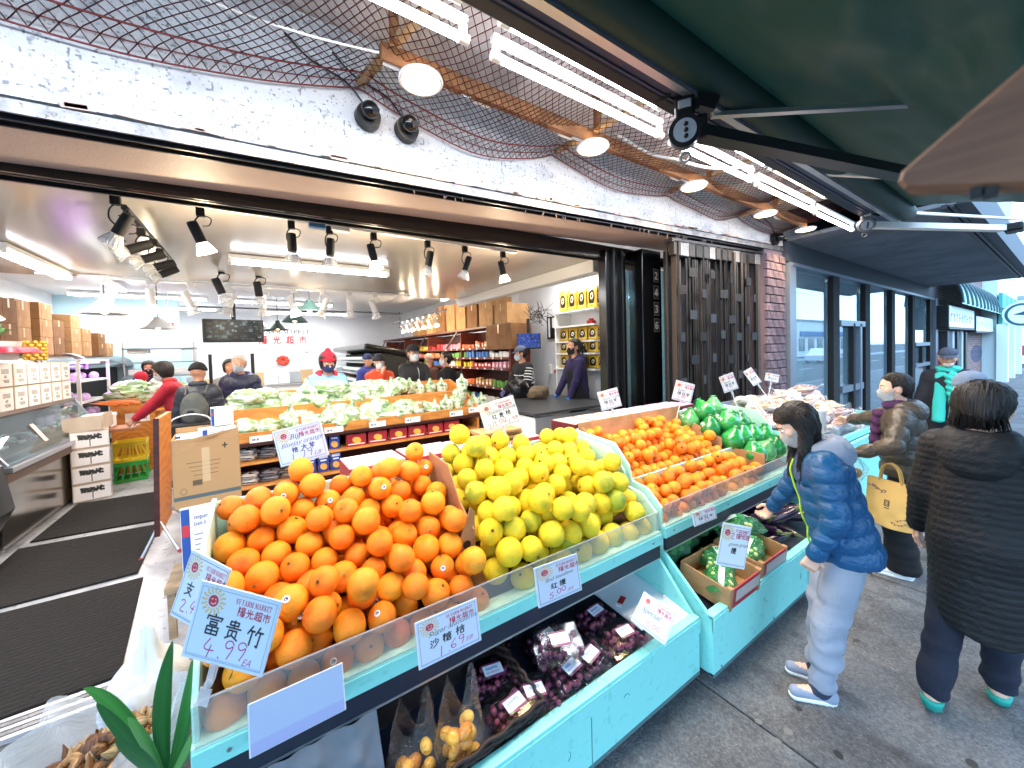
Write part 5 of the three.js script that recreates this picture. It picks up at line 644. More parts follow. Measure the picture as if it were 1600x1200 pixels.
// ---------- handwriting and signs ----------
const GL = { // strokes on a ten by ten cell
  yang: '1,0 1,10;1,0 3,1 1.5,3.5 3,5 1,6;5,0 9,0 9,3.6 5,3.6 5,0;5,1.8 9,1.8;4,5 10,5;5.5,5 4,9;5,6.6 9.5,6.6 8.5,10;7,6.8 5.5,9.6;8.2,6.8 7,9.8',
  guang: '5,0 5,4;2,1 3,3.4;8,1 7,3.4;0.5,4.4 9.5,4.4;4,4.6 3.6,7.5 1,10;6,4.6 6,9.4 9.5,9.4 9.5,8',
  chao: '1,1.6 5,1.6;3,0 3,5;0.6,3.6 5.4,3.6;3,5 3,8.4;3,6.6 5,6.6;1.4,5.4 0.6,9;0.6,8 4,9.4 10,9.6;5.6,0.6 9.6,0.6 9,4 8,4;7.4,0.8 5.6,4.4;6,5.2 9.4,5.2 9.4,8.2 6,8.2 6,5.2',
  shi: '5,0 5,1.8;0.6,2 9.4,2;1.6,4 1.6,8.6;1.6,4 8.4,4 8.4,8.4 7.4,8.4;5,2 5,10',
  fu: '5,0 5,1;0.8,1.4 0.8,3;0.8,1.4 9.4,1.4 8.8,3;2.4,2.8 7.6,2.8;3,4 7,4 7,5.4 3,5.4 3,4;1.8,6.4 8.4,6.4 8.4,10 1.8,10 1.8,6.4;5,6.4 5,10;1.8,8.2 8.4,8.2',
  gui: '2.4,0.8 7.6,0.8 7.6,2.6 2.4,2.6 2.4,0.8;5,0 5,4;0.6,4 9.6,4;2.6,5.4 2.6,8.4;2.6,5.4 7.6,5.4 7.6,8.4;5,6.2 4.8,8 1.4,10;5.4,8.2 9,10',
  zhu: '2.6,0 0.6,4;1.6,2.4 4.4,2.4;3,2.4 3,9.6;7,0 5.4,4;6,2.4 9.6,2.4;8,2.4 8,10 7,9.4',
  sha: '1,1 2,2;0.4,3.6 1.4,4.6;0.4,9 2.4,6;6,0 6,5;4,1.6 3.4,4;8,1.4 9,3.4;8.6,4.4 6.6,7.6 3,10',
  tang: '2,0 2,9.6;0.4,3.6 4,3.6;0.6,1 1.2,2.6;3.6,1 2.8,2.6;2,4 0.4,7;5,1.4 9.6,1.4;7.2,0 7.2,2;5,1.4 4.4,9.6;5.6,3.4 9,3.4 9,5.2 5.6,5.2;7.2,2.4 7.2,6.4;5.8,7 9,7 9,9.6 5.8,9.6 5.8,7',
  ju: '2,0 2,10;0.4,2.6 4,2.6;2,3.6 0.4,6.4;2.2,4 3.6,5.6;4.6,2.2 9.8,2.2;7.2,0 7.2,4;5,4.2 9.4,4.2;5.4,5.8 9,5.8 9,9.6 5.4,9.6 5.4,5.8',
  hong: '2.4,0 0.8,2.4 2.6,2.8 0.6,5.4 3.4,5;0.4,8.4 3.6,7.2;4.8,1.6 9.4,1.6;7,1.6 7,9;4.2,9 10,9', ti: '0.4,2.6 3.8,2.6;2.2,0 2.2,9.4 1.2,9;0.4,6.4 4,5;5,0.6 9,0.6 9,4 5,4 5,0.6;5,2.3 9,2.3;4.4,5.2 9.8,5.2;7,5.2 7,9;7,7 9,7;5.4,6.4 4.4,9.6;5,8.6 10,9.8',
  d0: '5,0 2,2.5 2,7 5,10 8,7 8,2.6 5,0', d1: '5.5,0 4.6,10', d2: '2,2 5,0 8,2.4 2,10 8.6,9.6', d3: '2,1 5,0 7.6,2.2 4.4,4.6 8,7 5,10 1.6,8.8', d4: '5,0 1.4,6.4 8.8,6;6.6,3.4 5.6,10', d5: '8,0.2 3.4,0.4 2.6,4.2 6.4,4 8,7 5,10 1.6,9', d6: '7,0 3,4 2,7.4 4.6,10 7.6,8 6,5.4 2.4,7', d7: '1.8,0.6 8.4,0.2 4.4,10', d8: '5,4.6 2.4,2.2 5,0 7.6,2.2 5,4.6 2,7.4 5,10 8,7.4 5,4.6', d9: '8,2 6.4,0.2 4,0.4 2.6,2.4 3.6,4.6 6,4.4 7.8,2.4 7.6,5 6.4,8 5.6,10', dp: '4.6,9.4 5.2,10', ds: '7,0 3,10',
  zhi: '1,2.4 9,2.4;5,0 5,4.6;2,5 8,5 5.4,8 1,10;3.4,6.4 9.4,10', da: '0.6,3.4 9.4,3.4;5,0 5,3.4 3.6,7 0.6,10;5.2,4 7,7.4 9.6,10', cao: '0.6,2 9.4,2;3,0.4 3,3.4;7,0.4 7,3.4;1.6,5 8.4,5;5,4 5,10;2,7.4 8,7.4', kou: '1.6,1.6 8.4,1.6 8.4,8.6 1.6,8.6 1.6,1.6;1.6,5 8.4,5',
};
function glyph(g, name, x, y, s, color, w, slant = 0) { g.strokeStyle = color; g.lineWidth = w; g.lineCap = 'round'; g.lineJoin = 'round'; let px = 0, py = 0; for (const st of GL[name].split(';')) { g.beginPath(); st.split(' ').forEach((p, i) => { const [a, b] = p.split(',').map(Number), X = x + (a + slant * (10 - b) * 0.1) * s / 10, Y = y + b * s / 10; if (!i) g.moveTo(X, Y); else if (name[0] === 'd' && name.length === 2 && i > 1) g.quadraticCurveTo(px, py, (px + X) / 2, (py + Y) / 2); else if (name[0] === 'd' && name.length === 2) g.lineTo((px + X) / 2, (py + Y) / 2); else g.lineTo(X, Y); px = X; py = Y; }); g.lineTo(px, py); g.stroke(); } }
function sunLogo(g, x, y, r) { g.strokeStyle = '#e9c77c'; g.lineWidth = r * 0.13; for (let k = 0; k < 16; k++) { const a = k / 16 * 6.283; g.beginPath(); for (let i = 0; i <= 6; i++) { const q = r * (0.62 + i / 6 * 0.55), b = a + 0.09 * Math.sin(i * 1.7); const X = x + q * Math.cos(b), Y = y + q * Math.sin(b); i ? g.lineTo(X, Y) : g.moveTo(X, Y); } g.stroke(); } g.fillStyle = '#d23b45'; g.beginPath(); g.arc(x, y, r * 0.5, 0, 7); g.fill(); g.strokeStyle = '#fff1e8'; g.lineWidth = r * 0.08; g.beginPath(); g.arc(x, y, r * 0.26, 0.2, 2.4); g.stroke(); g.beginPath(); g.moveTo(x - r * 0.25, y - r * 0.12); g.lineTo(x - r * 0.05, y - r * 0.18); g.moveTo(x + r * 0.1, y - r * 0.18); g.lineTo(x + r * 0.26, y - r * 0.12); g.stroke(); }
function signTex(W, H, o) { return canvasTex(W, H, (g) => {
  g.fillStyle = o.paper ?? '#eef4fb'; g.fillRect(0, 0, W, H); if (o.border !== false) { g.strokeStyle = '#2c4a78'; g.lineWidth = 2; g.strokeRect(W * 0.03, H * 0.04, W * 0.94, H * 0.92); }
  if (o.logo !== false) sunLogo(g, W * 0.2, H * 0.2, H * 0.16);
  if (o.head !== false) { g.fillStyle = '#c02840'; g.save(); g.translate(W * 0.47, H * 0.16); g.scale(0.62, 1); g.font = 'bold ' + H * 0.1 + 'px serif'; g.fillText('SY FARM MARKET', 0, 0, W * 0.76); g.restore(); ['yang', 'guang', 'chao', 'shi'].forEach((c, i) => glyph(g, c, W * 0.52 + i * H * 0.135, H * 0.19, H * 0.12, '#c02840', H * 0.014)); }
  for (const [txt, x, y, s, c] of (o.text ?? []).filter((t) => /^[\d./ ]+$/.test(t[0]))) [...txt.replaceAll(' ', '')].forEach((ch, i, all) => { let X = W * x; for (let k = 0; k < i; k++) X += H * s * (/[.\/]/.test(all[k]) ? 0.36 : 0.62); glyph(g, 'd' + ({ '.': 'p', '/': 's' }[ch] ?? ch), X, H * (y - s * 0.8 - 0.02 * i), H * s * 0.78, c ?? '#1d2233', H * 0.016, 0.35); });
  for (const [txt, x, y, s, c, sl] of (o.text ?? []).filter((t) => !/^[\d./ ]+$/.test(t[0]))) { g.save(); g.translate(W * x, H * y); g.transform(1, -0.04, sl ?? -0.2, 1, 0, 0); g.fillStyle = c ?? '#1d2233'; g.font = 'italic ' + H * s + 'px ' + (o.font ?? 'serif'); g.fillText(txt, 0, 0); g.restore(); }
  for (const [n, x, y, s, c, w] of o.glyphs ?? []) glyph(g, n, W * x, H * y, H * s, c ?? '#15171d', H * (w ?? 0.022), 0.6);
  if (o.foot !== false) { g.fillStyle = 'rgba(120,140,200,0.35)'; g.fillRect(W * 0.03, H * 0.93, W * 0.94, H * 0.02); }
}); }
// a card through four survey pixels (top left, top right, bottom right, bottom left) on a plane through the point at `depth`
function card(name, label, corners, depth, normal, tex, opt = {}) {
  const cx = corners.reduce((s, p) => s + p[0], 0) / 4, cy = corners.reduce((s, p) => s + p[1], 0) / 4, c = atD(cx, cy, depth), n = normal.clone().normalize(), eye = V(0, EYE, 0);
  const q = corners.map(([x, y]) => { const d = ray(x, y); return eye.clone().addScaledVector(d, c.clone().sub(eye).dot(n) / d.dot(n)); });
  const u = q[1].clone().sub(q[0]).add(q[2]).sub(q[3]).multiplyScalar(0.5), w = q[0].clone().sub(q[3]).add(q[1]).sub(q[2]).multiplyScalar(0.5), W = u.length(), H = w.length(); u.normalize(); w.addScaledVector(u, -w.dot(u)).normalize(); const nn = u.clone().cross(w);
  const ctr = q[0].clone().add(q[1]).add(q[2]).add(q[3]).multiplyScalar(0.25), o = new THREE.Group(); o.name = numbered(name); o.position.copy(ctr); o.quaternion.setFromRotationMatrix(new THREE.Matrix4().makeBasis(u, w, nn)); scene.add(o); tag(o, label, opt.category ?? 'price sign', opt.group);
  P(o, 'board', RB(W, H, 0.004, 0.0015, 0, 0, 0), mt(0xd6dade, 0.4)); P(o, 'print', new THREE.PlaneGeometry(W * 0.97, H * 0.965).translate(0, 0, 0.0032), mt(0xd8dce0, 0.4, { map: tex }));
  if (opt.stick) { P(o, 'clip', [RB(0.018, 0.045, 0.014, 0.003, 0, -H / 2 - 0.012, 0), C(0.008, 0.008, 0.02, 0, -H / 2 - 0.04, 0)], MT.milkFilm); P(o, 'stick', C(0.004, 0.004, opt.stick, 0, -H / 2 - opt.stick / 2, -0.004, 0, 0, 0, 8), MT.whiteGloss); }
  if (opt.clip) P(o, 'clip', [RB(0.02, 0.05, 0.012, 0.003, opt.clip, -H / 2 - 0.02, 0), new THREE.SphereGeometry(0.011, 12, 8).translate(opt.clip, -H / 2 - 0.05, 0.004), RB(0.032, 0.05, 0.003, 0.001, opt.clip - 0.004, -H / 2 - 0.09, 0.002)], MT.milkFilm);
  return o;
}
{
  const F = V(0, 0.25, 1), A = V(-0.55, 0.03, 0.83), pink = '#c4187e', ink = '#16181f', blu = '#2b3a80';
  card('price_sign', 'large price sign with three black characters and 4.99 EA at the near left', [[316, 905], [440, 940], [412, 1058], [283, 1025]], 1.03, A, signTex(512, 400, { paper: '#e6f1fb', glyphs: [['fu', 0.16, 0.36, 0.27, ink, 0.024], ['gui', 0.42, 0.38, 0.25, ink, 0.024], ['zhu', 0.69, 0.39, 0.26, ink, 0.026]], text: [['4.99', 0.18, 0.94, 0.32, pink], ['EA', 0.72, 0.93, 0.13, pink, -0.1]], font: 'sans-serif' }), { clip: -0.02 });
  card('price_sign', 'price sign with 2.45 turned away behind the large sign at the left', [[293, 856], [352, 884], [336, 1000], [274, 962]], 1.13, V(-0.75, 0.1, 0.8), signTex(256, 256, { glyphs: [['zhi', 0.14, 0.42, 0.2], ['cao', 0.5, 0.4, 0.22]], text: [['2.45', 0.12, 0.88, 0.24, pink]], font: 'sans-serif' }));
  card('blank_card', 'blank pale blue card clipped on the near front rail', [[385, 1101], [536, 1035], [540, 1108], [391, 1186]], 1.13, F, canvasTex(32, 32, (g) => { g.fillStyle = '#bccce8'; g.fillRect(0, 0, 32, 32); g.fillStyle = '#b4bae4'; g.fillRect(0, 24, 32, 8); }), { category: 'card' });
  card('price_sign', 'price sign for sugar mandarins at 1.69 clipped on the front rail', [[651, 974], [748, 931], [748, 1003], [651, 1048]], 1.35, F, signTex(400, 320, { paper: '#dfeafa', text: [['Sugar Mandarins', 0.16, 0.42, 0.13, ink], ['1.69', 0.26, 0.93, 0.26, pink], ['EB', 0.74, 0.86, 0.12, pink]], glyphs: [['sha', 0.18, 0.5, 0.18], ['tang', 0.38, 0.48, 0.18], ['ju', 0.6, 0.45, 0.18]] }));
  card('price_sign', 'price sign for red seedless at 5.00 clipped on the middle of the front rail', [[838, 888], [906, 862], [904, 924], [837, 951]], 1.6, F, signTex(320, 320, { paper: '#dde9f8', text: [['Red Seedless', 0.18, 0.46, 0.11, ink], ['5.00', 0.22, 0.9, 0.18, pink], ['/BX', 0.64, 0.88, 0.1, pink]], glyphs: [['hong', 0.3, 0.54, 0.14], ['ti', 0.5, 0.53, 0.14]] }));
  card('price_sign', 'price sign for bluejay oranges at 1.79 standing behind the orange heap', [[430, 674], [507, 654], [508, 712], [434, 731]], 2.05, A, signTex(384, 320, { paper: '#f7f1f6', text: [['Big', 0.3, 0.33, 0.18, ink], ['Bluejay orange', 0.08, 0.52, 0.15, blu], ['1.79', 0.2, 0.95, 0.27, '#5a3a8a'], ['LB', 0.72, 0.9, 0.14, '#5a3a8a']], glyphs: [['ju', 0.3, 0.56, 0.14, blu], ['da', 0.5, 0.54, 0.14, blu], ['cao', 0.66, 0.53, 0.15, blu]] }), { stick: 0.2 });
  card('price_sign', 'price sign for golden pomelo at two for 3.00 standing behind the pomelo heap', [[748, 633], [803, 617], [812, 659], [757, 677]], 2.45, A, signTex(384, 300, { paper: '#fdf8ea', text: [['Golden Pomelo', 0.16, 0.45, 0.16, ink], ['2/3.00', 0.08, 0.94, 0.22, '#c0306a'], ['or', 0.56, 0.88, 0.12, '#c0306a'], ['1.99', 0.66, 0.92, 0.17, '#c0306a']], glyphs: [['hong', 0.28, 0.48, 0.17], ['gui', 0.48, 0.47, 0.17], ['ju', 0.68, 0.45, 0.17]] }), { stick: 0.2 });
  const small = (seed, a, b) => signTex(192, 192, { paper: '#f3f5f8', text: [[a, 0.14, 0.5, 0.14, ink], [b, 0.2, 0.92, 0.2, '#c03a6a']], glyphs: [['ju', 0.2, 0.52, 0.18], ['kou', 0.44, 0.52, 0.18], ['cao', 0.66, 0.52, 0.18]] });
  card('price_sign', 'white price sign for navel oranges in front of the red boxes', [[933, 613], [966, 605], [970, 634], [940, 643]], 3.2, A, small(1, 'White Grape', '2.99'), { stick: 0.2 });
  card('price_sign', 'tilted white price sign with black characters in front of the folding gate', [[1060, 595], [1089, 602], [1076, 630], [1046, 622]], 3.5, A, small(2, 'Sweet', '3.99'), { stick: 0.25 });
  card('price_sign', 'price sign with a red corner above the green pomelos', [[1131, 589], [1152, 581], [1147, 607], [1124, 615]], 3.55, A, small(3, 'Pomelo', '4.99'), { stick: 0.25 });
  card('price_sign', 'narrow turned price sign right of the red cornered one', [[1166, 579], [1180, 572], [1184, 598], [1172, 606]], 3.8, V(-1, 0.1, 0.9), small(4, 'Dry', '5.99'), { stick: 0.25 });
  card('price_sign', 'small flat price sign leaning by the brick pier', [[1197, 582], [1219, 586], [1215, 598], [1194, 594]], 4.2, A, small(5, 'Bag', '1.99'), { stick: 0.2 });
  card('price_sign', 'special offer sign lying at the right end of the grape bin', [[1008, 926], [1066, 966], [1030, 1002], [984, 966]], 1.9, V(-0.2, 1, 0.55), signTex(320, 256, { paper: '#dbe8f6', text: [['Special', 0.12, 0.56, 0.2, ink], ['5.00', 0.36, 0.92, 0.22, '#e0507a']] }));
  card('price_sign', 'white price sign leaning on the green grape carton', [[1118, 816], [1162, 824], [1175, 890], [1130, 882]], 1.98, A, signTex(256, 320, { paper: '#fbfbf6', text: [['green grape', 0.3, 0.5, 0.1, ink], ['2.99', 0.3, 0.34, 0.2, '#c85a9a']], glyphs: [['ti', 0.42, 0.54, 0.14]] }));
  card('price_label', 'small paper label on the rail of the second stand', [[1083, 802], [1118, 789], [1118, 810], [1083, 823]], 2.15, F, small(6, 'Orange', '1.29'), { category: 'price label' });
}
// ---------- inside the shop: shelving, counters, produce ----------
const boxTone = [MT.card, MT.cardDark, MT.card, MT.cardPale];
const tapeM = mt(0xc9a878, 0.35);
function carton(label, x, y, z, w, h, d, turn = 0, m = MT.card, group) { const o = T('cardboard_box', label, 'cardboard box', [x, y, z], turn, group); P(o, 'box', RB(w, h, d, 0.006, 0, h / 2, 0), m); P(o, 'tape', [B(w * 1.003, 0.002, 0.05, 0, h + 0.0005, 0), B(0.002, h * 0.35, 0.05, -w / 2 - 0.001, h * 0.82, 0), B(0.002, h * 0.35, 0.05, w / 2 + 0.001, h * 0.82, 0)], tapeM); P(o, 'flap_seam', [B(w * 1.004, 0.003, 0.004, 0, h + 0.0006, 0.027), B(0.003, h * 0.9, 0.003, w / 2, h * 0.5, d * 0.33)], MT.cardDark); return o; }
{ // right shelving
  const t = T('shelving_unit', 'long dark red shelving along the right side full of packets and jars', 'shelving'), xf = 4.2, z0 = -6.4, z1 = -15.6, L = z0 - z1, zc = (z0 + z1) / 2, levels = [0.35, 0.72, 1.08, 1.49, 1.72, 1.94];
  P(t, 'end_panel', B(0.5, 2.1, 0.04, xf + 0.27, 1.05, z0), MT.redWood); P(t, 'top_board', B(0.55, 0.045, L, xf + 0.27, 2.41, zc), MT.redWood); P(t, 'back_panel', B(0.02, 2.3, L, xf + 0.52, 1.2, zc), MT.darkWood);
  for (const y of levels) { P(t, 'shelf', B(0.5, 0.03, L, xf + 0.26, y, zc), MT.darkWood); P(t, 'price_strip', B(0.008, 0.045, L, xf + 0.004, y - 0.005, zc), mt(0x6a2a24, 0.5)); }
  for (let k = 0; k < 5; k++) { P(t, 'divider', B(0.5, 2.3, 0.03, xf + 0.27, 1.2, z0 - 0.03 - k * 2.2), MT.redWood); P(t, 'brace', bar(V(xf + 0.02, 1.98, z0 - 0.9 - k * 2.2), V(xf + 0.02, 2.38, z0 - 0.2 - k * 2.2), 0.02, 0.05), MT.darkWood); }
  const r = rng(401), cols = [['orange', 0xe0703a], ['pink', 0xe59ab0], ['red', 0xb92f2f], ['yellow', 0xe2c53c], ['white', 0xe6e4df], ['blue', 0x4a7ac0], ['green', 0x6aa24a], ['tan', 0xc99a62]].map(([n, c]) => [n, mt(c, 0.45)]), tagM = MT.white, pg = [RB(0.1, 0.15, 0.09, 0.008, 0, 0.075, 0), RB(0.13, 0.11, 0.12, 0.01, 0, 0.055, 0), C(0.05, 0.05, 0.13, 0, 0.065, 0, 0, 0, 0, 14)];
  const ord = ['lowest', 'second', 'third', 'fourth', 'fifth', 'sixth'];
  for (let li = 1; li < 6; li++) for (let z = z0 - 0.12; z > -12; z -= 0.155) { const [cn, cm] = cols[(Math.floor((z0 - z) / (0.5 + li * 0.13)) + li * 3) % 8], k = (li + Math.floor((z0 - z) * 1.3)) % 3, far = z < -9.5; if (far && r() < 0.25) continue; const o = tag(P(scene, numbered('packet'), pg[k], cm), cn + (k === 2 ? ' jar' : ' packet') + ' on the ' + ord[li] + ' shelf of the red shelving', k === 2 ? 'jar' : 'packet', 'goods on the ' + ord[li] + ' shelf, ' + cn + (k === 2 ? ' jars' : ' packets')); o.position.set(xf + 0.1 + 0.03 * r(), levels[li] + 0.016, z); o.rotation.y = (r() - 0.5) * 0.2; o.scale.set(1, 0.75 + 0.4 * r(), 1.05); if (z > -8 && k < 2) P(o, 'label', B(0.002, 0.05, 0.07, -(k ? 0.066 : 0.051), 0.06, 0), tagM); }
  for (let li = 1; li < 6; li++) for (let k = 0; k < 9; k++) P(t, 'price_tag', B(0.002, 0.035, 0.06, xf - 0.002, levels[li] - 0.004, z0 - 0.3 - k * 0.35), tagM);
  carton('tall plain cardboard box on the end of the shelving top', 4.5, 2.43, -6.72, 0.55, 0.42, 0.5, 0, MT.card); carton('large brown box standing at the street end of the red shelving', 4.42, 1.9, -6.75, 0.5, 0.52, 1.0, 0, MT.cardDark);
  [[-7.3, .62, .6], [-7.95, .62, .5], [-8.55, .66, .5], [-9.15, .66, .5], [-9.8, .7, .55], [-10.6, .55, .5], [-11.8, .45, .5]].forEach(([z, h, d], i) => carton('cardboard box on top of the red shelving, ' + ['second', 'third', 'fourth', 'fifth', 'sixth', 'seventh', 'last'][i] + ' from the street end', 4.45, 2.435, z, 0.5, h, d, 0, boxTone[i % 3]));
  M('dried_twigs', 'bundle of dark dried twigs hanging behind the screen', 'twigs', (() => { const l = [], q = rng(9); for (let k = 0; k < 60; k++) { const a = V(4.6 + (q() - 0.5) * 0.3, 2.45 + q() * 0.2, -6.0 + (q() - 0.5) * 0.4); l.push(rod(a, a.clone().add(V((q() - 0.5) * 0.35, (q() - 0.4) * 0.4, (q() - 0.5) * 0.3)), 0.006, 4)); } return l; })(), mt(0x2c211c, 0.9));
}
{ // right wall: framed paper, posters, coffee shelves, screen
  const f = T('picture_frame', 'black framed certificate on the right wall', 'picture frame', [5.18, 2.33, -6.2], -Math.PI / 2); P(f, 'frame', [B(0.32, 0.03, 0.03, 0, 0.22, 0), B(0.32, 0.03, 0.03, 0, -0.22, 0), B(0.03, 0.41, 0.03, -0.145, 0, 0), B(0.03, 0.41, 0.03, 0.145, 0, 0)], MT.black); P(f, 'paper', B(0.27, 0.42, 0.006, 0, 0, 0), mt(0xffffff, 0.6, { map: canvasTex(64, 96, (g) => { g.fillStyle = '#f2f2ef'; g.fillRect(0, 0, 64, 96); g.fillStyle = '#888'; for (let k = 0; k < 9; k++) g.fillRect(12, 24 + k * 7, 40, 1.5); }) }));
  const s = T('wall_shelf_unit', 'white wall shelves stacked with gold coffee bags on the right wall', 'shelf', [4.95, 0, -5.1]); P(s, 'side', B(0.4, 2.1, 0.03, 0, 1.95, -0.5), MT.white); for (const y of [1.5, 1.78, 2.0, 2.28, 2.55]) P(s, 'shelf', B(0.42, 0.025, 1.05, 0, y, 0), MT.white); P(s, 'back', B(0.02, 2.0, 1.05, 0.21, 1.95, 0), MT.wallWhite);
  const bagT = canvasTex(96, 128, (g) => { g.fillStyle = '#c9a42e'; g.fillRect(0, 0, 96, 128); g.fillStyle = '#20150f'; g.beginPath(); g.ellipse(48, 70, 32, 46, 0, 0, 7); g.fill(); g.fillStyle = '#e8dcc4'; g.beginPath(); g.ellipse(52, 62, 15, 20, 0.3, 0, 7); g.fill(); g.fillStyle = '#20150f'; g.fillRect(44, 56, 14, 16); g.fillStyle = '#f0d860'; g.fillRect(12, 104, 72, 8); });
  const bg = sheetBag(); function sheetBag() { const g = new THREE.BoxGeometry(0.1, 0.32, 0.22, 2, 8, 6), p = g.attributes.position; for (let i = 0; i < p.count; i++) { const y = p.getY(i) / 0.32, z = p.getZ(i) / 0.22; p.setX(i, p.getX(i) * (1 - 0.85 * smooth(0.2, 0.5, y)) * (1 - 0.5 * z * z * 3)); } g.computeVertexNormals(); return g; }
  const m = mt(0xffffff, 0.3, { map: bagT, metalness: 0.2 });
  for (const [row, y, ys] of [['top', 2.56, 1.25], ['middle', 2.01, 0.75], ['lower', 1.79, 0.7], ['bottom', 1.51, 0.75]]) for (let k = 0; k < 4; k++) { const o = tag(P(scene, numbered('coffee_bag'), bg, m), 'gold bag on the ' + row + ' white wall shelf', 'bag', 'gold bags on the ' + row + ' wall shelf'); o.position.set(4.88, y + 0.16 * ys + 0.01, -4.72 - k * 0.25); o.scale.y = ys; }
  M('red_toy_cart', 'small red ornament on the empty wall shelf', 'ornament', [RB(0.1, 0.06, 0.14, 0.01, 4.9, 2.33, -4.8), C(0.025, 0.025, 0.03, 4.9, 2.305, -4.75, 0, 0, Math.PI / 2), C(0.04, 0.05, 0.03, 4.9, 2.38, -4.8)], mt(0xc02a2a, 0.5));
  const po = T('wall_poster', 'green and red poster on the right wall', 'poster', [5.185, 2.2, -5.75], -Math.PI / 2); P(po, 'sheet', B(0.3, 0.42, 0.006, 0, 0, 0), mt(0xffffff, 0.5, { map: canvasTex(96, 128, (g) => { g.fillStyle = '#e9eee2'; g.fillRect(0, 0, 96, 128); g.fillStyle = '#3f9a52'; g.fillRect(0, 0, 60, 80); g.fillStyle = '#e0d23c'; g.beginPath(); g.arc(34, 40, 15, 0, 7); g.fill(); g.fillStyle = '#c23a33'; g.fillRect(62, 14, 30, 70); g.fillStyle = '#333'; for (let k = 0; k < 5; k++) g.fillRect(10, 90 + k * 7, 74, 2); }) }));
  const nt = T('hanging_packets', 'two strips of small packets hanging on the right wall', 'packets', [5.18, 1.85, -5.75], -Math.PI / 2); for (const x of [-0.08, 0.08]) { P(nt, 'strip', B(0.11, 0.4, 0.01, x, 0, 0), MT.white); for (let k = 0; k < 4; k++) P(nt, 'packet', RB(0.09, 0.07, 0.02, 0.005, x, 0.13 - k * 0.09, 0.012), mt(0x8a7a52, 0.5)); }
  M('red_tray', 'red plastic tray fixed to the right wall', 'tray', [RB(0.16, 0.07, 0.4, 0.012, 5.1, 1.42, -5.8), B(0.02, 0.12, 0.42, 5.17, 1.43, -5.8)], mt(0xc9402c, 0.4));
  M('wall_dispenser', 'white oval dispenser on the right wall', 'dispenser', RB(0.06, 0.22, 0.1, 0.025, 5.17, 1.45, -6.3), MT.white);
  const scr = (tint) => canvasTex(160, 96, (g) => { const q = rng(tint.length * 7); g.fillStyle = tint === 'blue' ? '#14308c' : '#0c141c'; g.fillRect(0, 0, 160, 96); for (let k = 0; k < 150; k++) { const v = 40 + q() * q() * 200; g.fillStyle = tint === 'blue' ? `rgb(${v * 0.35},${v * 0.5},${v})` : `rgb(${v * 0.6},${v * 0.75},${v * 0.8})`; g.fillRect(q() * 160, q() * 96, 3 + q() * 13, 3 + q() * 11); } g.fillStyle = tint === 'blue' ? '#14308c' : '#0c141c'; for (let k = 1; k < 4; k++) { g.fillRect(k * 40 - 1, 0, 2, 96); g.fillRect(0, k * 24 - 1, 160, 2); } });
  const tv = (label, pos, turn, w, h, tint) => { const o = T('monitor', label, 'screen', pos, turn), tx = scr(tint); P(o, 'casing', RB(w, h, 0.05, 0.012, 0, 0, 0), MT.black); P(o, 'screen', new THREE.PlaneGeometry(w * 0.93, h * 0.88).translate(0, 0.01, 0.027), mt(0x111111, 0.2, { emissive: 0xffffff, emissiveMap: tx, emissiveIntensity: 0.6 })); P(o, 'bracket', B(0.06, 0.5, 0.05, 0, h * 0.6, -0.05), MT.black); return o; };
  tv('blue glowing monitor beside the dried twigs at the end of the shelving', onX(826, 533, 4.3).toArray(), -0.6, 0.46, 0.3, 'blue'); tv('black television showing camera pictures under the ceiling in the middle', onZ(366, 517, -7.6).toArray(), 0.05, 0.8, 0.37, 'grey');
  M('monitor_post', 'dark post standing below the television', 'post', B(0.06, 1.9, 0.06, -0.1, 1.0, -9.0), MT.black); M('monitor_post', 'thin dark post left of the other one', 'post', B(0.05, 1.9, 0.05, -0.75, 1.0, -9.0), MT.black);
}
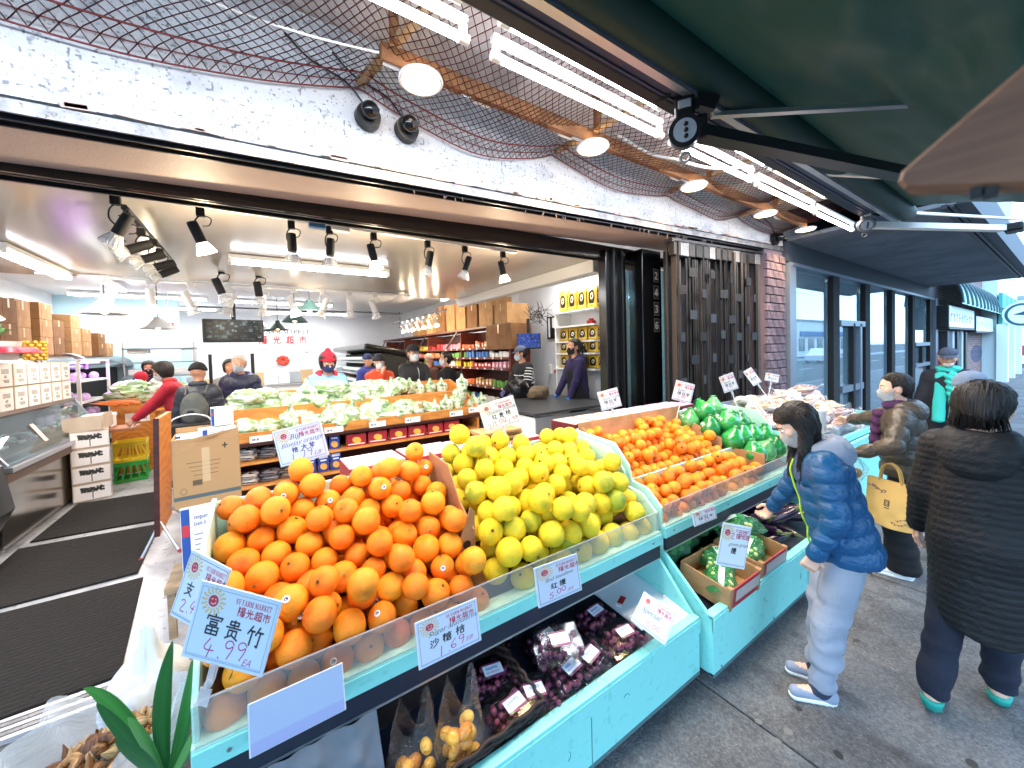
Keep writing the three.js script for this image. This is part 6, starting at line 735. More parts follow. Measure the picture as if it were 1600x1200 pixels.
{ // back wall lettering, clock, flower, far shelf
  const t = T('wall_sign', 'dark serif lettering with red characters and an orange sun on the back wall', 'sign', onZ(444, 527, -16.46).toArray());
  const tx = canvasTex(768, 256, (g, w, h) => { g.clearRect(0, 0, w, h); g.fillStyle = '#f1f4f6'; g.fillRect(0, 0, w, h); g.fillStyle = '#20242a'; g.font = 'bold 74px serif'; g.fillText('SY FARM MARKET', 12, 84, 744); g.fillStyle = '#e0803a'; g.beginPath(); g.arc(300, 60, 34, 3.14, 6.28); g.fill(); ['yang', 'guang', 'chao', 'shi'].forEach((c, i) => glyph(g, c, 90 + i * 158, 116, 92, '#b8323c', 14)); });
  P(t, 'lettering', B(2.05, 0.76, 0.012, 0, 0, 0), mt(0xffffff, 0.6, { map: tx })); const uv = t.children[0].geometry.attributes.uv, q = t.children[0].geometry.attributes.position; for (let i = 0; i < uv.count; i++) uv.setXY(i, q.getX(i) / 2.05 + 0.5, q.getY(i) / 0.76 + 0.5);
  M('wall_clock', 'round pale clock on the back wall', 'clock', [C(0.16, 0.16, 0.03, 1.55, 2.2, -16.46, Math.PI / 2, 0, 0, 24)], mt(0xb8d6e0, 0.4)); M('flower_ornament', 'red paper flower hanging on the back wall', 'ornament', (() => { const l = []; for (let k = 0; k < 8; k++) l.push(new THREE.SphereGeometry(0.1, 10, 8).scale(1, 0.7, 0.4).translate(0.75 + 0.12 * Math.cos(k * 0.8), 1.75 + 0.12 * Math.sin(k * 0.8), -16.42)); return l; })(), mt(0xc9452c, 0.7));
  const cab = T('back_counter', 'pale counter with trays along the back wall', 'counter', [0.2, 0, -14.5]); P(cab, 'body', B(5.4, 0.95, 0.8, 0, 0.47, 0), MT.white); P(cab, 'top', B(5.5, 0.05, 0.9, 0, 0.98, 0), MT.alu);
  const r = rng(33); for (let k = 0; k < 16; k++) { const w = 0.18 + 0.2 * r(), h = 0.15 + 0.35 * r(); M('counter_item', ['white', 'pale', 'grey', 'tan'][k % 4] + ' item on the back counter, ' + ['first', 'second', 'third', 'fourth'][Math.floor(k / 4)] + ' run', 'box', RB(w, h, 0.25, 0.02, -2.3 + k * 0.33, 1.01 + h / 2, -14.5 + (r() - 0.5) * 0.3), mt([0xf0f0ee, 0xdfe6e8, 0xa9b0b6, 0xcfae84][k % 4], 0.5), 'items on the back counter, ' + ['white', 'pale', 'grey', 'tan'][k % 4]); }
  const dr = T('back_door', 'pale blue doorway in the back left corner under an exit sign', 'door', [-2.3, 0, -16.42]); P(dr, 'leaf', B(0.95, 2.2, 0.05, 0, 1.1, 0), MT.wallBlue); P(dr, 'frame', [B(0.08, 2.3, 0.08, -0.52, 1.15, 0), B(0.08, 2.3, 0.08, 0.52, 1.15, 0), B(1.12, 0.08, 0.08, 0, 2.27, 0)], MT.white);
  const ex = T('exit_sign', 'small white EXIT sign high at the back left', 'exit sign', [-1.75, 2.7, -12]); P(ex, 'box', RB(0.34, 0.18, 0.05, 0.01, 0, 0, 0), MT.white); P(ex, 'face', new THREE.PlaneGeometry(0.31, 0.15).translate(0, 0, 0.027), mt(0xffffff, 0.5, { map: canvasTex(96, 48, (g) => { g.fillStyle = '#f4f4f2'; g.fillRect(0, 0, 96, 48); g.fillStyle = '#c22'; g.font = 'bold 36px sans-serif'; g.fillText('EXIT', 8, 37, 80); }) })); P(ex, 'hanger', B(0.02, 0.7, 0.02, 0, 0.43, 0), MT.alu);
  const bl = S('back_left_wall', B(2.4, 3.6, 0.1, -2.9, 1.8, -13.2), MT.wallBlue); bl.userData.label = 'pale blue partition at the back left';
  const rack = T('wire_rack', 'grey rack of stacked trays before the blue partition', 'rack', [-1.95, 0, -12.4]); for (let k = 0; k < 6; k++) P(rack, 'shelf', B(1.3, 0.03, 0.5, 0, 0.5 + k * 0.33, 0), mt(0x8d949a, 0.5)); for (const x of [-0.63, 0.63]) P(rack, 'post', C(0.02, 0.02, 2.3, x, 1.15, 0.2), MT.alu); for (let k = 0; k < 10; k++) P(rack, 'tray', RB(0.36, 0.12, 0.3, 0.02, -0.4 + (k % 3) * 0.4, 0.6 + Math.floor(k / 3) * 0.5, 0), MT.white);
  const gc = T('open_fridge', 'long open fridge with pale wrapped produce along the back right', 'fridge', [2.9, 0, -13.2]); P(gc, 'body', B(1.0, 1.9, 5, 0.4, 0.95, 0), MT.blackMatte); P(gc, 'hood', RB(1.3, 0.16, 5.2, 0.06, 0.1, 1.98, 0, 0, 0, -0.2), MT.blackGloss); for (let k = 0; k < 4; k++) P(gc, 'shelf', B(0.5, 0.03, 5, -0.3 - (3 - k) * 0.08, 0.7 + k * 0.32, 0), MT.alu); tag(P(gc, 'produce', (() => { const l = []; for (let k = 0; k < 150; k++) l.push(new THREE.SphereGeometry(0.09, 8, 6).scale(1, 0.7, 1.2).translate(-0.32 - 0.08 * (3 - k % 4), 0.8 + (k % 4) * 0.32, -2.4 + Math.floor(k / 4) * 0.13)); return l; })(), mt(0xcfe3dc, 0.3)), null, null, null, 'stuff');
}
// ---------- vegetable stand ----------
const leafy = [0, 1, 2].map((i) => { const t = pixTex(256, (u, v) => { const a = fbm(u, v, 5, 4, 501 + i), s = vnoise(u * 22 + 5 * a, v * 7, 28, 503 + i), w = vnoise(u * 9 + 2 * a, v * 30, 30, 507 + i); let c = mix3([0.86, 0.9, 0.8], [0.58, 0.7, 0.44], smooth(0.35, 0.7, s)); c = mix3(c, [0.32, 0.48, 0.28], smooth(0.62, 0.8, a) * 0.8); return mix3(c, [0.96, 0.97, 0.95], smooth(0.72, 0.85, w) * 0.8); }, 1); return mp(0xffffff, 0.25, { map: t, clearcoat: 0.7, clearcoatRoughness: 0.15, bumpMap: MT.film.bumpMap, bumpScale: 0.01 }); });
const lumpBag = (s, sx, sy, sz, tie) => { const g = new THREE.SphereGeometry(1, 32, 24), p = g.attributes.position; for (let i = 0; i < p.count; i++) { const x = p.getX(i), y = p.getY(i), z = p.getZ(i), k = 1 + 0.16 * n3(x * 2.6 + s, y * 2.6, z * 2.6, s) + 0.1 * n3(x * 6, y * 4 + s, z * 6, s + 2) + 0.09 * Math.abs(n3(x * 12, y * 7, z * 12, s + 4)) + 0.04 * n3(x * 24, y * 12, z * 24, s + 6); let Y = y * k * sy; if (tie && y > 0.55) Y += tie * smooth(0.8, 1, y); const pin = tie ? 1 - 0.5 * smooth(0.5, 0.9, y) : 1; p.setXYZ(i, x * k * sx * pin, Y, z * k * sz * pin); } g.computeVertexNormals(); return g; };
const bagGeos = [lumpBag(3, 0.14, 0.105, 0.12, 0), lumpBag(8, 0.17, 0.085, 0.11, 0), lumpBag(12, 0.1, 0.13, 0.1, 0.05), lumpBag(17, 0.21, 0.09, 0.12, 0)];
function vegBag(label, pos, k, s, turn, group) { const o = T('bagged_greens', label, 'vegetable bag', pos, turn, group); P(o, 'greens', bagGeos[k], leafy[(k + Math.round(s * 10)) % 3]); if (k === 2 && s > 0.9) P(o, 'tied_neck', lathe([[0.03, 0.15], [0.012, 0.168], [0.026, 0.188], [0.002, 0.182]], 10), leafy[1]); o.scale.setScalar(s); return o; }
{
  const t = T('vegetable_stand', 'tiered wooden stand of bagged greens in the middle of the shop', 'produce stand'), zf = -4.85, x0 = -0.3, x1 = 2.6, L = x1 - x0, cx = (x0 + x1) / 2;
  P(t, 'front_board', B(L, 0.1, 0.03, cx, 1.02, zf), MT.trayWood); P(t, 'tray_floor', bar(V(cx, 0.98, zf), V(cx, 1.14, zf - 0.42), L, 0.02), MT.trayWood); P(t, 'step_board', B(L, 0.15, 0.03, cx, 1.2, zf - 0.42), MT.trayWood); P(t, 'tray_floor', bar(V(cx, 1.2, zf - 0.42), V(cx, 1.3, zf - 0.95), L, 0.02), MT.trayWood); P(t, 'back_board', B(L, 0.2, 0.03, cx, 1.32, zf - 0.96), MT.trayWood);
  for (const x of [x0, x1]) P(t, 'side_panel', prism([[0, 0.1], [0, 1.07], [0.42, 1.28], [0.95, 1.42], [0.95, 0.1]], 0.03).rotateY(Math.PI / 2).translate(x, 0, zf), MT.trayWood); P(t, 'divider', B(0.025, 0.14, 0.42, 0.36, 1.12, zf - 0.2), MT.trayWood); P(t, 'divider', B(0.025, 0.14, 0.42, 1.75, 1.12, zf - 0.2), MT.trayWood);
  for (const y of [0.5, 0.75, 0.94]) P(t, 'lower_shelf', B(L, 0.025, 0.5, cx, y, zf - 0.2), y > 0.9 ? MT.darkWood : MT.trayWood); P(t, 'back_panel', B(L, 0.9, 0.02, cx, 0.5, zf - 0.5), MT.darkWood); P(t, 'price_ledge', B(L + 0.1, 0.03, 0.06, cx, 0.955, zf + 0.04), MT.darkWood);
  const g = ['low', 'upper'], r = rng(511);
  const at = (x, y, z) => onZ(x, y, z);
  [[383, 668, 0, .95, 'netted round cauliflower bag at the left end of the low tray'], [417, 668, 0, .95, 'netted round cauliflower bag, second in the low tray']].forEach(([x, y, k, s, l]) => vegBag(l, at(x, y, -4.98), k, s * 0.95, x));
  [[455, 660, 2], [472, 664, 3], [495, 662, 3], [515, 655, 2], [535, 660, 3], [552, 653, 2], [572, 656, 1], [600, 650, 3], [630, 646, 3], [652, 640, 1]].forEach(([x, y, k], i) => vegBag('clear bag of leafy greens in the low tray, ' + ['first', 'second', 'third', 'fourth', 'fifth', 'sixth', 'seventh', 'eighth', 'ninth', 'tenth'][i] + ' after the cauliflowers', at(x, y - 2, -5.0), k, 1.0 + 0.15 * r(), r() * 6));
  [[377, 640, 0], [400, 638, 1], [420, 636, 0], [385, 622, 3], [415, 618, 1], [450, 640, 2], [468, 632, 3], [487, 640, 2], [480, 618, 2], [505, 628, 3], [520, 606, 1], [525, 632, 2], [545, 625, 3], [560, 615, 1], [575, 625, 3], [595, 618, 3], [612, 612, 2]].forEach(([x, y, k], i) => vegBag('clear bag of greens in the upper tray, ' + ['left group near the front', 'left group', 'left group beside the divider', 'left group at the back', 'left group at the back right', 'tall bunch', 'middle heap', 'middle heap front', 'middle heap top', 'middle heap behind', 'bunch standing up before the red hat', 'middle heap right', 'right of the middle heap', 'behind the right heap', 'right heap', 'right heap end', 'rightmost tied bag'][i], at(x, y, -5.42 - 0.1 * r()), k, 1.05 + 0.2 * r(), r() * 6));
  [[655, 608, 2], [672, 606, 2], [690, 605, 2], [640, 606, 2]].forEach(([x, y, k], i) => vegBag('tied white bag of greens in a row at the back right, ' + ['second', 'third', 'fourth', 'first'][i], at(x, y, -5.6), k, 0.85, r() * 6));
  [[680, 640, 2], [698, 634, 2], [714, 628, 2], [722, 600, 2], [718, 615, 2], [740, 632, 2], [752, 628, 2]].forEach(([x, y, k], i) => vegBag('upright tied bag of greens at the right end of the stand, ' + ['first in front', 'second in front', 'third in front', 'topmost', 'under the topmost', 'second from the end', 'last'][i], at(x, y, -5.05), k, 0.85 + 0.08 * (i % 3), r() * 6));
  for (let i = 0; i < 34; i++) { const low = i % 3 === 0, x = low ? 440 + 230 * r() : 440 + 215 * r(), y = (low ? 662 - (x - 440) * 0.1 : 640 - (x - 440) * 0.13) - 22 * r() * (low ? 0.4 : 1), p = at(x, y, low ? -5.08 : -5.45 - 0.25 * r()); vegBag('bagged greens filling the ' + (low ? 'low' : 'upper') + ' tray between the larger bags', p, [0, 1, 3, 0][i % 4], 0.85 + 0.3 * r(), r() * 6, 'filling bags of the ' + (low ? 'low' : 'upper') + ' tray').rotation.x = (r() - 0.5) * 0.8; }
  // price cards on the ledge
  [[408, 686], [522, 672], [590, 663], [645, 656], [713, 646], [742, 640]].forEach(([x, y], i) => { const p = at(x, y, -4.79); const c = T('shelf_card', 'white handwritten price card on the vegetable ledge, ' + ['first', 'second', 'third', 'fourth', 'fifth', 'last'][i] + ' from the left', 'price card', p); P(c, 'card', B(0.2, 0.075, 0.004, 0, 0, 0), MT.white); P(c, 'print', new THREE.PlaneGeometry(0.19, 0.068).translate(0, 0, 0.003), mt(0xffffff, 0.6, { map: signTex(160, 64, { head: false, logo: false, border: false, foot: false, paper: '#fbf7f2', glyphs: [['ju', 0.08, 0.3, 0.4, '#16181f', 0.05], ['cao', 0.26, 0.3, 0.4, '#16181f', 0.05]], text: [[['2.99', '1.99', '1.77', '2.69', '2.99', '3.49'][i], 0.48, 0.75, 0.55, '#d03a6a']] }) })); });
  // packets on the lower shelves
  const packT = pixTex(128, (u, v) => { const s = vnoise(u * 18, v * 6, 36, 521), w = vnoise(u * 9, v * 22, 22, 523); return mix3(mix3([0.3, 0.24, 0.22], [0.75, 0.7, 0.64], smooth(0.45, 0.6, s)), [0.92, 0.9, 0.86], smooth(0.66, 0.75, w)); }, 1); const packM = [mp(0xffffff, 0.2, { map: packT, clearcoat: 1 }), mp(0xa8a8b4, 0.2, { map: packT, clearcoat: 1 }), mp(0xd8c0b0, 0.2, { map: packT, clearcoat: 1 })], pk = lumpBag(23, 0.13, 0.035, 0.1, 0);
  let n = 0; for (const y of [0.54, 0.6, 0.8, 0.86]) for (let k = 0; k < 3; k++) { const o = M('snack_packet', 'flat shiny packet on the ' + (y < 0.7 ? 'bottom' : 'middle') + ' shelf at the left of the vegetable stand', 'packet', pk, packM[n++ % 3], 'flat packets on the ' + (y < 0.7 ? 'bottom' : 'middle') + ' shelf'); o.position.set(-0.14 + k * 0.19, y, -4.95); o.rotation.y = (r() - 0.5) * 0.6; }
  const blueT = canvasTex(64, 96, (g) => { g.fillStyle = '#27408f'; g.fillRect(0, 0, 64, 96); g.fillStyle = '#e8ecf4'; g.fillRect(6, 6, 52, 16); g.fillRect(14, 30, 36, 8); g.fillStyle = '#e0a348'; g.beginPath(); g.ellipse(32, 68, 22, 18, 0.4, 0, 7); g.fill(); }), redT = canvasTex(96, 64, (g) => { g.fillStyle = '#a3262f'; g.fillRect(0, 0, 96, 64); g.fillStyle = '#e2b04a'; g.beginPath(); g.ellipse(50, 32, 22, 16, 0.3, 0, 7); g.fill(); g.fillStyle = '#f2e6da'; g.fillRect(8, 48, 80, 6); });
  const printed = (name, label, cat, x, y, z, w, h, d, tx, group, turn = 0) => { const o = M(name, label, cat, moved(new THREE.BoxGeometry(w, h, d), 0, h / 2, 0), mt(0xffffff, 0.4, { map: tx }), group); o.position.set(x, y, z); o.rotation.y = turn; return o; };
  for (let k = 0; k < 6; k++) printed('blue_packet', 'blue and white packet with a picture, beside the shiny flat packets', 'packet', 0.45 + (k % 3) * 0.13, 0.52 + Math.floor(k / 3) * 0.24, -4.9, 0.11, 0.2, 0.07, blueT, 'blue packets on the vegetable stand', (r() - 0.5) * 0.4);
  for (let k = 0; k < 6; k++) printed('red_box', 'dark red box with a biscuit picture on the lower shelf', 'box', 0.95 + k * 0.25, 0.76, -4.92, 0.22, 0.15, 0.16, redT, 'red biscuit boxes on the lower shelf', (r() - 0.5) * 0.2);
  // flat red gift boxes behind the orange and pomelo heaps
  const topT = pixTex(128, (u, v) => { const a = fbm(u, v, 6, 4, 531), s = vnoise(u * 5, v * 18, 20, 533); return mix3(mix3([0.93, 0.86, 0.87], [0.8, 0.35, 0.42], smooth(0.55, 0.7, a)), [0.97, 0.95, 0.95], smooth(0.6, 0.75, s)); }, 1), redM = mt(0xb0333c, 0.4), topM = mt(0xffffff, 0.3, { map: topT });
  const gift = (label, x, y, z, w, h, d) => { const o = T('gift_box', label, 'gift box', [x, y, z], 0.02, 'flat red boxes behind the heaps'); P(o, 'box', RB(w, h, d, 0.004, 0, h / 2, 0), redM); P(o, 'top_print', B(w - 0.008, 0.002, d - 0.008, 0, h + 0.001, 0), topM); P(o, 'side_band', [B(0.012, h * 0.98, 0.003, -w / 2 + 0.05, h / 2, d / 2 + 0.001), B(w * 0.4, h * 0.16, 0.003, w * 0.05, h * 0.72, d / 2 + 0.001)], mt(0xf0dfe0, 0.4)); };
  gift('flat red box with a pale top at the left behind the orange heap', 0.58, 1.0, -2.5, 0.34, 0.19, 0.3); gift('flat red box with a pale top, second behind the heaps', 0.94, 1.0, -2.5, 0.34, 0.19, 0.3); gift('flat red box with a pale top, third behind the heaps', 1.3, 1.0, -2.52, 0.34, 0.18, 0.3); gift('flat red box with a pale top at the right behind the pomelos', 1.68, 1.0, -2.55, 0.34, 0.17, 0.3);
  M('gift_box_bench', 'dark low bench under the flat red boxes', 'bench', [B(3.9, 0.04, 0.6, 2.2, 0.97, -2.56), B(0.05, 0.95, 0.5, 0.4, 0.48, -2.56), B(0.05, 0.95, 0.5, 4.05, 0.48, -2.56), B(3.9, 0.5, 0.03, 2.2, 0.6, -2.78)], MT.darkWood);
  M('brown_tray', 'small stack of flat brown cartons beside the golden pomelo sign', 'carton', [RB(0.36, 0.02, 0.2, 0.003, 1.5, 1.2, -2.5), RB(0.34, 0.02, 0.2, 0.003, 1.52, 1.225, -2.51), RB(0.35, 0.02, 0.2, 0.003, 1.49, 1.25, -2.49)], MT.card);
  const faceT = canvasTex(96, 96, (g) => { g.fillStyle = '#5a1f28'; g.fillRect(0, 0, 96, 96); g.fillStyle = '#ece4ee'; g.fillRect(4, 10, 34, 86); g.strokeStyle = '#574070'; g.lineWidth = 3; for (let k = 0; k < 5; k++) { g.beginPath(); g.moveTo(12, 24 + k * 13); g.lineTo(30, 20 + k * 13); g.moveTo(20, 18 + k * 13); g.lineTo(22, 28 + k * 13); g.stroke(); } g.fillStyle = '#b9773c'; g.beginPath(); g.ellipse(66, 62, 22, 26, 0.5, 0, 7); g.fill(); g.strokeStyle = '#e8c48a'; for (let k = 0; k < 5; k++) { g.beginPath(); g.moveTo(48 + k * 8, 82); g.lineTo(62 + k * 6, 40); g.stroke(); } }), faceM = mt(0xffffff, 0.4, { map: faceT }), mar = mt(0x6a222c, 0.45), topW = mt(0xd9b8a8, 0.5);
  for (let k = 0; k < 7; k++) { const o = T('pastry_box', 'dark red pictured carton, ' + ['first', 'second', 'third', 'fourth', 'fifth', 'sixth', 'seventh'][k] + ' from the left behind the small oranges', 'carton', [2.25 + k * 0.25, 1.0, -2.45], 0.02, 'dark red cartons behind the small oranges'); P(o, 'box', RB(0.235, 0.235, 0.3, 0.004, 0, 0.118, 0), mar); P(o, 'front_print', new THREE.PlaneGeometry(0.225, 0.22).translate(0, 0.118, 0.152), faceM); P(o, 'top_print', B(0.22, 0.002, 0.28, 0, 0.237, 0), k < 3 ? topW : mt(0xc8b4d4, 0.5)); }
}
{ // cashier table
  const t = T('packing_table', 'grey topped packing table where the two workers stand', 'table', [3.7, 0, -4.75]); P(t, 'top', RB(1.6, 0.04, 1.5, 0.006, 0.1, 1.0, 0), mt(0x3f4245, 0.35)); P(t, 'front_panel', B(1.5, 0.9, 0.03, 0.1, 0.5, 0.7), mt(0x83868a, 0.5)); P(t, 'side_panel', B(0.03, 0.9, 1.4, -0.65, 0.5, 0), MT.white);
  M('brown_sack', 'crumpled brown sack on the packing table', 'sack', lumpBag(31, 0.2, 0.12, 0.14, 0).translate(4.0, 1.12, -5.2), mt(0x6b5a44, 0.9)); M('black_bag', 'black plastic bag on the packing table behind the capped worker', 'bag', lumpBag(37, 0.16, 0.18, 0.16, 0.03).translate(3.85, 1.2, -5.6), mt(0x141416, 0.3));
}
{ // left: deli counter with white cartons on top
  const t = T('glass_deli_counter', 'slanting glass and steel deli counter along the left side', 'deli counter', [-2.2, 0, -7.1]); const L = 2.6;
  P(t, 'steel_front', B(0.04, 0.62, L, 0.05, 0.36, 0), mt(0x9a948d, 0.16, { metalness: 0.95 })); P(t, 'body', B(0.8, 0.75, L, -0.38, 0.42, 0), MT.aluWorn); P(t, 'front_ledge', bar(V(0.1, 0.82, -L / 2), V(0.1, 0.82, L / 2), 0.12, 0.05), MT.alu); P(t, 'bumper', B(0.05, 0.1, L, 0.1, 0.74, 0), mt(0x6b5648, 0.5));
  P(t, 'glass', sheet((u, v) => V(lerp(0.12, -0.14, v), lerp(0.86, 1.3, v), lerp(-L / 2, L / 2, u)), 2, 2), MT.tintGlass); P(t, 'glass_frame', [B(0.05, 0.04, L, -0.14, 1.32, 0), bar(V(0.12, 0.86, L / 2), V(-0.14, 1.32, L / 2), 0.03, 0.03), bar(V(0.12, 0.86, -L / 2), V(-0.14, 1.32, -L / 2), 0.03, 0.03)], MT.alu); P(t, 'top_board', B(0.75, 0.04, L, -0.5, 1.33, 0), MT.alu); P(t, 'display_shelf', B(0.7, 0.03, L, -0.35, 0.9, 0), mt(0x6a4a3a, 0.5)); P(t, 'foot', [B(0.06, 0.1, 0.06, 0, 0.05, 1.2), B(0.06, 0.1, 0.06, 0, 0.05, -1.2)], MT.alu); P(t, 'paper_tag', B(0.005, 0.24, 0.09, 0.02, 1.05, 0.3, 0, 0, 0.5), mt(0xe8cfc4, 0.7));
  const r = rng(541); for (let k = 0; k < 12; k++) M('deli_tray', (k % 2 ? 'red' : 'pale') + ' meat tray in the deli counter, ' + ['first', 'second', 'third', 'fourth', 'fifth', 'sixth'][k >> 1] + ' such from the back', 'tray', [RB(0.26, 0.03, 0.18, 0.008, -2.5, 0.935, -8.2 + k * 0.2), lumpBag(41, 0.09, 0.035, 0.06, 0).translate(-2.5 + (r() - 0.5) * 0.05, 0.97, -8.2 + k * 0.2)], [mt(0xb5a79c, 0.5), mt(0x7a3a34, 0.5)][k % 2], k % 2 ? 'red trays in the deli counter' : 'pale trays in the deli counter');
  const ct = canvasTex(96, 96, (g) => { g.fillStyle = '#efe6e2'; g.fillRect(0, 0, 96, 96); g.fillStyle = '#5a5048'; for (let k = 0; k < 4; k++) g.fillRect(22, 24 + k * 5, 52, 2.4); g.font = 'bold 18px sans-serif'; g.fillText('40', 38, 62); for (let k = 0; k < 3; k++) g.fillRect(30 + k * 4, 68 + k * 5, 44 - k * 4, 2.6); }), cm = mt(0xffffff, 0.7, { map: ct });
  for (let row = 0; row < 2; row++) for (let k = 0; k < 7; k++) { const o = T('white_carton', 'white carton in the ' + (row ? 'upper' : 'lower') + ' row on the deli counter, ' + ['nearest', 'second', 'third', 'fourth', 'fifth', 'sixth', 'farthest'][k], 'carton', [-2.45, 1.355 + row * 0.262, -6.05 - k * 0.305], 0, 'white cartons on the deli counter'); P(o, 'box', RB(0.4, 0.255, 0.29, 0.004, 0, 0.128, 0), MT.cardPale); P(o, 'print', new THREE.PlaneGeometry(0.27, 0.24).rotateY(Math.PI / 2).translate(0.202, 0.128, 0), cm); }
  const n = T('black_case', 'rounded black refrigerated case at the left edge', 'refrigerated case', [-2.35, 0, -5.15]); P(n, 'body', prism([[0, 0.15], [0.42, 0.22], [0.56, 0.5], [0.5, 0.9], [0.3, 1.15], [0, 1.2]], 0.9, 0.02).rotateY(0).translate(-0.2, 0, -0.45), MT.blackGloss); P(n, 'base', B(0.5, 0.16, 0.8, 0, 0.08, 0), MT.blackMatte); P(n, 'foot', C(0.03, 0.035, 0.14, 0.2, 0.07, -0.5), MT.alu);
}
{ // left wall shelving with cardboard boxes, purple lit produce, potted plant
  const s = T('wall_case', 'black shelf case with curved steel ends along the left wall', 'shelf case', [-3.35, 0, -10]); P(s, 'case', B(0.9, 1.9, 6.5, 0, 0.95, 0), MT.blackMatte); P(s, 'canopy', sheet((u, v) => V(0.45 + 0.3 * Math.sin(v * 1.5), 2.0 - 0.25 * v * v, lerp(-3.25, 3.25, u)), 2, 10), mt(0x22242a, 0.2, { side: THREE.DoubleSide })); P(s, 'top', B(0.95, 0.04, 6.6, 0, 1.98, 0), MT.blackGloss); for (const z of [3.25, 1.6, 0]) P(s, 'curved_trim', tube([V(0.75, 1.74, z), V(0.74, 1.9, z), V(0.6, 2.0, z), V(0.45, 2.02, z)], 0.025, 16, 6), MT.alu);
  let k = 0; for (const [z, hs] of [[-7.6, [.5, .4]], [-8.2, [.42, .34]], [-8.7, [.4, .4]], [-9.3, [.28, .28, .26]], [-9.9, [.3, .3]], [-10.5, [.24, .26, .24]], [-11.2, [.28, .26]], [-11.9, [.26, .22]], [-12.6, [.3]]]) { let y = 2.0; hs.forEach((h, i) => { const c = carton((['brown', 'worn brown', 'plain brown'][k % 3]) + ' cardboard box on the left wall case, ' + ['bottom', 'second', 'third'][i] + ' of the ' + ['nearest', 'second', 'third', 'fourth', 'fifth', 'sixth', 'seventh', 'eighth', 'farthest'][Math.floor(k / 1) % 9] + ' stack', -3.15 + 0.04 * (k % 2), y, z, 0.55, h, 0.44, 0, boxTone[k % 3]); c.userData.label = ['bottom', 'second', 'top'][i] + ' cardboard box of the ' + ['nearest', 'second', 'third', 'fourth', 'fifth', 'sixth', 'seventh', 'eighth', 'farthest'][[-7.6, -8.2, -8.7, -9.3, -9.9, -10.5, -11.2, -11.9, -12.6].indexOf(z)] + ' stack on the left wall case'; y += h + 0.004; }); k++; }
  const pl = T('purple_produce_shelf', 'white shelf of produce under violet light at the left', 'produce shelf', [-2.7, 0, -9.6]); for (const y of [0.9, 1.2, 1.55]) P(pl, 'shelf', B(0.6, 0.03, 1.4, 0, y, 0), MT.white); P(pl, 'back', B(0.02, 1.4, 1.5, -0.32, 1.2, 0), mt(0x4a3560, 0.5)); P(pl, 'frame', [B(0.04, 1.5, 0.04, 0.3, 1.15, 0.72), B(0.04, 1.5, 0.04, 0.3, 1.15, -0.72), B(0.04, 0.04, 1.5, 0.3, 1.9, 0)], MT.white); tag(P(pl, 'produce', (() => { const l = [], q = rng(7); for (let i = 0; i < 60; i++) l.push(new THREE.SphereGeometry(0.07, 8, 6).translate((q() - 0.5) * 0.4, [0.97, 1.27, 1.62][i % 3], (q() - 0.5) * 1.3)); return l; })(), mt(0xd9b8e6, 0.5)), null, null, null, 'stuff');
  P(pl, 'violet_tube', C(0.015, 0.015, 1.3, 0.2, 1.86, 0, Math.PI / 2, 0, 0), glow(0xd070ff, 2.5)); areaLight('violet_light', 0xc860ff, 14, 0.08, 1.3, V(-2.5, 1.84, -9.6), 0);
  const pp = T('potted_plant', 'green potted plant with white flower wrapped in red mesh on the cartons', 'plant', [-2.3, 1.9, -6.3]); const lf = []; const q = rng(12); for (let i = 0; i < 16; i++) { const a = q() * 6.28, L = 0.2 + 0.15 * q(); lf.push(sheet((u, v) => { const w = 0.035 * Math.sin(u * Math.PI) * (v - 0.5) * 2; return V(Math.cos(a) * u * L - Math.sin(a) * w, 0.22 + 0.16 * Math.sin(u * 2.2) * (0.5 + 0.5 * Math.sin(i)), Math.sin(a) * u * L + Math.cos(a) * w); }, 8, 2)); } P(pp, 'leaves', lf, mt(0x2f6a34, 0.5, { side: THREE.DoubleSide })); P(pp, 'pot', lathe([[0, 0], [0.16, 0], [0.19, 0.2], [0.17, 0.2], [0.15, 0.02]], 20), mt(0xe6d6cf, 0.5)); P(pp, 'red_wrap', sheet((u, v) => { const a = u * 6.283, r2 = lerp(0.17, 0.3, v) * (1 + 0.15 * Math.sin(a * 9)); return V(r2 * Math.cos(a), 0.12 + 0.12 * v - 0.1 * v * v * 1.6, r2 * Math.sin(a)); }, 72, 6), mt(0xc0283c, 0.5, { side: THREE.DoubleSide })); P(pp, 'white_flower', [moved(new THREE.ConeGeometry(0.05, 0.2, 7), 0.02, 0.5, 0.05, 0.3, 0, 0.4)], MT.white);
  M('pineapple_ornament', 'small red and yellow ornament on the near end of the cartons', 'ornament', (() => { const l = []; for (let k2 = 0; k2 < 6; k2++) for (let j = 0; j < 8; j++) l.push(new THREE.SphereGeometry(0.025, 6, 5).translate(-2.3 + 0.08 * Math.cos(j * 0.785 + k2 * 0.4), 1.92 + k2 * 0.04, -7.2 + 0.08 * Math.sin(j * 0.785 + k2 * 0.4))); return l; })(), mt(0xc99a34, 0.5));
}
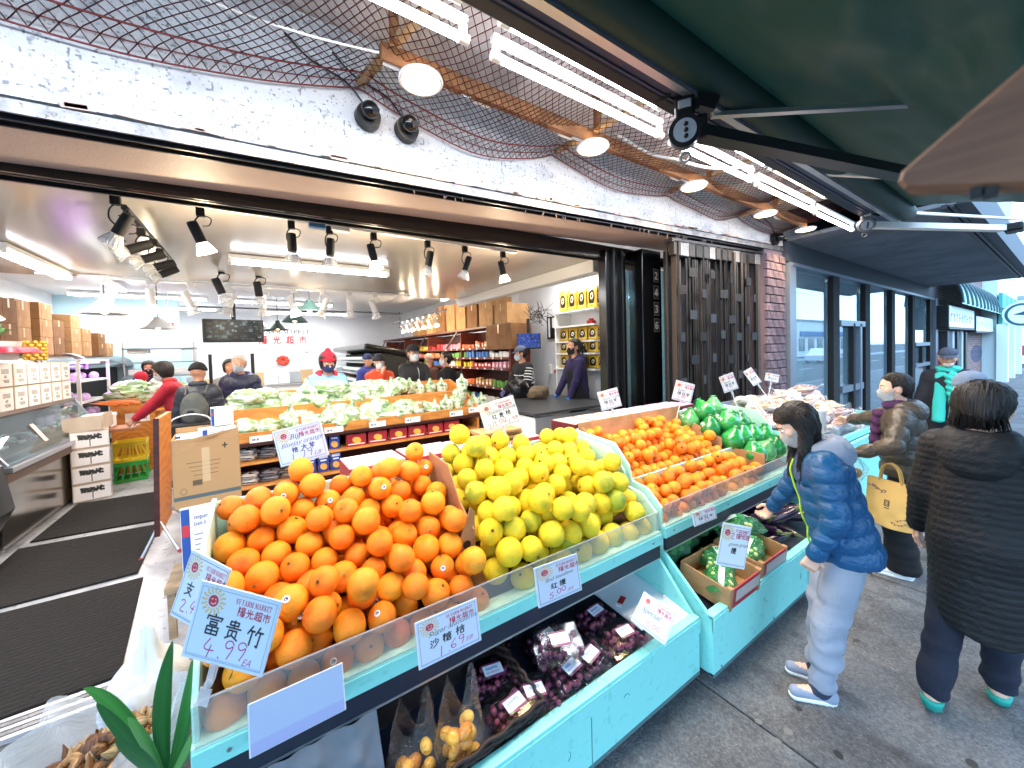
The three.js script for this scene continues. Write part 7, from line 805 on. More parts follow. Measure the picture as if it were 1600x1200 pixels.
{ // plywood end stand, tree printed cartons, crates, board, big carton, mats
  const t = T('plywood_stand', 'plywood produce stand with a sloping end panel and heaped greens', 'produce stand', [-1.8, 0, -8.8]); P(t, 'end_panel', prism([[-0.24, 0], [0.3, 0], [0.3, 0.98], [0.2, 1.02], [0.08, 1.24], [-0.24, 1.24]], 0.03), MT.plywood); P(t, 'tray', bar(V(0.35, 1.0, 0), V(0.35, 1.1, -2), 0.7, 0.03), MT.plywood); P(t, 'rear_panel', B(0.6, 1.0, 1.9, 0.05, 0.5, -1.0), MT.plywood); P(t, 'side_board', bar(V(0.68, 1.06, 0), V(0.68, 1.18, -1.6), 0.02, 0.1), MT.plywood);
  P(t, 'notice', B(0.3, 0.15, 0.005, 0.08, 0.92, 0.034), mt(0xffffff, 0.6, { map: signTex(160, 80, { head: false, logo: false, border: false, foot: false, paper: '#f6f0ea', glyphs: [['da', 0.16, 0.45, 0.3], ['cao', 0.36, 0.45, 0.3], ['shi', 0.56, 0.45, 0.3], ['kou', 0.74, 0.45, 0.3]] }) })); const uv = t.children[4].geometry.attributes.uv, q = t.children[4].geometry.attributes.position; for (let i = 0; i < uv.count; i++) uv.setXY(i, (q.getX(i) - 0.08) / 0.3 + 0.5, (q.getY(i) - 0.92) / 0.15 + 0.5);
  [[195, 618], [215, 612], [235, 614], [255, 610], [270, 606], [222, 622], [245, 624], [205, 606], [248, 600]].forEach(([x, y], i) => vegBag('loose pale greens on the plywood stand, ' + ['far left', 'second', 'middle', 'fourth', 'far right', 'front', 'front right', 'back left', 'topmost'][i], onZ(x, y, -9.2 - 0.1 * (i % 3)), i % 2 ? 3 : 1, 1.4, i, 'greens on the plywood stand'));
  const treeT = canvasTex(160, 96, (g) => { g.fillStyle = '#efe8e4'; g.fillRect(0, 0, 160, 96); g.strokeStyle = '#2b2b28'; g.fillStyle = '#2f302c'; g.lineWidth = 4; g.beginPath(); g.moveTo(80, 92); g.lineTo(80, 48); g.lineTo(58, 38); g.moveTo(80, 52); g.lineTo(104, 36); g.stroke(); const r = rng(3); for (let k = 0; k < 70; k++) { g.beginPath(); g.arc(80 + (r() - 0.5) * 96, 32 + (r() - 0.5) * 26, 3 + r() * 4, 0, 7); g.fill(); } }), tm = mt(0xffffff, 0.7, { map: treeT });
  for (let k = 0; k < 4; k++) { const o = T('tree_carton', 'white carton printed with a dark tree, ' + ['bottom', 'second', 'third', 'top'][k] + ' of the stack', 'carton', [-1.98, 0.01 + k * 0.235, -7.6], 0.25, 'white tree printed cartons'); P(o, 'box', RB(0.36, 0.23, 0.5, 0.004, 0, 0.115, 0), MT.cardPale); P(o, 'front_print', new THREE.PlaneGeometry(0.34, 0.2).translate(0, 0.115, 0.252), tm); P(o, 'side_print', new THREE.PlaneGeometry(0.46, 0.2).rotateY(Math.PI / 2).translate(0.182, 0.115, 0), tm); }
  M('open_flap_carton', 'opened white carton standing on top of the tree printed stack', 'carton', [B(0.36, 0.18, 0.006, -1.98, 1.04, -7.35), B(0.006, 0.2, 0.4, -1.8, 1.05, -7.6), B(0.36, 0.14, 0.006, -1.98, 1.02, -7.85)], MT.cardPale);
  const crate = (label, y, c) => { const o = T('plastic_crate', label, 'crate', [-1.72, y, -8.3], 0.1), m = mt(c, 0.4); for (const s of [-1, 1]) { P(o, 'side', [B(0.36, 0.04, 0.015, 0, 0.02, s * 0.17), B(0.36, 0.06, 0.015, 0, 0.27, s * 0.17), ...[-0.16, -0.08, 0, 0.08, 0.16].map((x) => B(0.02, 0.22, 0.015, x, 0.14, s * 0.17, 0, 0, x * 2))], m); P(o, 'end', [B(0.015, 0.04, 0.34, s * 0.18, 0.02, 0), B(0.015, 0.06, 0.34, s * 0.18, 0.27, 0), ...[-0.14, -0.05, 0.05, 0.14].map((z) => B(0.015, 0.22, 0.02, s * 0.18, 0.14, z))], m); } P(o, 'base', B(0.36, 0.012, 0.34, 0, 0.006, 0), m); };
  crate('green plastic crate on the floor under the yellow one', 0.01, 0x2ba03a); crate('yellow plastic crate stacked on the green one', 0.315, 0xe0c420);
  const sh = T('packing_ledge', 'narrow wooden ledge with white boxes before the plywood stand', 'ledge', [-1.95, 0.86, -8.0]); P(sh, 'ledge', RB(0.75, 0.05, 0.4, 0.015, 0, 0, 0), mt(0xa9714f, 0.5)); P(sh, 'leg', B(0.05, 0.85, 0.05, -0.3, -0.44, 0), MT.palePine);
  M('white_tub', 'white tub with a dark label on the wooden ledge', 'tub', [RB(0.3, 0.16, 0.26, 0.02, -1.98, 0.97, -8.02), B(0.31, 0.05, 0.27, -1.98, 1.07, -8.02)], MT.white); M('carrots', 'bunch of orange carrots beside the plywood panel', 'carrots', [0, 1, 2, 3, 4].map((k) => moved(new THREE.ConeGeometry(0.035, 0.34, 10), -2.05 + k * 0.06, 1.2 + 0.02 * (k % 2), -8.5, 0.3, 0, 1.4)), mt(0xd9702c, 0.5));
  const bd = T('folding_board', 'brown folding board standing on red tipped legs beside the mats', 'board', [-0.85, 0, -5.1]); P(bd, 'panel', B(0.035, 1.12, 0.62, 0, 0.74, -0.1, 0.0, 0, -0.03), MT.plywood); P(bd, 'edge', [B(0.04, 1.13, 0.02, 0, 0.74, 0.215, 0, 0, -0.03)], MT.darkWood); for (const [dx, dz] of [[-0.12, 0.28], [0.14, 0.28], [-0.12, -0.5], [0.14, -0.5]]) { const l = P(bd, 'leg', rod(V(0, 0.3, dz * 0.6), V(dx, 0.03, dz), 0.012, 8), MT.alu); P(l, 'foot', rod(V(dx, 0.03, dz), V(dx * 1.15, 0.0, dz * 1.04), 0.016, 8), mt(0xa02030, 0.5)); }
  const big = T('open_carton', 'large open brown carton with printing behind the orange heap', 'carton', [-0.33, 0.86, -3.5], 0.06), bt = canvasTex(256, 256, (g) => { g.fillStyle = '#b28a5e'; g.fillRect(0, 0, 256, 256); g.fillStyle = 'rgba(120,88,52,0.35)'; for (let k = 0; k < 60; k++) g.fillRect(0, k * 4.3, 256, 1); g.fillStyle = '#4f5b5e'; g.fillRect(0, 214, 256, 14); g.fillStyle = '#5f4c38'; g.font = '11px sans-serif'; for (let k = 0; k < 4; k++) g.fillRect(50 + k * 8, 92 + k * 16, 130 - k * 12, 2); g.fillRect(70, 160, 36, 20); g.beginPath(); g.arc(36, 196, 11, 0, 7); g.stroke(); g.fillStyle = '#2e2a26'; g.fillRect(196, 30, 5, 22); g.fillRect(188, 38, 21, 5); g.fillStyle = 'rgba(196,168,128,0.8)'; g.fillRect(108, 40, 30, 130); });
  P(big, 'front_wall', moved(new THREE.BoxGeometry(0.36, 0.46, 0.008), 0, 0.23, 0.15), mt(0xffffff, 0.8, { map: bt })); P(big, 'side_wall', B(0.008, 0.46, 0.3, -0.18, 0.23, 0), MT.card); P(big, 'side_wall', B(0.008, 0.46, 0.3, 0.18, 0.23, 0), MT.card); P(big, 'back_wall', B(0.36, 0.5, 0.008, 0, 0.25, -0.15), MT.card); P(big, 'base', B(0.36, 0.01, 0.3, 0, 0.005, 0), MT.card); P(big, 'flap', prism([[-0.18, 0.44], [-0.18, 0.36], [-0.1, 0.42], [0.18, 0.5], [0.18, 0.44]], 0.006).translate(0, 0, 0.15), MT.card);
  const gl = canvasTex(128, 96, (g) => { g.fillStyle = '#f3f2f4'; g.fillRect(0, 0, 128, 96); g.fillStyle = '#2a4f9a'; g.fillRect(0, 0, 18, 96); g.fillStyle = '#c0353c'; g.fillRect(2, 22, 14, 16); g.fillStyle = '#2c2c50'; g.font = 'bold 7px sans-serif'; g.fillText('Vanguard Nitrile', 26, 16); g.fillText('Exam Gloves', 26, 25); g.fillStyle = '#8890a8'; for (let k = 0; k < 5; k++) g.fillRect(26, 36 + k * 7, 46 - k * 5, 2); }), glm = mt(0xffffff, 0.5, { map: gl });
  const gb = (label, x, y, z, w, h, d, turn) => { const o = T('glove_box', label, 'glove box', [x, y, z], turn, 'white and blue glove boxes'); P(o, 'box', RB(w, h, d, 0.003, 0, h / 2, 0), MT.white); P(o, 'front_print', new THREE.PlaneGeometry(w * 0.98, h * 0.95).translate(0, h / 2, d / 2 + 0.002), glm); };
  gb('tall white and blue carton of exam gloves under the open brown carton', -0.32, 0.36, -3.5, 0.33, 0.5, 0.32, 0.06); gb('white and blue glove box sticking out of the open carton', -0.27, 1.2, -3.5, 0.2, 0.16, 0.12, 0.3); gb('topmost white and blue glove box on the open carton', -0.24, 1.37, -3.52, 0.13, 0.13, 0.1, 0.1); gb('white glove box lying low in the open carton', -0.44, 1.16, -3.46, 0.14, 0.14, 0.1, -0.2); gb('second white box lying behind in the open carton', -0.42, 1.18, -3.58, 0.18, 0.14, 0.1, 0.1);
  const pal = T('carton_stool', 'low wooden stool under the glove cartons', 'stool', [-0.36, 0, -3.5]); P(pal, 'top', B(0.42, 0.04, 0.38, 0, 0.335, 0), MT.palePine); for (const sx of [-0.18, 0.18]) for (const sz of [-0.15, 0.15]) P(pal, 'leg', B(0.04, 0.32, 0.04, sx, 0.16, sz), MT.palePine);
  const mat = (label, pts) => { const s = new THREE.Shape(pts.map(([x, z]) => new THREE.Vector2(x, -z))), g = metreUV(new THREE.ExtrudeGeometry(s, { depth: 0.012, bevelEnabled: true, bevelSize: 0.004, bevelThickness: 0.003, bevelSegments: 1 }).rotateX(-Math.PI / 2)); M('floor_mat', label, 'floor mat', g.translate(0, 0.008, 0), MT.matRib, 'dark ribbed floor mats'); };
  mat('dark ribbed floor mat nearest the threshold', [[-1.9, -3.08], [-0.75, -3.12], [-0.89, -4.41], [-1.95, -4.42]]); mat('dark ribbed floor mat in the middle of the aisle', [[-2.0, -4.52], [-0.95, -4.55], [-1.0, -5.75], [-2.06, -5.86]]); mat('dark ribbed floor mat farthest into the aisle', [[-2.03, -6.02], [-1.03, -5.93], [-1.2, -7.2], [-2.03, -7.25]]);
  const nb = T('striped_carry_basket', 'white rimmed black basket carried beside the backpack', 'basket', [-0.75, 0.78, -6.3]); P(nb, 'body', prism([[-0.2, 0], [0.2, 0], [0.24, 0.26], [-0.24, 0.26]], 0.26).translate(0, 0, -0.13), MT.blackMatte); P(nb, 'handle', tube([V(-0.22, 0.25, 0), V(-0.16, 0.34, 0), V(0, 0.38, 0), V(0.16, 0.34, 0), V(0.22, 0.25, 0)], 0.01, 24, 6), MT.white);
}
// ---------- near left corner: bag of bulbs and lucky bamboo ----------
{
  const p0 = onY(175, 1160, 0.35), r = rng(601), b = T('bulb_sack', 'clear plastic lined bag of brown bulbs at the lower left corner', 'sack', p0.clone().setY(0.12));
  const bulbT = pixTex(64, (u, v) => mix3([1, 1, 1], [0.5, 0.36, 0.24], vnoise(u * 20, v * 3, 20, 801) * 0.8), 1);
  const bulb = lathe([[0, -0.03], [0.014, -0.027], [0.022, -0.01], [0.02, 0.01], [0.01, 0.025], [0.004, 0.04], [0, 0.046]], 12), bm = [[0xd0a268, 1], [0xa8743f, 2], [0xe2c594, 3], [0x7c4e2c, 4]].map(([c]) => mt(c, 0.5, { map: bulbT }));
  for (let k = 0; k < 130; k++) { const a = r() * 6.28, q = 0.17 * Math.sqrt(r()), m = P(b, 'bulb', bulb, bm[Math.floor(r() * 4)]); m.position.set(q * Math.cos(a), 0.17 + 0.07 * (1 - q / 0.16) + 0.03 * r(), q * Math.sin(a)); m.rotation.set(r() * 3, r() * 6, r() * 3); m.scale.set(0.6 + 0.4 * r(), 0.7 + 0.5 * r(), 0.6 + 0.4 * r()); }
  P(b, 'clear_liner', sheet((u, v) => { const a = u * 6.283, k = 1 + 0.1 * Math.sin(a * 6 + v * 3) + 0.06 * n3(Math.cos(a) * 3, v * 5, Math.sin(a) * 3, 6), R2 = lerp(0.16, 0.24, v) * k; return V(R2 * Math.cos(a), lerp(-0.1, 0.33, v) + 0.06 * Math.sin(a * 2 + 1) * v + 0.02 * Math.sin(a * 7) * v, R2 * Math.sin(a)); }, 80, 20), mp(0xf4f6f8, 0.55, { transmission: 0.8, thickness: 0, bumpMap: MT.film.bumpMap, bumpScale: 0.01 })); P(b, 'tub', lathe([[0, -0.11], [0.15, -0.11], [0.17, 0.13], [0.165, 0.14], [0.15, 0.12]], 28), MT.white);
  const sack = T('white_sack', 'white woven sack behind the bulbs beside the stand', 'sack', onY(235, 1075, 0.3).setY(0)); P(sack, 'body', lumpBag(61, 0.16, 0.25, 0.16, 0.1).translate(0, 0.24, 0), mt(0xf2f1ee, 0.6, { bumpMap: bumpCloth, bumpScale: 0.003 }));
  const leafT = pixTex(128, (u, v) => { const s = vnoise(u * 3, v * 40, 40, 811), m = Math.exp(-(((v - 0.5) * 22) ** 2)); return mix3(mix3([0.7, 0.7, 0.7], [1, 1, 1], s), [1, 1, 0.85], m * 0.7); }, 1);
  const leafM = [0x4f9a48, 0x367a3c, 0x74b45c].map((c) => mt(c, 0.34, { map: leafT, side: THREE.DoubleSide }));
  const root = onY(262, 1230, 0.42), pl = T('lucky_bamboo', 'lucky bamboo with broad dark green leaves at the near left corner', 'plant', root);
  const leaf = (tip, bend, w, m, tw = 0) => { const a = V(0, 0, 0), c = tip.clone(), mid = tip.clone().multiplyScalar(0.5).add(bend), side = V(1, 0, 0.35).normalize(); const g = sheet((u, v) => { const p = a.clone().multiplyScalar((1 - u) ** 2).addScaledVector(mid, 2 * u * (1 - u)).addScaledVector(c, u * u), d = c.clone().sub(a).normalize(), s = d.clone().cross(V(-0.35, 0.15, 1)).normalize().applyAxisAngle(d, tw + u * 0.5), ww = 0.8 * w * Math.pow(Math.sin(Math.PI * clamp(0.06 + u * 0.94, 0, 1)), 0.7), q = (v - 0.5) * 2; return p.addScaledVector(s, ww * q).add(V(0, Math.abs(q) * ww * 0.35, 0)); }, 26, 6); P(pl, 'leaf', g, m); };
  const L = (x, y, d) => atD(x, y, d).sub(root);
  leaf(L(270, 1000, 1.22), V(-0.04, 0.02, 0), 0.03, leafM[1]); leaf(L(300, 1030, 1.22), V(0.03, 0.02, 0), 0.026, leafM[0], 0.4); leaf(L(130, 1075, 1.15), V(-0.02, 0.16, 0), 0.024, leafM[0], 0.2); leaf(L(150, 1098, 1.1), V(-0.02, 0.07, 0.02), 0.022, leafM[1]); leaf(L(365, 1045, 1.13), V(0.05, 0.02, 0), 0.014, leafM[1], 0.8); leaf(L(180, 1155, 1.02), V(0.0, 0.07, 0.05), 0.026, leafM[1]); leaf(L(200, 1120, 1.08), V(0.0, 0.1, 0.05), 0.024, leafM[2], -0.3); leaf(L(320, 1120, 1.1), V(0.03, 0.05, 0), 0.016, leafM[2]);
  P(pl, 'stem', [tube([V(0, -0.3, 0), V(0, -0.1, 0), V(0.01, 0.06, -0.01)], 0.011, 12, 8), tube([V(0.03, -0.3, 0.02), V(0.03, -0.1, 0.02), V(0.02, 0.04, 0)], 0.01, 12, 8)], leafM[2]); P(pl, 'vase', lathe([[0, -0.42], [0.07, -0.42], [0.06, -0.2], [0.07, -0.14], [0.066, -0.14], [0.055, -0.2]], 20), MT.glass);
}

// ---------- people: joined round cones meshed by surface nets ----------
const smin = (a, b, k) => { const h = Math.max(k - Math.abs(a - b), 0) / k; return Math.min(a, b) - h * h * k * 0.25; };
const cone = (a, b, ra, rb = ra, o = {}) => { const d = b.clone().sub(a); return { ax: a.x, ay: a.y, az: a.z, dx: d.x, dy: d.y, dz: d.z, L: d.length(), dd: Math.max(1e-9, d.lengthSq()), ra, rb, k: o.k ?? 0.03, u: o.u, s: o.s ?? 1, band: o.band, amp: o.amp ?? 0, ph: o.ph ?? 0 }; };
function dCone(p, x, y, z) {
  let qx = x - p.ax, qy = y - p.ay, qz = z - p.az; const t = clamp((qx * p.dx + qy * p.dy + qz * p.dz) / p.dd, 0, 1);
  qx -= p.dx * t; qy -= p.dy * t; qz -= p.dz * t;
  if (p.u) { const c = (qx * p.u.x + qy * p.u.y + qz * p.u.z) * (1 - 1 / p.s); qx -= p.u.x * c; qy -= p.u.y * c; qz -= p.u.z * c; }
  let r = p.ra + (p.rb - p.ra) * t; if (p.band) r += p.amp * (Math.pow(Math.abs(Math.sin(Math.PI * (t * p.L / p.band + p.ph))), 0.55) - 0.7);
  return Math.sqrt(qx * qx + qy * qy + qz * qz) - r;
}
const ball = (c, rx, ry, rz, q, o = {}) => ({ e: 1, c, rx, ry, rz, q: q ? q.clone().invert() : null, k: o.k ?? 0.02 });
const tmpV = V();
function dBall(p, x, y, z) { tmpV.set(x - p.c.x, y - p.c.y, z - p.c.z); if (p.q) tmpV.applyQuaternion(p.q); const a = tmpV.x / p.rx, b = tmpV.y / p.ry, c = tmpV.z / p.rz, k0 = Math.sqrt(a * a + b * b + c * c), a2 = a / p.rx, b2 = b / p.ry, c2 = c / p.rz, k1 = Math.sqrt(a2 * a2 + b2 * b2 + c2 * c2); return k1 < 1e-9 ? -Math.min(p.rx, p.ry, p.rz) : k0 * (k0 - 1) / k1; }
const field = (prims, extra) => (x, y, z) => { let d = 1e3; for (const p of prims) { const e = p.e ? dBall(p, x, y, z) : dCone(p, x, y, z); d = d > 1 ? e : smin(d, e, p.k); } return extra ? extra(d, x, y, z) : d; };
function boundsOf(prims, pad) { const lo = V(1e9, 1e9, 1e9), hi = V(-1e9, -1e9, -1e9); for (const p of prims) { if (p.e) { const r = Math.max(p.rx, p.ry, p.rz); lo.min(p.c.clone().subScalar(r)); hi.max(p.c.clone().addScalar(r)); } else { const r = Math.max(p.ra, p.rb) * p.s + p.amp, a = V(p.ax, p.ay, p.az), b = a.clone().add(V(p.dx, p.dy, p.dz)); for (const q of [a, b]) { lo.min(q.clone().subScalar(r)); hi.max(q.clone().addScalar(r)); } } } return [lo.subScalar(pad), hi.addScalar(pad)]; }
function nets(f, [lo, hi], cell, uvFn) {
  const nx = Math.ceil((hi.x - lo.x) / cell) + 1, ny = Math.ceil((hi.y - lo.y) / cell) + 1, nz = Math.ceil((hi.z - lo.z) / cell) + 1, val = new Float32Array(nx * ny * nz), id = new Int32Array(nx * ny * nz).fill(-1);
  const at = (i, j, k) => (k * ny + j) * nx + i; // skip empty blocks: sample coarsely first
  const st = 4; val.fill(1); for (let k = 0; k < nz; k += st) for (let j = 0; j < ny; j += st) for (let i = 0; i < nx; i += st) { const c = f(lo.x + (i + 1.5) * cell, lo.y + (j + 1.5) * cell, lo.z + (k + 1.5) * cell); if (Math.abs(c) > cell * st * 1.6) { if (c < 0) for (let c2 = k; c2 < Math.min(nz, k + st); c2++) for (let b = j; b < Math.min(ny, j + st); b++) for (let a = i; a < Math.min(nx, i + st); a++) val[at(a, b, c2)] = -1; continue; } for (let c2 = k; c2 < Math.min(nz, k + st); c2++) for (let b = j; b < Math.min(ny, j + st); b++) for (let a = i; a < Math.min(nx, i + st); a++) val[at(a, b, c2)] = f(lo.x + a * cell, lo.y + b * cell, lo.z + c2 * cell); }
  const pos = [], idx = [], E = [[0, 1], [0, 2], [0, 4], [1, 3], [1, 5], [2, 3], [2, 6], [3, 7], [4, 5], [4, 6], [5, 7], [6, 7]];
  const v8 = new Float32Array(8);
  for (let k = 0; k < nz - 1; k++) for (let j = 0; j < ny - 1; j++) for (let i = 0; i < nx - 1; i++) {
    let m = 0; for (let c = 0; c < 8; c++) { v8[c] = val[at(i + (c & 1), j + (c >> 1 & 1), k + (c >> 2))]; if (v8[c] < 0) m |= 1 << c; } if (m === 0 || m === 255) continue;
    let n = 0, x = 0, y = 0, z = 0; for (const [a, b] of E) { if ((m >> a & 1) === (m >> b & 1)) continue; const t = v8[a] / (v8[a] - v8[b]); x += (a & 1) + ((b & 1) - (a & 1)) * t; y += (a >> 1 & 1) + ((b >> 1 & 1) - (a >> 1 & 1)) * t; z += (a >> 2) + ((b >> 2) - (a >> 2)) * t; n++; }
    id[at(i, j, k)] = pos.length / 3; pos.push(lo.x + (i + x / n) * cell, lo.y + (j + y / n) * cell, lo.z + (k + z / n) * cell);
  }
  for (let k = 1; k < nz - 1; k++) for (let j = 1; j < ny - 1; j++) for (let i = 1; i < nx - 1; i++) {
    const s = val[at(i, j, k)] < 0; const quad = (a, b, c, d, flip) => { if (a < 0 || b < 0 || c < 0 || d < 0) return; flip ? idx.push(a, b, c, a, c, d) : idx.push(a, c, b, a, d, c); };
    if (s !== (val[at(i + 1, j, k)] < 0)) quad(id[at(i, j - 1, k - 1)], id[at(i, j, k - 1)], id[at(i, j, k)], id[at(i, j - 1, k)], s);
    if (s !== (val[at(i, j + 1, k)] < 0)) quad(id[at(i - 1, j, k - 1)], id[at(i - 1, j, k)], id[at(i, j, k)], id[at(i, j, k - 1)], s);
    if (s !== (val[at(i, j, k + 1)] < 0)) quad(id[at(i - 1, j - 1, k)], id[at(i, j - 1, k)], id[at(i, j, k)], id[at(i - 1, j, k)], s);
  }
  const g = new THREE.BufferGeometry(); g.setAttribute('position', new THREE.Float32BufferAttribute(pos, 3)); g.setIndex(idx); g.computeVertexNormals();
  const uv = new Float32Array(pos.length / 3 * 2); for (let i = 0; i < uv.length / 2; i++) { const x = pos[i * 3], y = pos[i * 3 + 1], z = pos[i * 3 + 2]; uvFn ? [uv[i * 2], uv[i * 2 + 1]] = uvFn(x, y, z) : (uv[i * 2] = x + z * 0.8, uv[i * 2 + 1] = y); } g.setAttribute('uv', new THREE.BufferAttribute(uv, 2)); return g;
}
function ik(a, target, l1, l2, pole) { const d = target.clone().sub(a); let L = d.length(); if (L > (l1 + l2) * 0.998) { d.multiplyScalar((l1 + l2) * 0.998 / L); L = d.length(); } const n = d.clone().normalize(), c = (l1 * l1 + L * L - l2 * l2) / (2 * L), h = Math.sqrt(Math.max(0, l1 * l1 - c * c)), p = pole.clone().addScaledVector(n, -pole.dot(n)).normalize(); return [a.clone().addScaledVector(n, c).addScaledVector(p, h), a.clone().add(d)]; }

function person(o) {
  const S = o.h / 1.7, w = o.wide ?? 1, root = T('person', o.label, 'person', [o.at[0], 0, o.at[1]], o.face ?? 0, o.group), cell = o.cell ?? 0.014;
  const local = (p) => p.clone().sub(root.position).applyAxisAngle(V(0, 1, 0), -(o.face ?? 0));
  const tq = new THREE.Quaternion().setFromEuler(new THREE.Euler(o.lean ?? 0, o.twist ?? 0, o.side ?? 0, 'YXZ')), hq = new THREE.Quaternion().setFromEuler(new THREE.Euler((o.head?.[0] ?? 0), o.head?.[1] ?? 0, o.head?.[2] ?? 0, 'YXZ'));
  const hips = V(o.hips?.[0] ?? 0, (o.hips?.[1] ?? 0.945) * S, o.hips?.[2] ?? 0), up = (y, x = 0, z = 0) => V(x * S, y * S, z * S).applyQuaternion(tq).add(hips);
  const chest = up(0.3), neck = up(0.5), shL = up(0.44, 0.165 * w), shR = up(0.44, -0.165 * w), hc = neck.clone().add(V(0, 0.165 * S, 0.015 * S).applyQuaternion(hq.clone().slerp(tq, 0.3)));
  const hand = (t, side) => t ? (t.isVector3 ? local(t) : V(t[0], t[1], t[2]).multiplyScalar(S)) : up(-0.08, side * 0.27, 0.08);
  const pole = (side, p) => p ? V(...p) : V(side * 0.5, -0.35, -0.8);
  const [elL, haL] = ik(shL, hand(o.handL, 1), 0.28 * S, 0.25 * S, pole(1, o.poleL)), [elR, haR] = ik(shR, hand(o.handR, -1), 0.28 * S, 0.25 * S, pole(-1, o.poleR));
  const foot = (t, side) => { const p = t?.isVector3 ? local(t) : V((t?.[0] ?? side * 0.1) * S, 0, (t?.[1] ?? 0) * S); return p.setY((t?.lift ?? 0) + 0.075 * S); };
  const fL = foot(o.footL, 1), fR = foot(o.footR, -1), hipL = up(-0.04, 0.085), hipR = up(-0.04, -0.085), kp = V(0, 0, 1);
  const [knL, anL] = ik(hipL, fL, 0.418 * S, 0.418 * S, kp), [knR, anR] = ik(hipR, fR, 0.418 * S, 0.418 * S, kp);
  const X = V(1, 0, 0).applyQuaternion(tq), toe = (an, yaw, p = 0) => an.clone().add(V(Math.sin(yaw) * 0.15 * S, -0.035 * S - p, Math.cos(yaw) * 0.15 * S)), tL = toe(anL, o.yawL ?? 0.1, o.tipL ?? 0), tR = toe(anR, o.yawR ?? -0.1, o.tipR ?? 0);
  const Hd = (x, y, z) => V(x, y, z).multiplyScalar(S).applyQuaternion(hq).add(hc);
  // body
  const body = [cone(up(0.0), up(0.3), 0.105 * S, 0.115 * S, { u: X, s: 1.3 * w }), cone(shL.clone().lerp(shR, 0.12), shR.clone().lerp(shL, 0.12), 0.06 * S), cone(neck.clone().addScaledVector(V(0, -0.06 * S, 0), 1), Hd(0, -0.07, -0.012), 0.056 * S, 0.05 * S),
    cone(hipL, knL, 0.082 * S, 0.055 * S), cone(knL, anL, 0.055 * S, 0.036 * S), cone(hipR, knR, 0.082 * S, 0.055 * S), cone(knR, anR, 0.055 * S, 0.036 * S), cone(anL.clone().add(V(0, -0.03 * S, -0.02)), tL, 0.034 * S, 0.026 * S), cone(anR.clone().add(V(0, -0.03 * S, -0.02)), tR, 0.034 * S, 0.026 * S),
    cone(shL, elL, 0.046 * S, 0.038 * S), cone(elL, haL, 0.037 * S, 0.025 * S, { k: 0.015 }), cone(shR, elR, 0.046 * S, 0.038 * S), cone(elR, haR, 0.037 * S, 0.025 * S, { k: 0.015 })];
  const geos = [nets(field(body), boundsOf(body, cell * 2), cell)];
  // head with face
  const hp = [ball(Hd(0, 0.035, -0.012), 0.076 * S, 0.088 * S, 0.096 * S, hq), ball(Hd(0, -0.035, 0.022), 0.058 * S, 0.075 * S, 0.068 * S, hq, { k: 0.04 }), ball(Hd(0, -0.088, 0.06), 0.026 * S, 0.022 * S, 0.024 * S, hq, { k: 0.03 }), cone(Hd(0, 0.012, 0.083), Hd(0, -0.025, 0.104), 0.009 * S, 0.013 * S, { k: 0.012 }), ball(Hd(0.011, -0.028, 0.096), 0.009 * S, 0.008 * S, 0.009 * S, hq, { k: 0.006 }), ball(Hd(-0.011, -0.028, 0.096), 0.009 * S, 0.008 * S, 0.009 * S, hq, { k: 0.006 }), cone(Hd(-0.034, 0.03, 0.074), Hd(0.034, 0.03, 0.074), 0.011 * S, 0.011 * S, { k: 0.014 }), ball(Hd(0.042, -0.012, 0.062), 0.02 * S, 0.018 * S, 0.018 * S, hq, { k: 0.02 }), ball(Hd(-0.042, -0.012, 0.062), 0.02 * S, 0.018 * S, 0.018 * S, hq, { k: 0.02 }), cone(Hd(-0.018, -0.054, 0.084), Hd(0.018, -0.054, 0.084), 0.008 * S, 0.008 * S, { k: 0.008 }), cone(Hd(-0.016, -0.064, 0.081), Hd(0.016, -0.064, 0.081), 0.008 * S, 0.008 * S, { k: 0.005 }),
    ball(Hd(0.077, -0.005, -0.012), 0.01 * S, 0.031 * S, 0.02 * S, hq, { k: 0.01 }), ball(Hd(-0.077, -0.005, -0.012), 0.01 * S, 0.031 * S, 0.02 * S, hq, { k: 0.01 }), cone(Hd(0, -0.05, -0.012), Hd(0, -0.14, -0.02), 0.05 * S, 0.05 * S)];
  const hcell = o.fine ? 0.005 : Math.max(0.008, cell * 0.6), sock = [Hd(0.031, 0.013, 0.088), Hd(-0.031, 0.013, 0.088)];
  geos.push(nets(field(hp, (d, x, y, z) => { for (const q of sock) { const e = Math.hypot(x - q.x, y - q.y, z - q.z) - 0.014 * S; d = -smin(-d, e, 0.012); } return d; }), boundsOf(hp, hcell * 2), hcell));
  // hands: palm, four fingers of unequal length with bent knuckles, thumb from the side of the palm
  const mkHand = (el, ha, side, curl, turn) => {
    const f = ha.clone().sub(el).normalize(); let n = V(side, 0, 0.2).applyAxisAngle(f, turn); n.addScaledVector(f, -n.dot(f)).normalize(); const s = f.clone().cross(n).normalize(); // n: back of hand normal, s: across
    const q = (a, b, c) => ha.clone().addScaledVector(f, a * S).addScaledVector(s, b * S).addScaledVector(n, c * S), l = [];
    for (const b of [-0.026, -0.009, 0.009, 0.026]) l.push(cone(q(0.0, b * 0.7, 0), q(0.075, b, 0), 0.0135 * S, 0.0125 * S, { k: 0.012 }));
    l.push(cone(q(-0.03, 0, 0), q(0.02, 0, 0), 0.024 * S, 0.022 * S, { k: 0.015 }));
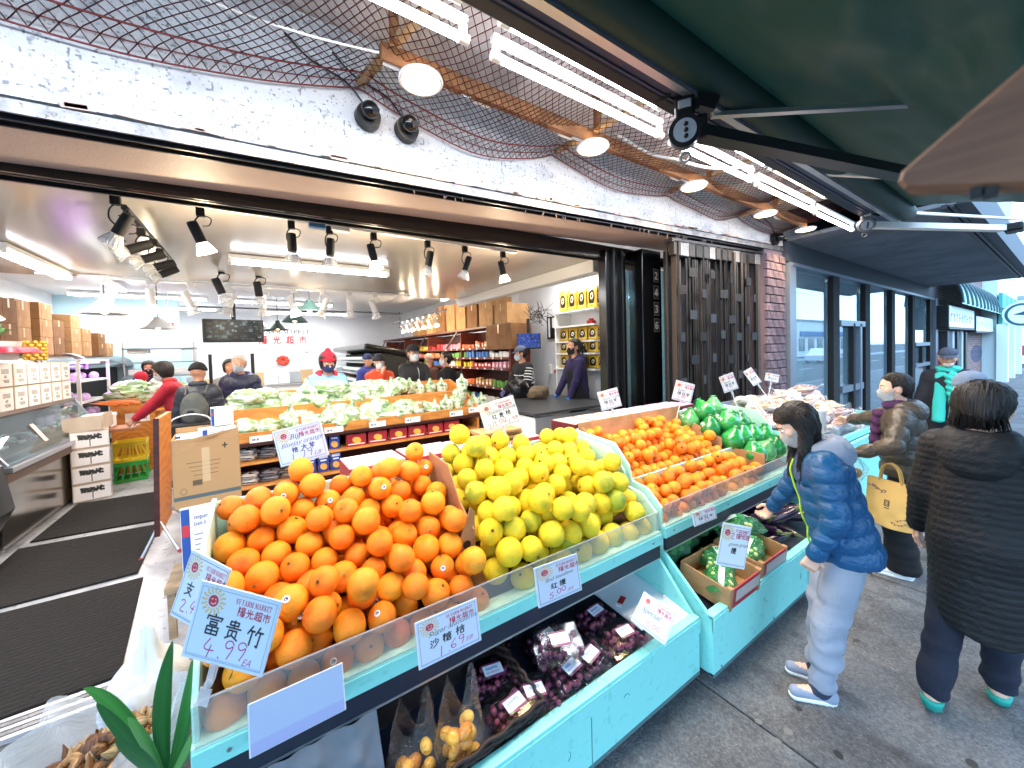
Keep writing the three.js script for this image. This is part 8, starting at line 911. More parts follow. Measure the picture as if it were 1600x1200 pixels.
    [[-0.027, 0.062], [-0.009, 0.074], [0.009, 0.07], [0.026, 0.056]].forEach(([b, L], i) => { const c1 = curl * (0.75 + 0.08 * i), c2 = curl * (1.5 + 0.1 * i), p0 = q(0.078, b, 0), p1 = q(0.078 + L * 0.45 * Math.cos(c1), b * 1.05, -L * 0.45 * Math.sin(c1)), p2 = q(0.078 + L * 0.45 * Math.cos(c1) + L * 0.33 * Math.cos(c2), b * 1.02, -L * 0.45 * Math.sin(c1) - L * 0.33 * Math.sin(c2)), c3 = c2 + curl * 0.6, p3 = p2.clone().addScaledVector(f, L * 0.26 * S * Math.cos(c3)).addScaledVector(n, -L * 0.26 * S * Math.sin(c3)); l.push(cone(p0, p1, 0.0098 * S, 0.0092 * S, { k: 0.005 }), cone(p1, p2, 0.009 * S, 0.0084 * S, { k: 0.003 }), cone(p2, p3, 0.0083 * S, 0.0072 * S, { k: 0.003 })); });
    const tb = -1; l.push(cone(q(0.015, tb * 0.022, -0.006), q(0.05, tb * 0.05, -0.02), 0.013 * S, 0.0105 * S, { k: 0.01 }), cone(q(0.05, tb * 0.05, -0.02), q(0.083, tb * 0.05, -0.03 - 0.01 * curl), 0.0102 * S, 0.008 * S, { k: 0.003 }));
    const c = o.fine ? 0.0032 : Math.max(0.005, cell * 0.4); return nets(field(l), boundsOf(l, c * 2), c); };
  const hL = mkHand(elL, haL, 1, o.curlL ?? 0.55, o.turnL ?? 0), hR = mkHand(elR, haR, -1, o.curlR ?? 0.55, o.turnR ?? 0);
  if (!o.gloves) geos.push(hL, hR);
  const skin = o.skin ?? MT.skin; P(root, 'body', geos, skin);
  if (o.gloves) { const gl = [hL, hR]; for (const [e, h] of [[elL, haL], [elR, haR]]) { const p = [cone(h.clone().lerp(e, 0.3), h, 0.046 * S, 0.034 * S)]; gl.push(nets(field(p), boundsOf(p, 0.02), 0.008)); } P(root, 'glove', gl.slice(0, 1).concat(gl.slice(2, 3)), o.gloves); P(root, 'glove', gl.slice(1, 2).concat(gl.slice(3, 4)), o.gloves); }
  for (const s of [1, -1]) { P(root, 'eye', new THREE.SphereGeometry(0.0115 * S, 12, 8).translate(...Hd(s * 0.031, 0.012, 0.079).toArray()), MT.white); P(root, 'iris', new THREE.SphereGeometry(0.006 * S, 10, 8).translate(...Hd(s * 0.031, 0.011, 0.0865).toArray()), MT.black); P(root, 'eyebrow', rod(Hd(s * 0.016, 0.034, 0.089), Hd(s * 0.046, 0.036, 0.075), 0.004 * S, 6), o.hairMat ?? MT.hair); }
  // trousers
  const pc = o.pc ?? cell, pr = 1 + (o.loose ?? 0.25), tr = [cone(up(-0.02), up(0.1), 0.125 * S, 0.115 * S, { u: X, s: 1.22 * w }), cone(hipL, knL, 0.092 * S, 0.062 * S * pr), cone(knL, anL.clone().add(V(0, 0.02, 0)), 0.062 * S * pr, (o.cuff ?? 0.05) * S * pr, { k: 0.02 }), cone(hipR, knR, 0.092 * S, 0.062 * S * pr), cone(knR, anR.clone().add(V(0, 0.02, 0)), 0.062 * S * pr, (o.cuff ?? 0.05) * S * pr, { k: 0.02 })];
  P(root, 'trousers', nets(field(tr, (d, x, y, z) => Math.max(d + (o.fold ?? 1) * 0.006 * n3(x * 13, y * 8, z * 13, 7) + (o.fold ?? 1) * 0.005 * n3(x * 9, y * 34, z * 9, 9) * smooth(0.75, 0.2, y) + 0.004 * Math.sin(y * 46 + x * 21 + 5 * n3(x * 5, y * 5, z * 5, 3)) * smooth(0.85, 0.1, y), (o.hemCut ?? 0.05) * S + 0.0 - y)), boundsOf(tr, 0.03), pc), o.trousers ?? cloth(0x15161a));
  // shoes
  for (const [an, t] of [[anL, tL], [anR, tR]]) { const bk = an.clone().add(V(0, -0.045 * S, -0.025 * S).applyAxisAngle(V(0, 1, 0), 0)), f2 = [cone(bk, t.clone().add(V(0, -0.004, 0)), 0.037 * S, 0.031 * S, { k: 0.02 }), cone(an.clone().add(V(0, -0.01, 0)), bk, 0.036 * S, 0.036 * S)], flo = Math.min(bk.y, t.y) - 0.034 * S; const open = o.slipper; P(root, 'shoe', nets(field(f2, (d, x, y, z) => Math.max(d, flo - y, y - an.y - (open ? -0.035 : 0.005))), boundsOf(f2, 0.02), 0.007), o.shoes ?? MT.blackMatte); const sl = [cone(bk.clone().setY(bk.y - 0.024 * S), t.clone().setY(t.y - 0.022 * S), 0.04 * S, 0.034 * S)]; P(root, 'sole', nets(field(sl, (d, x, y, z) => Math.max(d, Math.abs(y - lerp(bk.y, t.y, 0.5) + 0.028 * S) - 0.012)), boundsOf(sl, 0.01), 0.007), o.soles ?? MT.white); if (o.sock) { const c = [cone(an.clone().add(V(0, 0.06, 0)), an.clone().add(V(0, -0.03, 0.005)), 0.044 * S, 0.043 * S), cone(an.clone().add(V(0, -0.025, 0)), bk.clone().lerp(t, 0.45).add(V(0, 0.01, 0)), 0.04 * S, 0.033 * S)]; P(root, 'sock', nets(field(c), boundsOf(c, 0.01), 0.008), o.sock); } if (o.laces) { for (let k = 0; k < 3; k++) { const m = bk.clone().lerp(t, 0.45 + k * 0.14).add(V(0, 0.034 * S - k * 0.003, 0)); P(root, 'lace', rod(m.clone().add(V(-0.02, -0.004, 0)), m.clone().add(V(0.02, -0.004, 0.005)), 0.003, 5), MT.white); } P(root, 'shoe_panel', nets(field([cone(bk.clone().add(V(0, 0.012, -0.002)), bk.clone().lerp(t, 0.3).add(V(0, 0.012, 0)), 0.033 * S)], (d, x, y, z) => Math.max(d, y - an.y - 0.002)), boundsOf([cone(bk, t, 0.05)], 0.02), 0.007), o.laces); } }
  // jacket
  const J = o.jacket; if (J) {
    const b = J.band, am = J.amp ?? 0.014, R0 = (J.r ?? 0.145) * S, hem = J.hem ?? -0.1, jc = J.cell ?? cell, sl = (J.sleeve ?? 0.062) * S, wristL = elL.clone().lerp(haL, J.short ?? 0.93), wristR = elR.clone().lerp(haR, J.short ?? 0.93), bo = b ? { band: b * S, amp: am } : {};
    const pr2 = [cone(up(hem), up(0.36), R0 * (J.flare ?? 1.02), R0, { u: X, s: 1.24 * w, ...bo, k: 0.04 }), cone(shL.clone().lerp(shR, 0.14), shR.clone().lerp(shL, 0.14), 0.082 * S, 0.082 * S, { k: 0.05 }), cone(shL, elL, sl * 1.12, sl, { ...bo, k: 0.045 }), cone(elL, wristL, sl, sl * 0.72, { ...bo, k: 0.02 }), cone(shR, elR, sl * 1.12, sl, { ...bo, k: 0.045 }), cone(elR, wristR, sl, sl * 0.72, { ...bo, k: 0.02 })];
    if (J.belly) pr2.push(ball(up(0.1, 0, 0.05), 0.16 * S, 0.17 * S, 0.14 * S, tq, { k: 0.06 }));
    const cut = up(hem), nrm = V(0, 1, 0).applyQuaternion(new THREE.Quaternion().slerp(tq, 0.25)); const nk = Hd(0, -0.1, 0.0), wr = J.wrinkle ?? 0.006;
    P(root, J.name ?? 'jacket', nets(field(pr2, (d, x, y, z) => { d += (b ? 0.45 : 1) * wr * n3(x * 16, y * 12, z * 16, 11) + (b ? 0.0035 * n3(x * 38, y * 16, z * 38, 13) : wr * 0.7 * n3(x * 7, y * 22, z * 7, 5)); if (J.wave) d += 0.006 * Math.sin((y + 0.016 * Math.sin(x * 9) + 0.01 * n3(x * 8, y * 3, z * 8, 2)) / J.wave * 6.283); return Math.max(d, (cut.x - x) * nrm.x + (cut.y - y) * nrm.y + (cut.z - z) * nrm.z, 0.058 * S - Math.hypot(x - nk.x, z - nk.z) - (y < nk.y - 0.03 ? 1 : 0)); }), boundsOf(pr2, 0.03), jc), J.mat);
    if (J.collar) { const c = [cone(neck.clone().add(V(0.05 * S, 0.015, 0.03)), neck.clone().add(V(-0.05 * S, 0.015, 0.03)), 0.036 * S, 0.036 * S), cone(neck.clone().add(V(0.06 * S, 0.03, -0.03)), neck.clone().add(V(-0.06 * S, 0.03, -0.03)), 0.042 * S, 0.042 * S)]; P(root, 'collar', nets(field(c), boundsOf(c, 0.02), 0.009), J.mat); }
    if (J.hood) { const c0 = up(0.47, 0, -0.09), q = tq, c = [ball(c0, 0.135 * S * (J.hood.w ?? 1), 0.095 * S, 0.085 * S, q), ball(up(0.5, 0.085, -0.02), 0.05 * S, 0.055 * S, 0.075 * S, q, { k: 0.05 }), ball(up(0.5, -0.085, -0.02), 0.05 * S, 0.055 * S, 0.075 * S, q, { k: 0.05 })]; P(root, 'hood', nets(field(c, (d, x, y, z) => { d += 0.006 * n3(x * 18, y * 18, z * 18, 4) + (J.hood.wave ? 0.005 * Math.sin(y * 6.283 / J.hood.wave + 3 * x) : 0); const e = Math.hypot(x - nk.x, (y - nk.y) * 0.6, z - nk.z) - 0.075 * S; return -smin(-d, e, 0.02); }), boundsOf(c, 0.02), J.hood.cell ?? 0.01), J.hood.mat ?? J.mat); }
    if (J.zip) { const z = []; for (let k = 0; k <= 10; k++) { const t = k / 10, p = up(lerp(hem + 0.01, 0.46, t), 0, 0); let d = 0.02; const dir = V(0, 0, 1).applyQuaternion(tq), f0 = field(pr2); for (d = 0.05; d < 0.3; d += 0.004) { const q = p.clone().addScaledVector(dir, d); if (f0(q.x, q.y, q.z) > 0) break; } z.push(p.addScaledVector(dir, d + 0.006)); } P(root, 'zip', tube(z, 0.0055, 40, 6), J.zip); }
    if (J.pocketZip) P(root, 'pocket_zip', rod(up(0.0, 0.15, 0.1), up(0.1, 0.16, 0.09), 0.005, 6), J.zip);
  }
  if (o.coat) { const c = o.coat, pr3 = [cone(up(0.36), up(-0.05), 0.146 * S, 0.16 * S, { u: X, s: 1.2 * w, k: 0.05 }), cone(up(-0.05), V(hips.x, c.hem * S, hips.z - 0.01), 0.162 * S, 0.168 * S, { u: V(1, 0, 0), s: 1.16 * w, k: 0.05 }), cone(shL.clone().lerp(shR, 0.14), shR.clone().lerp(shL, 0.14), 0.085 * S, 0.085 * S, { k: 0.05 }), cone(shL, elL, 0.075 * S, 0.066 * S, { k: 0.04 }), cone(elL, elL.clone().lerp(haL, 0.95), 0.066 * S, 0.05 * S), cone(shR, elR, 0.075 * S, 0.066 * S, { k: 0.04 }), cone(elR, elR.clone().lerp(haR, 0.95), 0.066 * S, 0.05 * S)]; const nk = Hd(0, -0.1, 0);
    P(root, 'coat', nets(field(pr3, (d, x, y, z) => { d += 0.0045 * n3(x * 11, y * 7, z * 11, 11) + (c.wave ? -0.0055 * Math.pow(Math.abs(Math.sin((y + 0.012 * Math.sin(x * 8 + z * 5) + 0.008 * n3(x * 6, y * 3, z * 6, 2)) / c.wave * Math.PI)), 0.5) : 0); return Math.max(d, c.hem * S + 0.015 * Math.sin(Math.atan2(x, z) * 3) - y, 0.055 * S - Math.hypot(x - nk.x, z - nk.z) - (y < nk.y - 0.03 ? 1 : 0)); }), boundsOf(pr3, 0.03), c.cell ?? 0.012), c.mat);
    if (c.hood) { const b = [ball(up(0.46, 0, -0.1), 0.15 * S, 0.085 * S, 0.07 * S, tq), ball(up(0.5, 0.09, -0.03), 0.055 * S, 0.06 * S, 0.075 * S, tq, { k: 0.05 }), ball(up(0.5, -0.09, -0.03), 0.055 * S, 0.06 * S, 0.075 * S, tq, { k: 0.05 }), ball(up(0.38, 0, -0.13), 0.12 * S, 0.08 * S, 0.05 * S, tq, { k: 0.06 })]; P(root, 'hood', nets(field(b, (d, x, y, z) => { d += -0.004 * Math.pow(Math.abs(Math.sin((y + 0.2 * x * x) / 0.024 * Math.PI * 0.5)), 0.5) + 0.004 * n3(x * 20, y * 20, z * 20, 4); const e = Math.hypot(x - nk.x, (y - nk.y) * 0.6, z - nk.z) - 0.07 * S; return -smin(-d, e, 0.02); }), boundsOf(b, 0.02), 0.008), c.mat); } }
  // hair
  const hm = o.hairMat ?? MT.hair, hcl = o.fine ? 0.006 : Math.max(0.008, cell * 0.7), hv = o.hair;
  const hairUV = (x, y, z) => { const p = V(x, y, z).sub(hc).applyQuaternion(hq.clone().invert()); return [Math.atan2(p.x, p.z) * 0.09, p.y * 0.6 - p.z * 0.3]; };
  if (hv) { const hb = [ball(Hd(0, 0.047, -0.018), 0.087 * S, 0.092 * S, 0.106 * S, hq), ball(Hd(0, 0.0, -0.05), 0.083 * S, (hv === 'short' ? 0.085 : 0.105) * S, 0.065 * S, hq, { k: 0.04 })];
    if (hv === 'bob' || hv === 'full') { hb.push(ball(Hd(0.062, -0.015, -0.012), 0.032 * S, 0.07 * S, 0.055 * S, hq, { k: 0.03 }), ball(Hd(-0.062, -0.015, -0.012), 0.032 * S, 0.07 * S, 0.055 * S, hq, { k: 0.03 }), ball(Hd(0, 0.05, -0.02), 0.1 * S, 0.1 * S, 0.115 * S, hq, { k: 0.03 })); }
    if (hv === 'full') hb.push(ball(Hd(0.0, -0.03, -0.06), 0.095 * S, 0.085 * S, 0.06 * S, hq, { k: 0.03 }));
    if (hv === 'tail') { const a = Hd(0, 0.03, -0.12), b2 = a.clone().add(V(0, -0.1, -0.05).multiplyScalar(S)); hb.push(cone(a, b2, 0.03 * S, 0.034 * S), cone(b2, b2.clone().add(V(0, -0.14 * S, 0.01)), 0.034 * S, 0.012 * S)); }
    if (hv === 'bun') hb.push(ball(Hd(0, 0.0, -0.12), 0.035 * S, 0.035 * S, 0.035 * S, hq));
    if (hv === 'long') { for (const [x, z, l, r1] of [[0.07, -0.04, 0.37, 0.026], [-0.075, -0.03, 0.37, 0.028], [0.06, -0.065, 0.42, 0.04], [-0.06, -0.06, 0.42, 0.04], [0, -0.08, 0.42, 0.045]]) { const a = Hd(x, 0.03, z), m = a.clone().add(V(x * 0.2, -l * 0.5, 0.0).multiplyScalar(S)), e = a.clone().add(V(x * 0.1, -l, 0.02).multiplyScalar(S)); hb.push(cone(a, m, r1 * S, r1 * 0.9 * S, { k: 0.03 }), cone(m, e, r1 * 0.9 * S, r1 * 0.35 * S, { k: 0.02 })); } }
    const fq = hq.clone().invert(), fr = o.fringe ?? 0.075; P(root, 'hair', nets(field(hb, (d, x, y, z) => { const p = V(x - hc.x, y - hc.y, z - hc.z).applyQuaternion(fq).multiplyScalar(1 / S), a = Math.atan2(p.x, p.z); d += 0.004 * n3(a * 14, p.y * 5, p.z * 5, 21) + 0.0025 * Math.sin(a * 60 + p.y * 20); const face = Math.max(0.032 - p.z, p.y - fr - 0.02 * Math.cos(p.x * 30), Math.abs(p.x) - 0.072) * S, ear = (Math.hypot(p.y + 0.005, (p.z + 0.008)) - 0.03) * S; d = Math.max(d, -face); if (hv === 'short' || hv === 'tail' || hv === 'bun') d = Math.max(d, -Math.max(ear, (0.07 - Math.abs(p.x)) * S)); return d; }), boundsOf(hb, 0.02), hcl, hairUV), hm);
    if (o.strands) { const l = [], q = rng(17); for (let k = 0; k < o.strands; k++) { const th = -1.85 + 3.7 * q(), y0 = 0.02 + 0.11 * q(), rad = Math.sqrt(Math.max(0.02, 1 - (y0 / 0.14) ** 2)), a = Hd(0.089 * rad * Math.sin(th), y0, -0.02 - 0.107 * rad * Math.cos(th)), side = Hd(0.09 * Math.sin(th), -0.01, -0.02 - 0.105 * Math.cos(th)), e = side.clone().add(V((q() - 0.5) * 0.05, -(0.2 + 0.15 * q()) * (o.strandLen ?? 1), (q() - 0.5) * 0.06).multiplyScalar(S)); l.push(tube([a, a.clone().lerp(side, 0.6).add(V(0, 0.008, 0)), side, side.clone().lerp(e, 0.55), e], 0.0016 + 0.0012 * q(), 18, 4)); } tag(P(root, 'loose_hair', l, hm), null, null, null, 'stuff'); } }
  // hats, mask, extras
  if (o.cap) { const b = [ball(Hd(0, 0.06, -0.01), 0.09 * S, 0.085 * S, 0.105 * S, hq)]; const cq = hq.clone().invert(); P(root, 'cap', nets(field(b, (d, x, y, z) => { const p = V(x - hc.x, y - hc.y, z - hc.z).applyQuaternion(cq); return Math.max(d, 0.045 * S - p.y); }), boundsOf(b, 0.02), hcl), o.cap); P(root, 'cap_peak', sheet((u, v) => { const a = lerp(-0.95, 0.95, u), r1 = 0.085 + 0.07 * v * Math.cos(a * 0.9); return Hd(Math.sin(a) * r1 * 0.9, 0.052 - 0.022 * v + 0.012 * Math.cos(a) - 0.01, Math.cos(a) * (0.095 + 0.065 * v)); }, 16, 4), o.capPeak ?? o.cap); }
  if (o.beanie) { const b = [ball(Hd(0, 0.055, -0.015), 0.094 * S, 0.1 * S, 0.11 * S, hq)]; if (o.bobble) b.push(ball(Hd(0, 0.16, -0.02), 0.03 * S, 0.03 * S, 0.03 * S, hq)); const cq = hq.clone().invert(); P(root, 'knit_hat', nets(field(b, (d, x, y, z) => { const p = V(x - hc.x, y - hc.y, z - hc.z).applyQuaternion(cq).multiplyScalar(1 / S); d -= 0.003 * Math.abs(Math.sin(Math.atan2(p.x, p.z) * 18)) + (p.y < 0.06 ? 0.006 : 0); return Math.max(d, (0.03 - p.y - 0.25 * Math.min(0, p.z)) * S * 0.9); }), boundsOf(b, 0.02), hcl), o.beanie); }
  if (o.mask) { P(root, 'face_mask', sheet((u, v) => { const a = lerp(-1.25, 1.25, u), y = lerp(0.0, -0.105, v), bulge = Math.exp(-((a * 1.6) ** 2)) * (0.028 * Math.sin(v * Math.PI * 0.85 + 0.35)), rx = 0.078 - 0.012 * v, rz = 0.09 - 0.004 * v; return Hd(Math.sin(a) * rx, y * (1 - 0.25 * (a / 1.25) ** 2) - 0.01 * (a / 1.25) ** 2, Math.cos(a) * rz + bulge); }, 24, 12), o.mask); for (const s of [1, -1]) P(root, 'mask_strap', [tube([Hd(s * 0.072, -0.012, 0.03), Hd(s * 0.083, 0.012, 0.0), Hd(s * 0.083, 0.018, -0.02)], 0.0022, 8, 4), tube([Hd(s * 0.064, -0.075, 0.03), Hd(s * 0.08, -0.045, 0.0), Hd(s * 0.083, -0.03, -0.02)], 0.0022, 8, 4)], o.mask); }
  if (o.glasses) { for (const s of [1, -1]) P(root, 'spectacle_rim', moved(new THREE.TorusGeometry(0.019 * S, 0.002, 6, 18), 0, 0, 0).applyQuaternion(hq).translate(...Hd(s * 0.031, 0.01, 0.102).toArray()), MT.black); }
  if (o.beard) { const b = [ball(Hd(0, -0.07, 0.06), 0.052 * S, 0.036 * S, 0.042 * S, hq)]; P(root, 'beard', nets(field(b, (d, x, y, z) => d + 0.006 * n3(x * 60, y * 60, z * 60, 3)), boundsOf(b, 0.02), hcl), MT.hairGrey); }
  if (o.scarf) { const n0 = neck.clone().add(V(0, 0.01, 0.02)), b = [cone(n0.clone().add(V(0.06, 0.01, 0.03)), n0.clone().add(V(-0.06, 0.01, 0.03)), 0.045 * S, 0.045 * S), cone(n0.clone().add(V(0.07, 0.02, -0.02)), n0.clone().add(V(-0.07, 0.02, -0.02)), 0.045 * S, 0.045 * S), cone(up(0.44, 0.03, 0.13), up(0.2, 0.05, 0.17), 0.045 * S, 0.04 * S, { u: X, s: 1.3 })]; P(root, 'scarf', nets(field(b, (d, x, y, z) => d + 0.006 * Math.sin(y * 90 + x * 40) + 0.006 * n3(x * 30, y * 30, z * 30, 5)), boundsOf(b, 0.02), 0.009), o.scarf); if (o.scarfLong) for (const s of [1, -1]) { const b2 = [cone(up(0.46, s * 0.05, 0.1), up(-0.12, s * 0.075, 0.2), 0.03 * S, 0.03 * S, { u: X, s: 1.9 })]; P(root, 'scarf_end', nets(field(b2, (d, x, y, z) => d + 0.005 * n3(x * 30, y * 9, z * 30, 5)), boundsOf(b2, 0.02), 0.009), o.scarf); } }
  if (o.backpack) { const b = [ball(up(0.22, 0, -0.22), 0.145 * S, 0.21 * S, 0.1 * S, tq), ball(up(0.14, 0, -0.3), 0.11 * S, 0.1 * S, 0.06 * S, tq)]; P(root, 'backpack', nets(field(b, (d, x, y, z) => d + 0.006 * n3(x * 20, y * 20, z * 20, 2)), boundsOf(b, 0.02), 0.012), o.backpack); for (const s of [1, -1]) P(root, 'backpack_strap', tube([up(0.4, s * 0.1, -0.16), up(0.5, s * 0.11, -0.04), up(0.4, s * 0.12, 0.14), up(0.15, s * 0.15, 0.12), up(0.1, s * 0.16, -0.1)], 0.014, 24, 6), o.backpack); P(root, 'backpack_patch', RB(0.07, 0.04, 0.006, 0.002, 0, 0, 0).applyQuaternion(tq).translate(...up(0.2, 0, -0.355).toArray()), MT.navy); }
  if (o.apron) { const b = [cone(up(-0.25), up(0.3), 0.165 * S, 0.152 * S, { u: X, s: 1.22 * w })]; P(root, 'apron', nets(field(b, (d, x, y, z) => { const p = V(x, y, z).sub(hips).applyQuaternion(tq.clone().invert()); return Math.max(d, 0.03 - p.z); }), boundsOf(b, 0.02), 0.012), o.apron); }
  if (o.stripes) { const l = []; for (const [a, b] of [[shL, elL], [elL, haL]]) for (let k = 0; k < 5; k++) { const d = b.clone().sub(a).normalize(), c = a.clone().lerp(b, 0.1 + k * 0.17), g = new THREE.TorusGeometry((J.sleeve ?? 0.062) * S * 1.06 * (a === shL ? 1.05 : 0.9), 0.009, 6, 20).applyQuaternion(new THREE.Quaternion().setFromUnitVectors(V(0, 0, 1), d)); P(root, 'white_stripe', g.translate(c.x, c.y, c.z), MT.white); } for (let k = 0; k < 5; k++) P(root, 'white_stripe', tube([-1.5, -1, -0.5, 0, 0.5, 1, 1.5, 2, 2.5, 3, 3.5, 4, 4.5].map((a) => up(0.02 + k * 0.075, Math.sin(a) * 0.185 * w, Math.cos(a) * 0.15)), 0.008, 40, 5, true), MT.white); }
  root.userData.points = null; delete root.userData.points;
  return { root, Hd, up, haL, haR, elL, elR, toWorld: (p) => p.clone().applyAxisAngle(V(0, 1, 0), o.face ?? 0).add(root.position) };
}
// ---- the shoppers on the pavement ----
const maskBlue = mt(0xc8d9e6, 0.8, { bumpMap: MT.mask.bumpMap, bumpScale: 0.003 }), jeansNavy = cloth(0x161c2e), denim = cloth(0x2c3852);
{
  const girl = person({ label: 'girl in a bright blue puffer jacket and grey sweatpants bending over the second stand', h: 1.53, at: [2.5, -0.74], face: Math.PI + 0.5, fine: true, cell: 0.011, lean: 0.25, hips: [0.02, 0.945, -0.05], head: [0.62, 0.12, 0.05], handR: onZ(1192, 812, -1.14), handL: onX(1274, 868, 2.3), poleL: [0.6, -0.2, -0.9], poleR: [-0.5, -0.7, -0.4], curlL: 0.7, curlR: 0.9, turnR: 1.2, skin: MT.skinPale,
    footL: V(2.37, 0, -0.73), footR: V(2.5, 0, -0.78), yawL: 0.35, yawR: 0.05, trousers: cloth(0xa9b0c0, 0.9, 0.005), pc: 0.008, fold: 2.1, loose: 0.35, cuff: 0.047, shoes: cloth(0x9aa3b5, 0.8, 0.004), soles: mt(0xeceae4, 0.7), laces: mt(0x8a7480, 0.7), sock: cloth(0x2c3448), hair: 'long', strands: 420, fringe: 0.05, mask: MT.mask,
    jacket: { mat: puffer(0x12507c, 0.4), flare: 1.13, band: 0.09, amp: 0.013, r: 0.142, hem: -0.13, cell: 0.0075, sleeve: 0.064, hood: { mat: cloth(0x8d97a8) }, collar: true, zip: mt(0xb7dc3c, 0.5), pocketZip: true, wrinkle: 0.007 } });
  P(girl.root, 'hair_tie', new THREE.SphereGeometry(0.012, 10, 8).translate(...girl.Hd(0, 0.135, 0.0).toArray()), MT.white);
  const tl = girl.up(-0.1, 0.155, 0.02);
  const br = person({ label: 'woman in a brown puffer jacket and purple scarf reaching over the far stand', h: 1.56, at: [4.2, -0.77], face: Math.PI + 0.25, fine: true, cell: 0.012, lean: 0.06, head: [0.1, 0.2, 0], handR: onZ(1304, 660, -1.35), handL: onX(1338, 708, 3.85), poleR: [-0.6, -0.6, -0.2], poleL: [0.9, -0.6, -0.5], curlL: 1.1, curlR: 0.6, skin: MT.skinPale, footL: V(4.13, 0, -0.76), footR: V(4.34, 0, -0.8), trousers: cloth(0x121317), shoes: MT.white, soles: MT.whiteGloss, loose: 0.5, cuff: 0.07, hair: 'short', mask: maskBlue, scarf: cloth(0x4a2750, 0.95, 0.005),
    jacket: { mat: puffer(0x4d453b, 0.4), band: 0.12, amp: 0.018, r: 0.15, hem: -0.08, cell: 0.009, sleeve: 0.066, hood: { w: 1.1 }, wrinkle: 0.006 } });
  const coat = person({ label: 'woman in a long black quilted coat walking away along the pavement', h: 1.59, at: [2.96, -0.275], face: Math.PI / 2 - 0.05, wide: 0.95, cell: 0.011, fine: true, lean: 0.05, head: [0.1, -0.75, 0], skin: MT.skinPale, footL: Object.assign(V(2.75, 0, -0.4), { lift: 0.035 }), footR: V(3.09, 0, -0.22), tipL: 0.03, trousers: jeansNavy, loose: 0.22, cuff: 0.054, pc: 0.01, shoes: mt(0x1d9c8c, 0.6), soles: mt(0x187a70, 0.7), slipper: true, hair: 'full', strands: 420, strandLen: 0.3, hemCut: 0.07, handL: [0.27, 0.74, 0.12], handR: [-0.28, 0.74, 0.14],
    coat: { mat: mt(0x07080c, 0.7, { bumpMap: pufferBump, bumpScale: 0.006 }), hem: 0.44, wave: 0.034, cell: 0.0075, hood: true } });
  person({ label: 'older man in a dark coat, flat cap and long turquoise scarf walking toward the viewer', h: 1.7, at: (() => { const p = onX(1481, 577, 7.4); return [p.x, p.z]; })(), face: -Math.PI / 2 + 0.1, cell: 0.014, head: [0.12, 0.1, 0], cap: cloth(0x3c4556), hairMat: MT.hairGrey, hair: 'short', beard: true, scarf: mt(0x35b5a5, 0.85), scarfLong: true, jacket: { mat: cloth(0x1c1d25), r: 0.16, hem: -0.28, sleeve: 0.066, wrinkle: 0.005 }, trousers: cloth(0x1a1c24) });
  person({ label: 'person in a pale blue knit hat half hidden behind the long black coat', h: 1.53, at: (() => { const p = onX(1522, 615, 4.9); return [p.x, p.z]; })(), face: Math.PI + 0.5, cell: 0.014, head: [0.15, 0, 0], beanie: cloth(0x8a9cb4, 0.95, 0.006), mask: MT.mask, skin: MT.skinPale, jacket: { mat: puffer(0x1c2340), band: 0.1, amp: 0.012, r: 0.155, hem: -0.2, sleeve: 0.066, collar: true }, trousers: jeansNavy });
  // shoppers' bags
  const tp = onX(1392, 788, 3.9), tote = T('tote_bag', 'yellow tote bag with dark blossom print hanging from the brown jacketed arm', 'tote bag', [3.93, tp.y - 0.16, -0.79], -Math.PI / 2 - 0.35);
  const totT = canvasTex(160, 160, (g) => { g.fillStyle = '#d9b46c'; g.fillRect(0, 0, 160, 160); g.strokeStyle = '#5a4048'; const r = rng(8); const twig = (x, y, a, n) => { for (let i = 0; i < n; i++) { g.lineWidth = 1.4; g.beginPath(); g.moveTo(x, y); const b = a + (r() - 0.5); x += 9 * Math.cos(b); y += 9 * Math.sin(b); g.lineTo(x, y); g.stroke(); g.fillStyle = r() > 0.5 ? '#8a5a6a' : '#6a4a58'; g.beginPath(); g.arc(x + (r() - 0.5) * 8, y + (r() - 0.5) * 8, 2.4, 0, 7); g.fill(); } }; twig(4, 34, 0.1, 8); twig(20, 26, 0.4, 6); twig(92, 136, 0.1, 7); twig(106, 128, -0.3, 5); g.strokeStyle = '#3a2c2c'; g.lineWidth = 3; g.strokeRect(72, 68, 14, 18); g.lineWidth = 1.5; g.strokeRect(76, 73, 7, 8); g.fillStyle = '#3a2c2c'; g.fillRect(72, 92, 16, 3); });
  const tG = (f) => sheet((u, v) => { const e = Math.sin(u * Math.PI), q = Math.sin(clamp(1 - v, 0, 1) * Math.PI * 0.5); return V((u - 0.5) * lerp(0.34, 0.3, v), v * 0.33 - 0.015 * e * (1 - v), f * (0.008 + 0.05 * Math.pow(e, 0.6) * q * (1 + 0.2 * n3(u * 5, v * 5, f, 2)))); }, 24, 20); P(tote, 'front_panel', tG(1), mt(0xffffff, 0.75, { map: totT, side: THREE.DoubleSide })); P(tote, 'back_panel', tG(-1), mt(0xd1a85c, 0.75, { side: THREE.DoubleSide })); for (const z of [-0.01, 0.01]) P(tote, 'handle', tube([V(-0.07, 0.32, z), V(-0.05, 0.42, z), V(0, 0.46, z), V(0.05, 0.42, z), V(0.07, 0.32, z)], 0.007, 20, 6), mt(0xc79c52, 0.8));
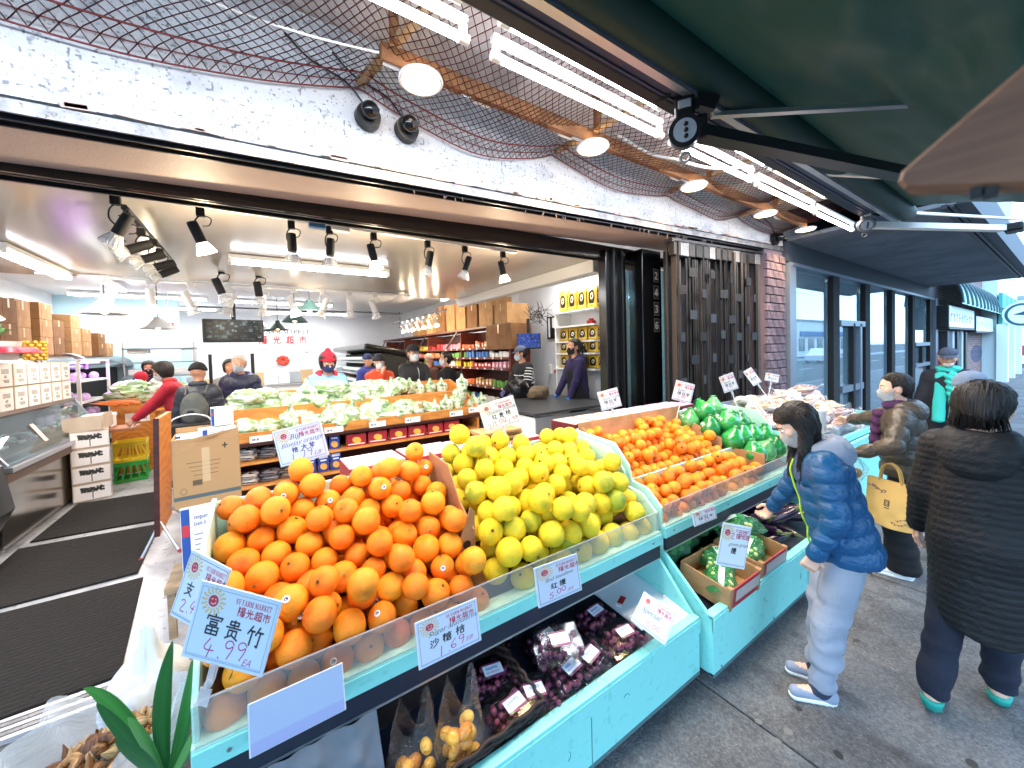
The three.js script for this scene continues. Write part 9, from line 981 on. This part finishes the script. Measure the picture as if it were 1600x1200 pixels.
  const hb = br.toWorld(br.haL), cb = T('produce_bag', 'clear bag of mottled fruit hanging from the brown jacketed hand', 'fruit bag', [hb.x - 0.02, hb.y - 0.24, hb.z - 0.03]), fr = rng(3); for (let k = 0; k < 8; k++) P(cb, 'fruit', new THREE.SphereGeometry(0.036, 14, 10).translate((fr() - 0.5) * 0.1, 0.04 + fr() * 0.1, (fr() - 0.5) * 0.1), mt([0x8c8a3c, 0x6f5a34, 0xa39a4c][k % 3], 0.4)); P(cb, 'film', sheet((u, v) => { const a = u * 6.283, q = (v < 0.55 ? 0.095 * Math.sqrt(Math.sin(clamp(v / 0.55, 0.03, 1) * Math.PI / 2)) : lerp(0.095, 0.016, (v - 0.55) / 0.45)) * (1 + 0.1 * Math.sin(a * 7 + v * 9)); return V(q * Math.cos(a), v * 0.25, q * Math.sin(a)); }, 48, 20), MT.film);
}
// ---- people inside the shop ----
{
  const spot = (x, y, z) => { const p = onZ(x, y, z); return { at: [p.x, p.z], h: p.y }; };
  const inside = (label, px, py, z, o) => { const s = spot(px, py, z); return person({ label, h: s.h / (o.hat ?? 1.0), at: s.at, cell: 0.018, ...o }); };
  inside('man in a black jacket and cap with a white mask behind the vegetable stand', 645, 543, -6.3, { face: 0.15, cap: cloth(0x1b1b1e), mask: MT.mask, hair: 'short', jacket: { mat: cloth(0x131315, 0.7), r: 0.155, hem: -0.1, sleeve: 0.066, collar: true, zip: MT.alu }, handL: [0.15, 0.9, 0.3], handR: [-0.15, 0.9, 0.3] });
  inside('woman in a red knit hat and dark blue mask leaning over the greens', 507, 554, -6.0, { face: 0.1, lean: 0.2, head: [0.25, 0, 0], beanie: cloth(0xc51f34, 0.9, 0.005), bobble: true, mask: mt(0x22305e, 0.8), hair: 'bob', jacket: { mat: puffer(0x7fa8d0), r: 0.15, hem: -0.1, sleeve: 0.064, hood: { mat: mt(0xc0283c, 0.8) } }, handL: [0.2, 0.95, 0.45], handR: [-0.1, 0.95, 0.45] });
  inside('person in a bright orange hooded jacket touching a white mask', 592, 558, -6.9, { face: 0.1, beanie: cloth(0x23262c), mask: MT.mask, glasses: true, jacket: { mat: cloth(0xe2481c, 0.7), r: 0.16, hem: -0.1, sleeve: 0.068, hood: {} }, handR: [-0.03, 1.42, 0.2], handL: [0.16, 0.95, 0.3] });
  inside('person in a blue jacket and dark blue knit hat behind the orange jacket', 574, 557, -8.8, { face: 0.3, beanie: cloth(0x28355a), jacket: { mat: cloth(0x3a3f8a), r: 0.15, hem: -0.1, sleeve: 0.062, collar: true } });
  inside('person in a beige hat behind the man in the black cap', 670, 557, -8.2, { face: 2.2, beanie: cloth(0xcfb8a4), jacket: { mat: cloth(0x5a3a30), r: 0.15, hem: -0.1 } });
  inside('dark haired woman in black seen in profile by the red shelving', 697, 553, -7.0, { face: -1.9, hair: 'bun', mask: MT.mask, jacket: { mat: cloth(0x131316), r: 0.14, hem: -0.1, sleeve: 0.06 }, backpack: cloth(0x2a2c30) });
  inside('worker in a grey cap and black striped top at the packing table', 820, 544, -5.9, { face: -1.5, lean: 0.12, head: [0.1, -0.5, 0], cap: cloth(0x5c6476), capPeak: cloth(0x4c5466), hair: 'short', mask: maskBlue, stripes: true, jacket: { mat: cloth(0x1a1a1d), r: 0.14, hem: -0.1, sleeve: 0.062 }, apron: cloth(0x16171a), gloves: mt(0x7d77b0, 0.5), handL: [0.12, 0.98, 0.32], handR: [-0.15, 0.98, 0.35] });
  inside('worker with a ponytail in a dark purple hoodie, black mask and blue gloves', 903, 533, -4.9, { face: -1.85, lean: 0.1, cell: 0.014, hair: 'tail', mask: MT.blackMatte, jacket: { mat: cloth(0x251b45, 0.85), r: 0.14, hem: -0.12, sleeve: 0.06, hood: { w: 0.9 } }, apron: cloth(0x121215), gloves: mt(0x1f6fc0, 0.4), handL: [0.16, 0.86, 0.25], handR: [-0.2, 0.86, 0.28] });
  inside('elderly grey haired man in a navy puffer jacket with a pale mask', 374, 559, -7.4, { face: -0.15, hair: 'short', hairMat: MT.hairGrey, mask: maskBlue, jacket: { mat: puffer(0x1c2340, 0.4), band: 0.1, amp: 0.014, r: 0.16, hem: -0.1, sleeve: 0.07, hood: { mat: cloth(0x26306a) } }, head: [0.15, -0.2, 0] });
  inside('woman in a pale floral top behind the elderly man', 359, 566, -8.2, { face: 0.1, hair: 'bob', jacket: { mat: mt(0xffffff, 0.8, { map: wornTex(0x9a9a98, 0x4a4a50, 701, 0.25, 1.4) }), r: 0.14, hem: -0.1, sleeve: 0.06 }, handL: [0.1, 1.0, 0.3], handR: [-0.1, 1.0, 0.3] });
  inside('child with a grey backpack and dark hat seen from behind', 309, 573, -6.7, { face: Math.PI - 0.15, beanie: cloth(0x17181c), jacket: { mat: puffer(0x2f333b), band: 0.1, amp: 0.012, r: 0.15, hem: -0.1, sleeve: 0.066, collar: true }, backpack: cloth(0x5b5d58), handL: [0.3, 0.75, 0.05], handR: [-0.28, 0.75, 0.1] });
  inside('woman in a crimson jacket bending toward the plywood stand', 282, 567, -7.4, { face: -1.6, lean: 0.25, head: [0.35, 0, 0], hair: 'bob', mask: MT.mask, jacket: { mat: cloth(0xb0182f, 0.7), r: 0.145, hem: -0.1, sleeve: 0.064, collar: true }, handL: [0.1, 0.95, 0.5], handR: [-0.15, 0.95, 0.5], trousers: cloth(0x17171a) });
  inside('dark haired person in a navy coat and dark mask behind the plywood stand', 233, 567, -10.6, { face: 0.1, lean: 0.15, head: [0.2, 0, 0], hair: 'bob', mask: mt(0x1a1d2c, 0.8), jacket: { mat: cloth(0x1d2338), r: 0.16, hem: -0.1, sleeve: 0.068, collar: true }, handL: [0.15, 1.0, 0.4], handR: [-0.15, 1.0, 0.4] });
  inside('person in a red hat and pink coat stooping by the violet lit shelf', 200, 578, -10.2, { face: 0.7, lean: 0.5, head: [0.6, 0, 0], beanie: cloth(0xb01c2c), mask: MT.mask, jacket: { mat: cloth(0xa23a5c), r: 0.15, hem: -0.1, sleeve: 0.066 }, handL: [0.1, 0.9, 0.5], handR: [-0.1, 0.9, 0.5] });
}

scene.traverse((o) => { if (o.isMesh) { o.castShadow = true; o.receiveShadow = true; } if (o.isLight && o.shadow) o.castShadow = true; });
renderer.render(scene, camera);
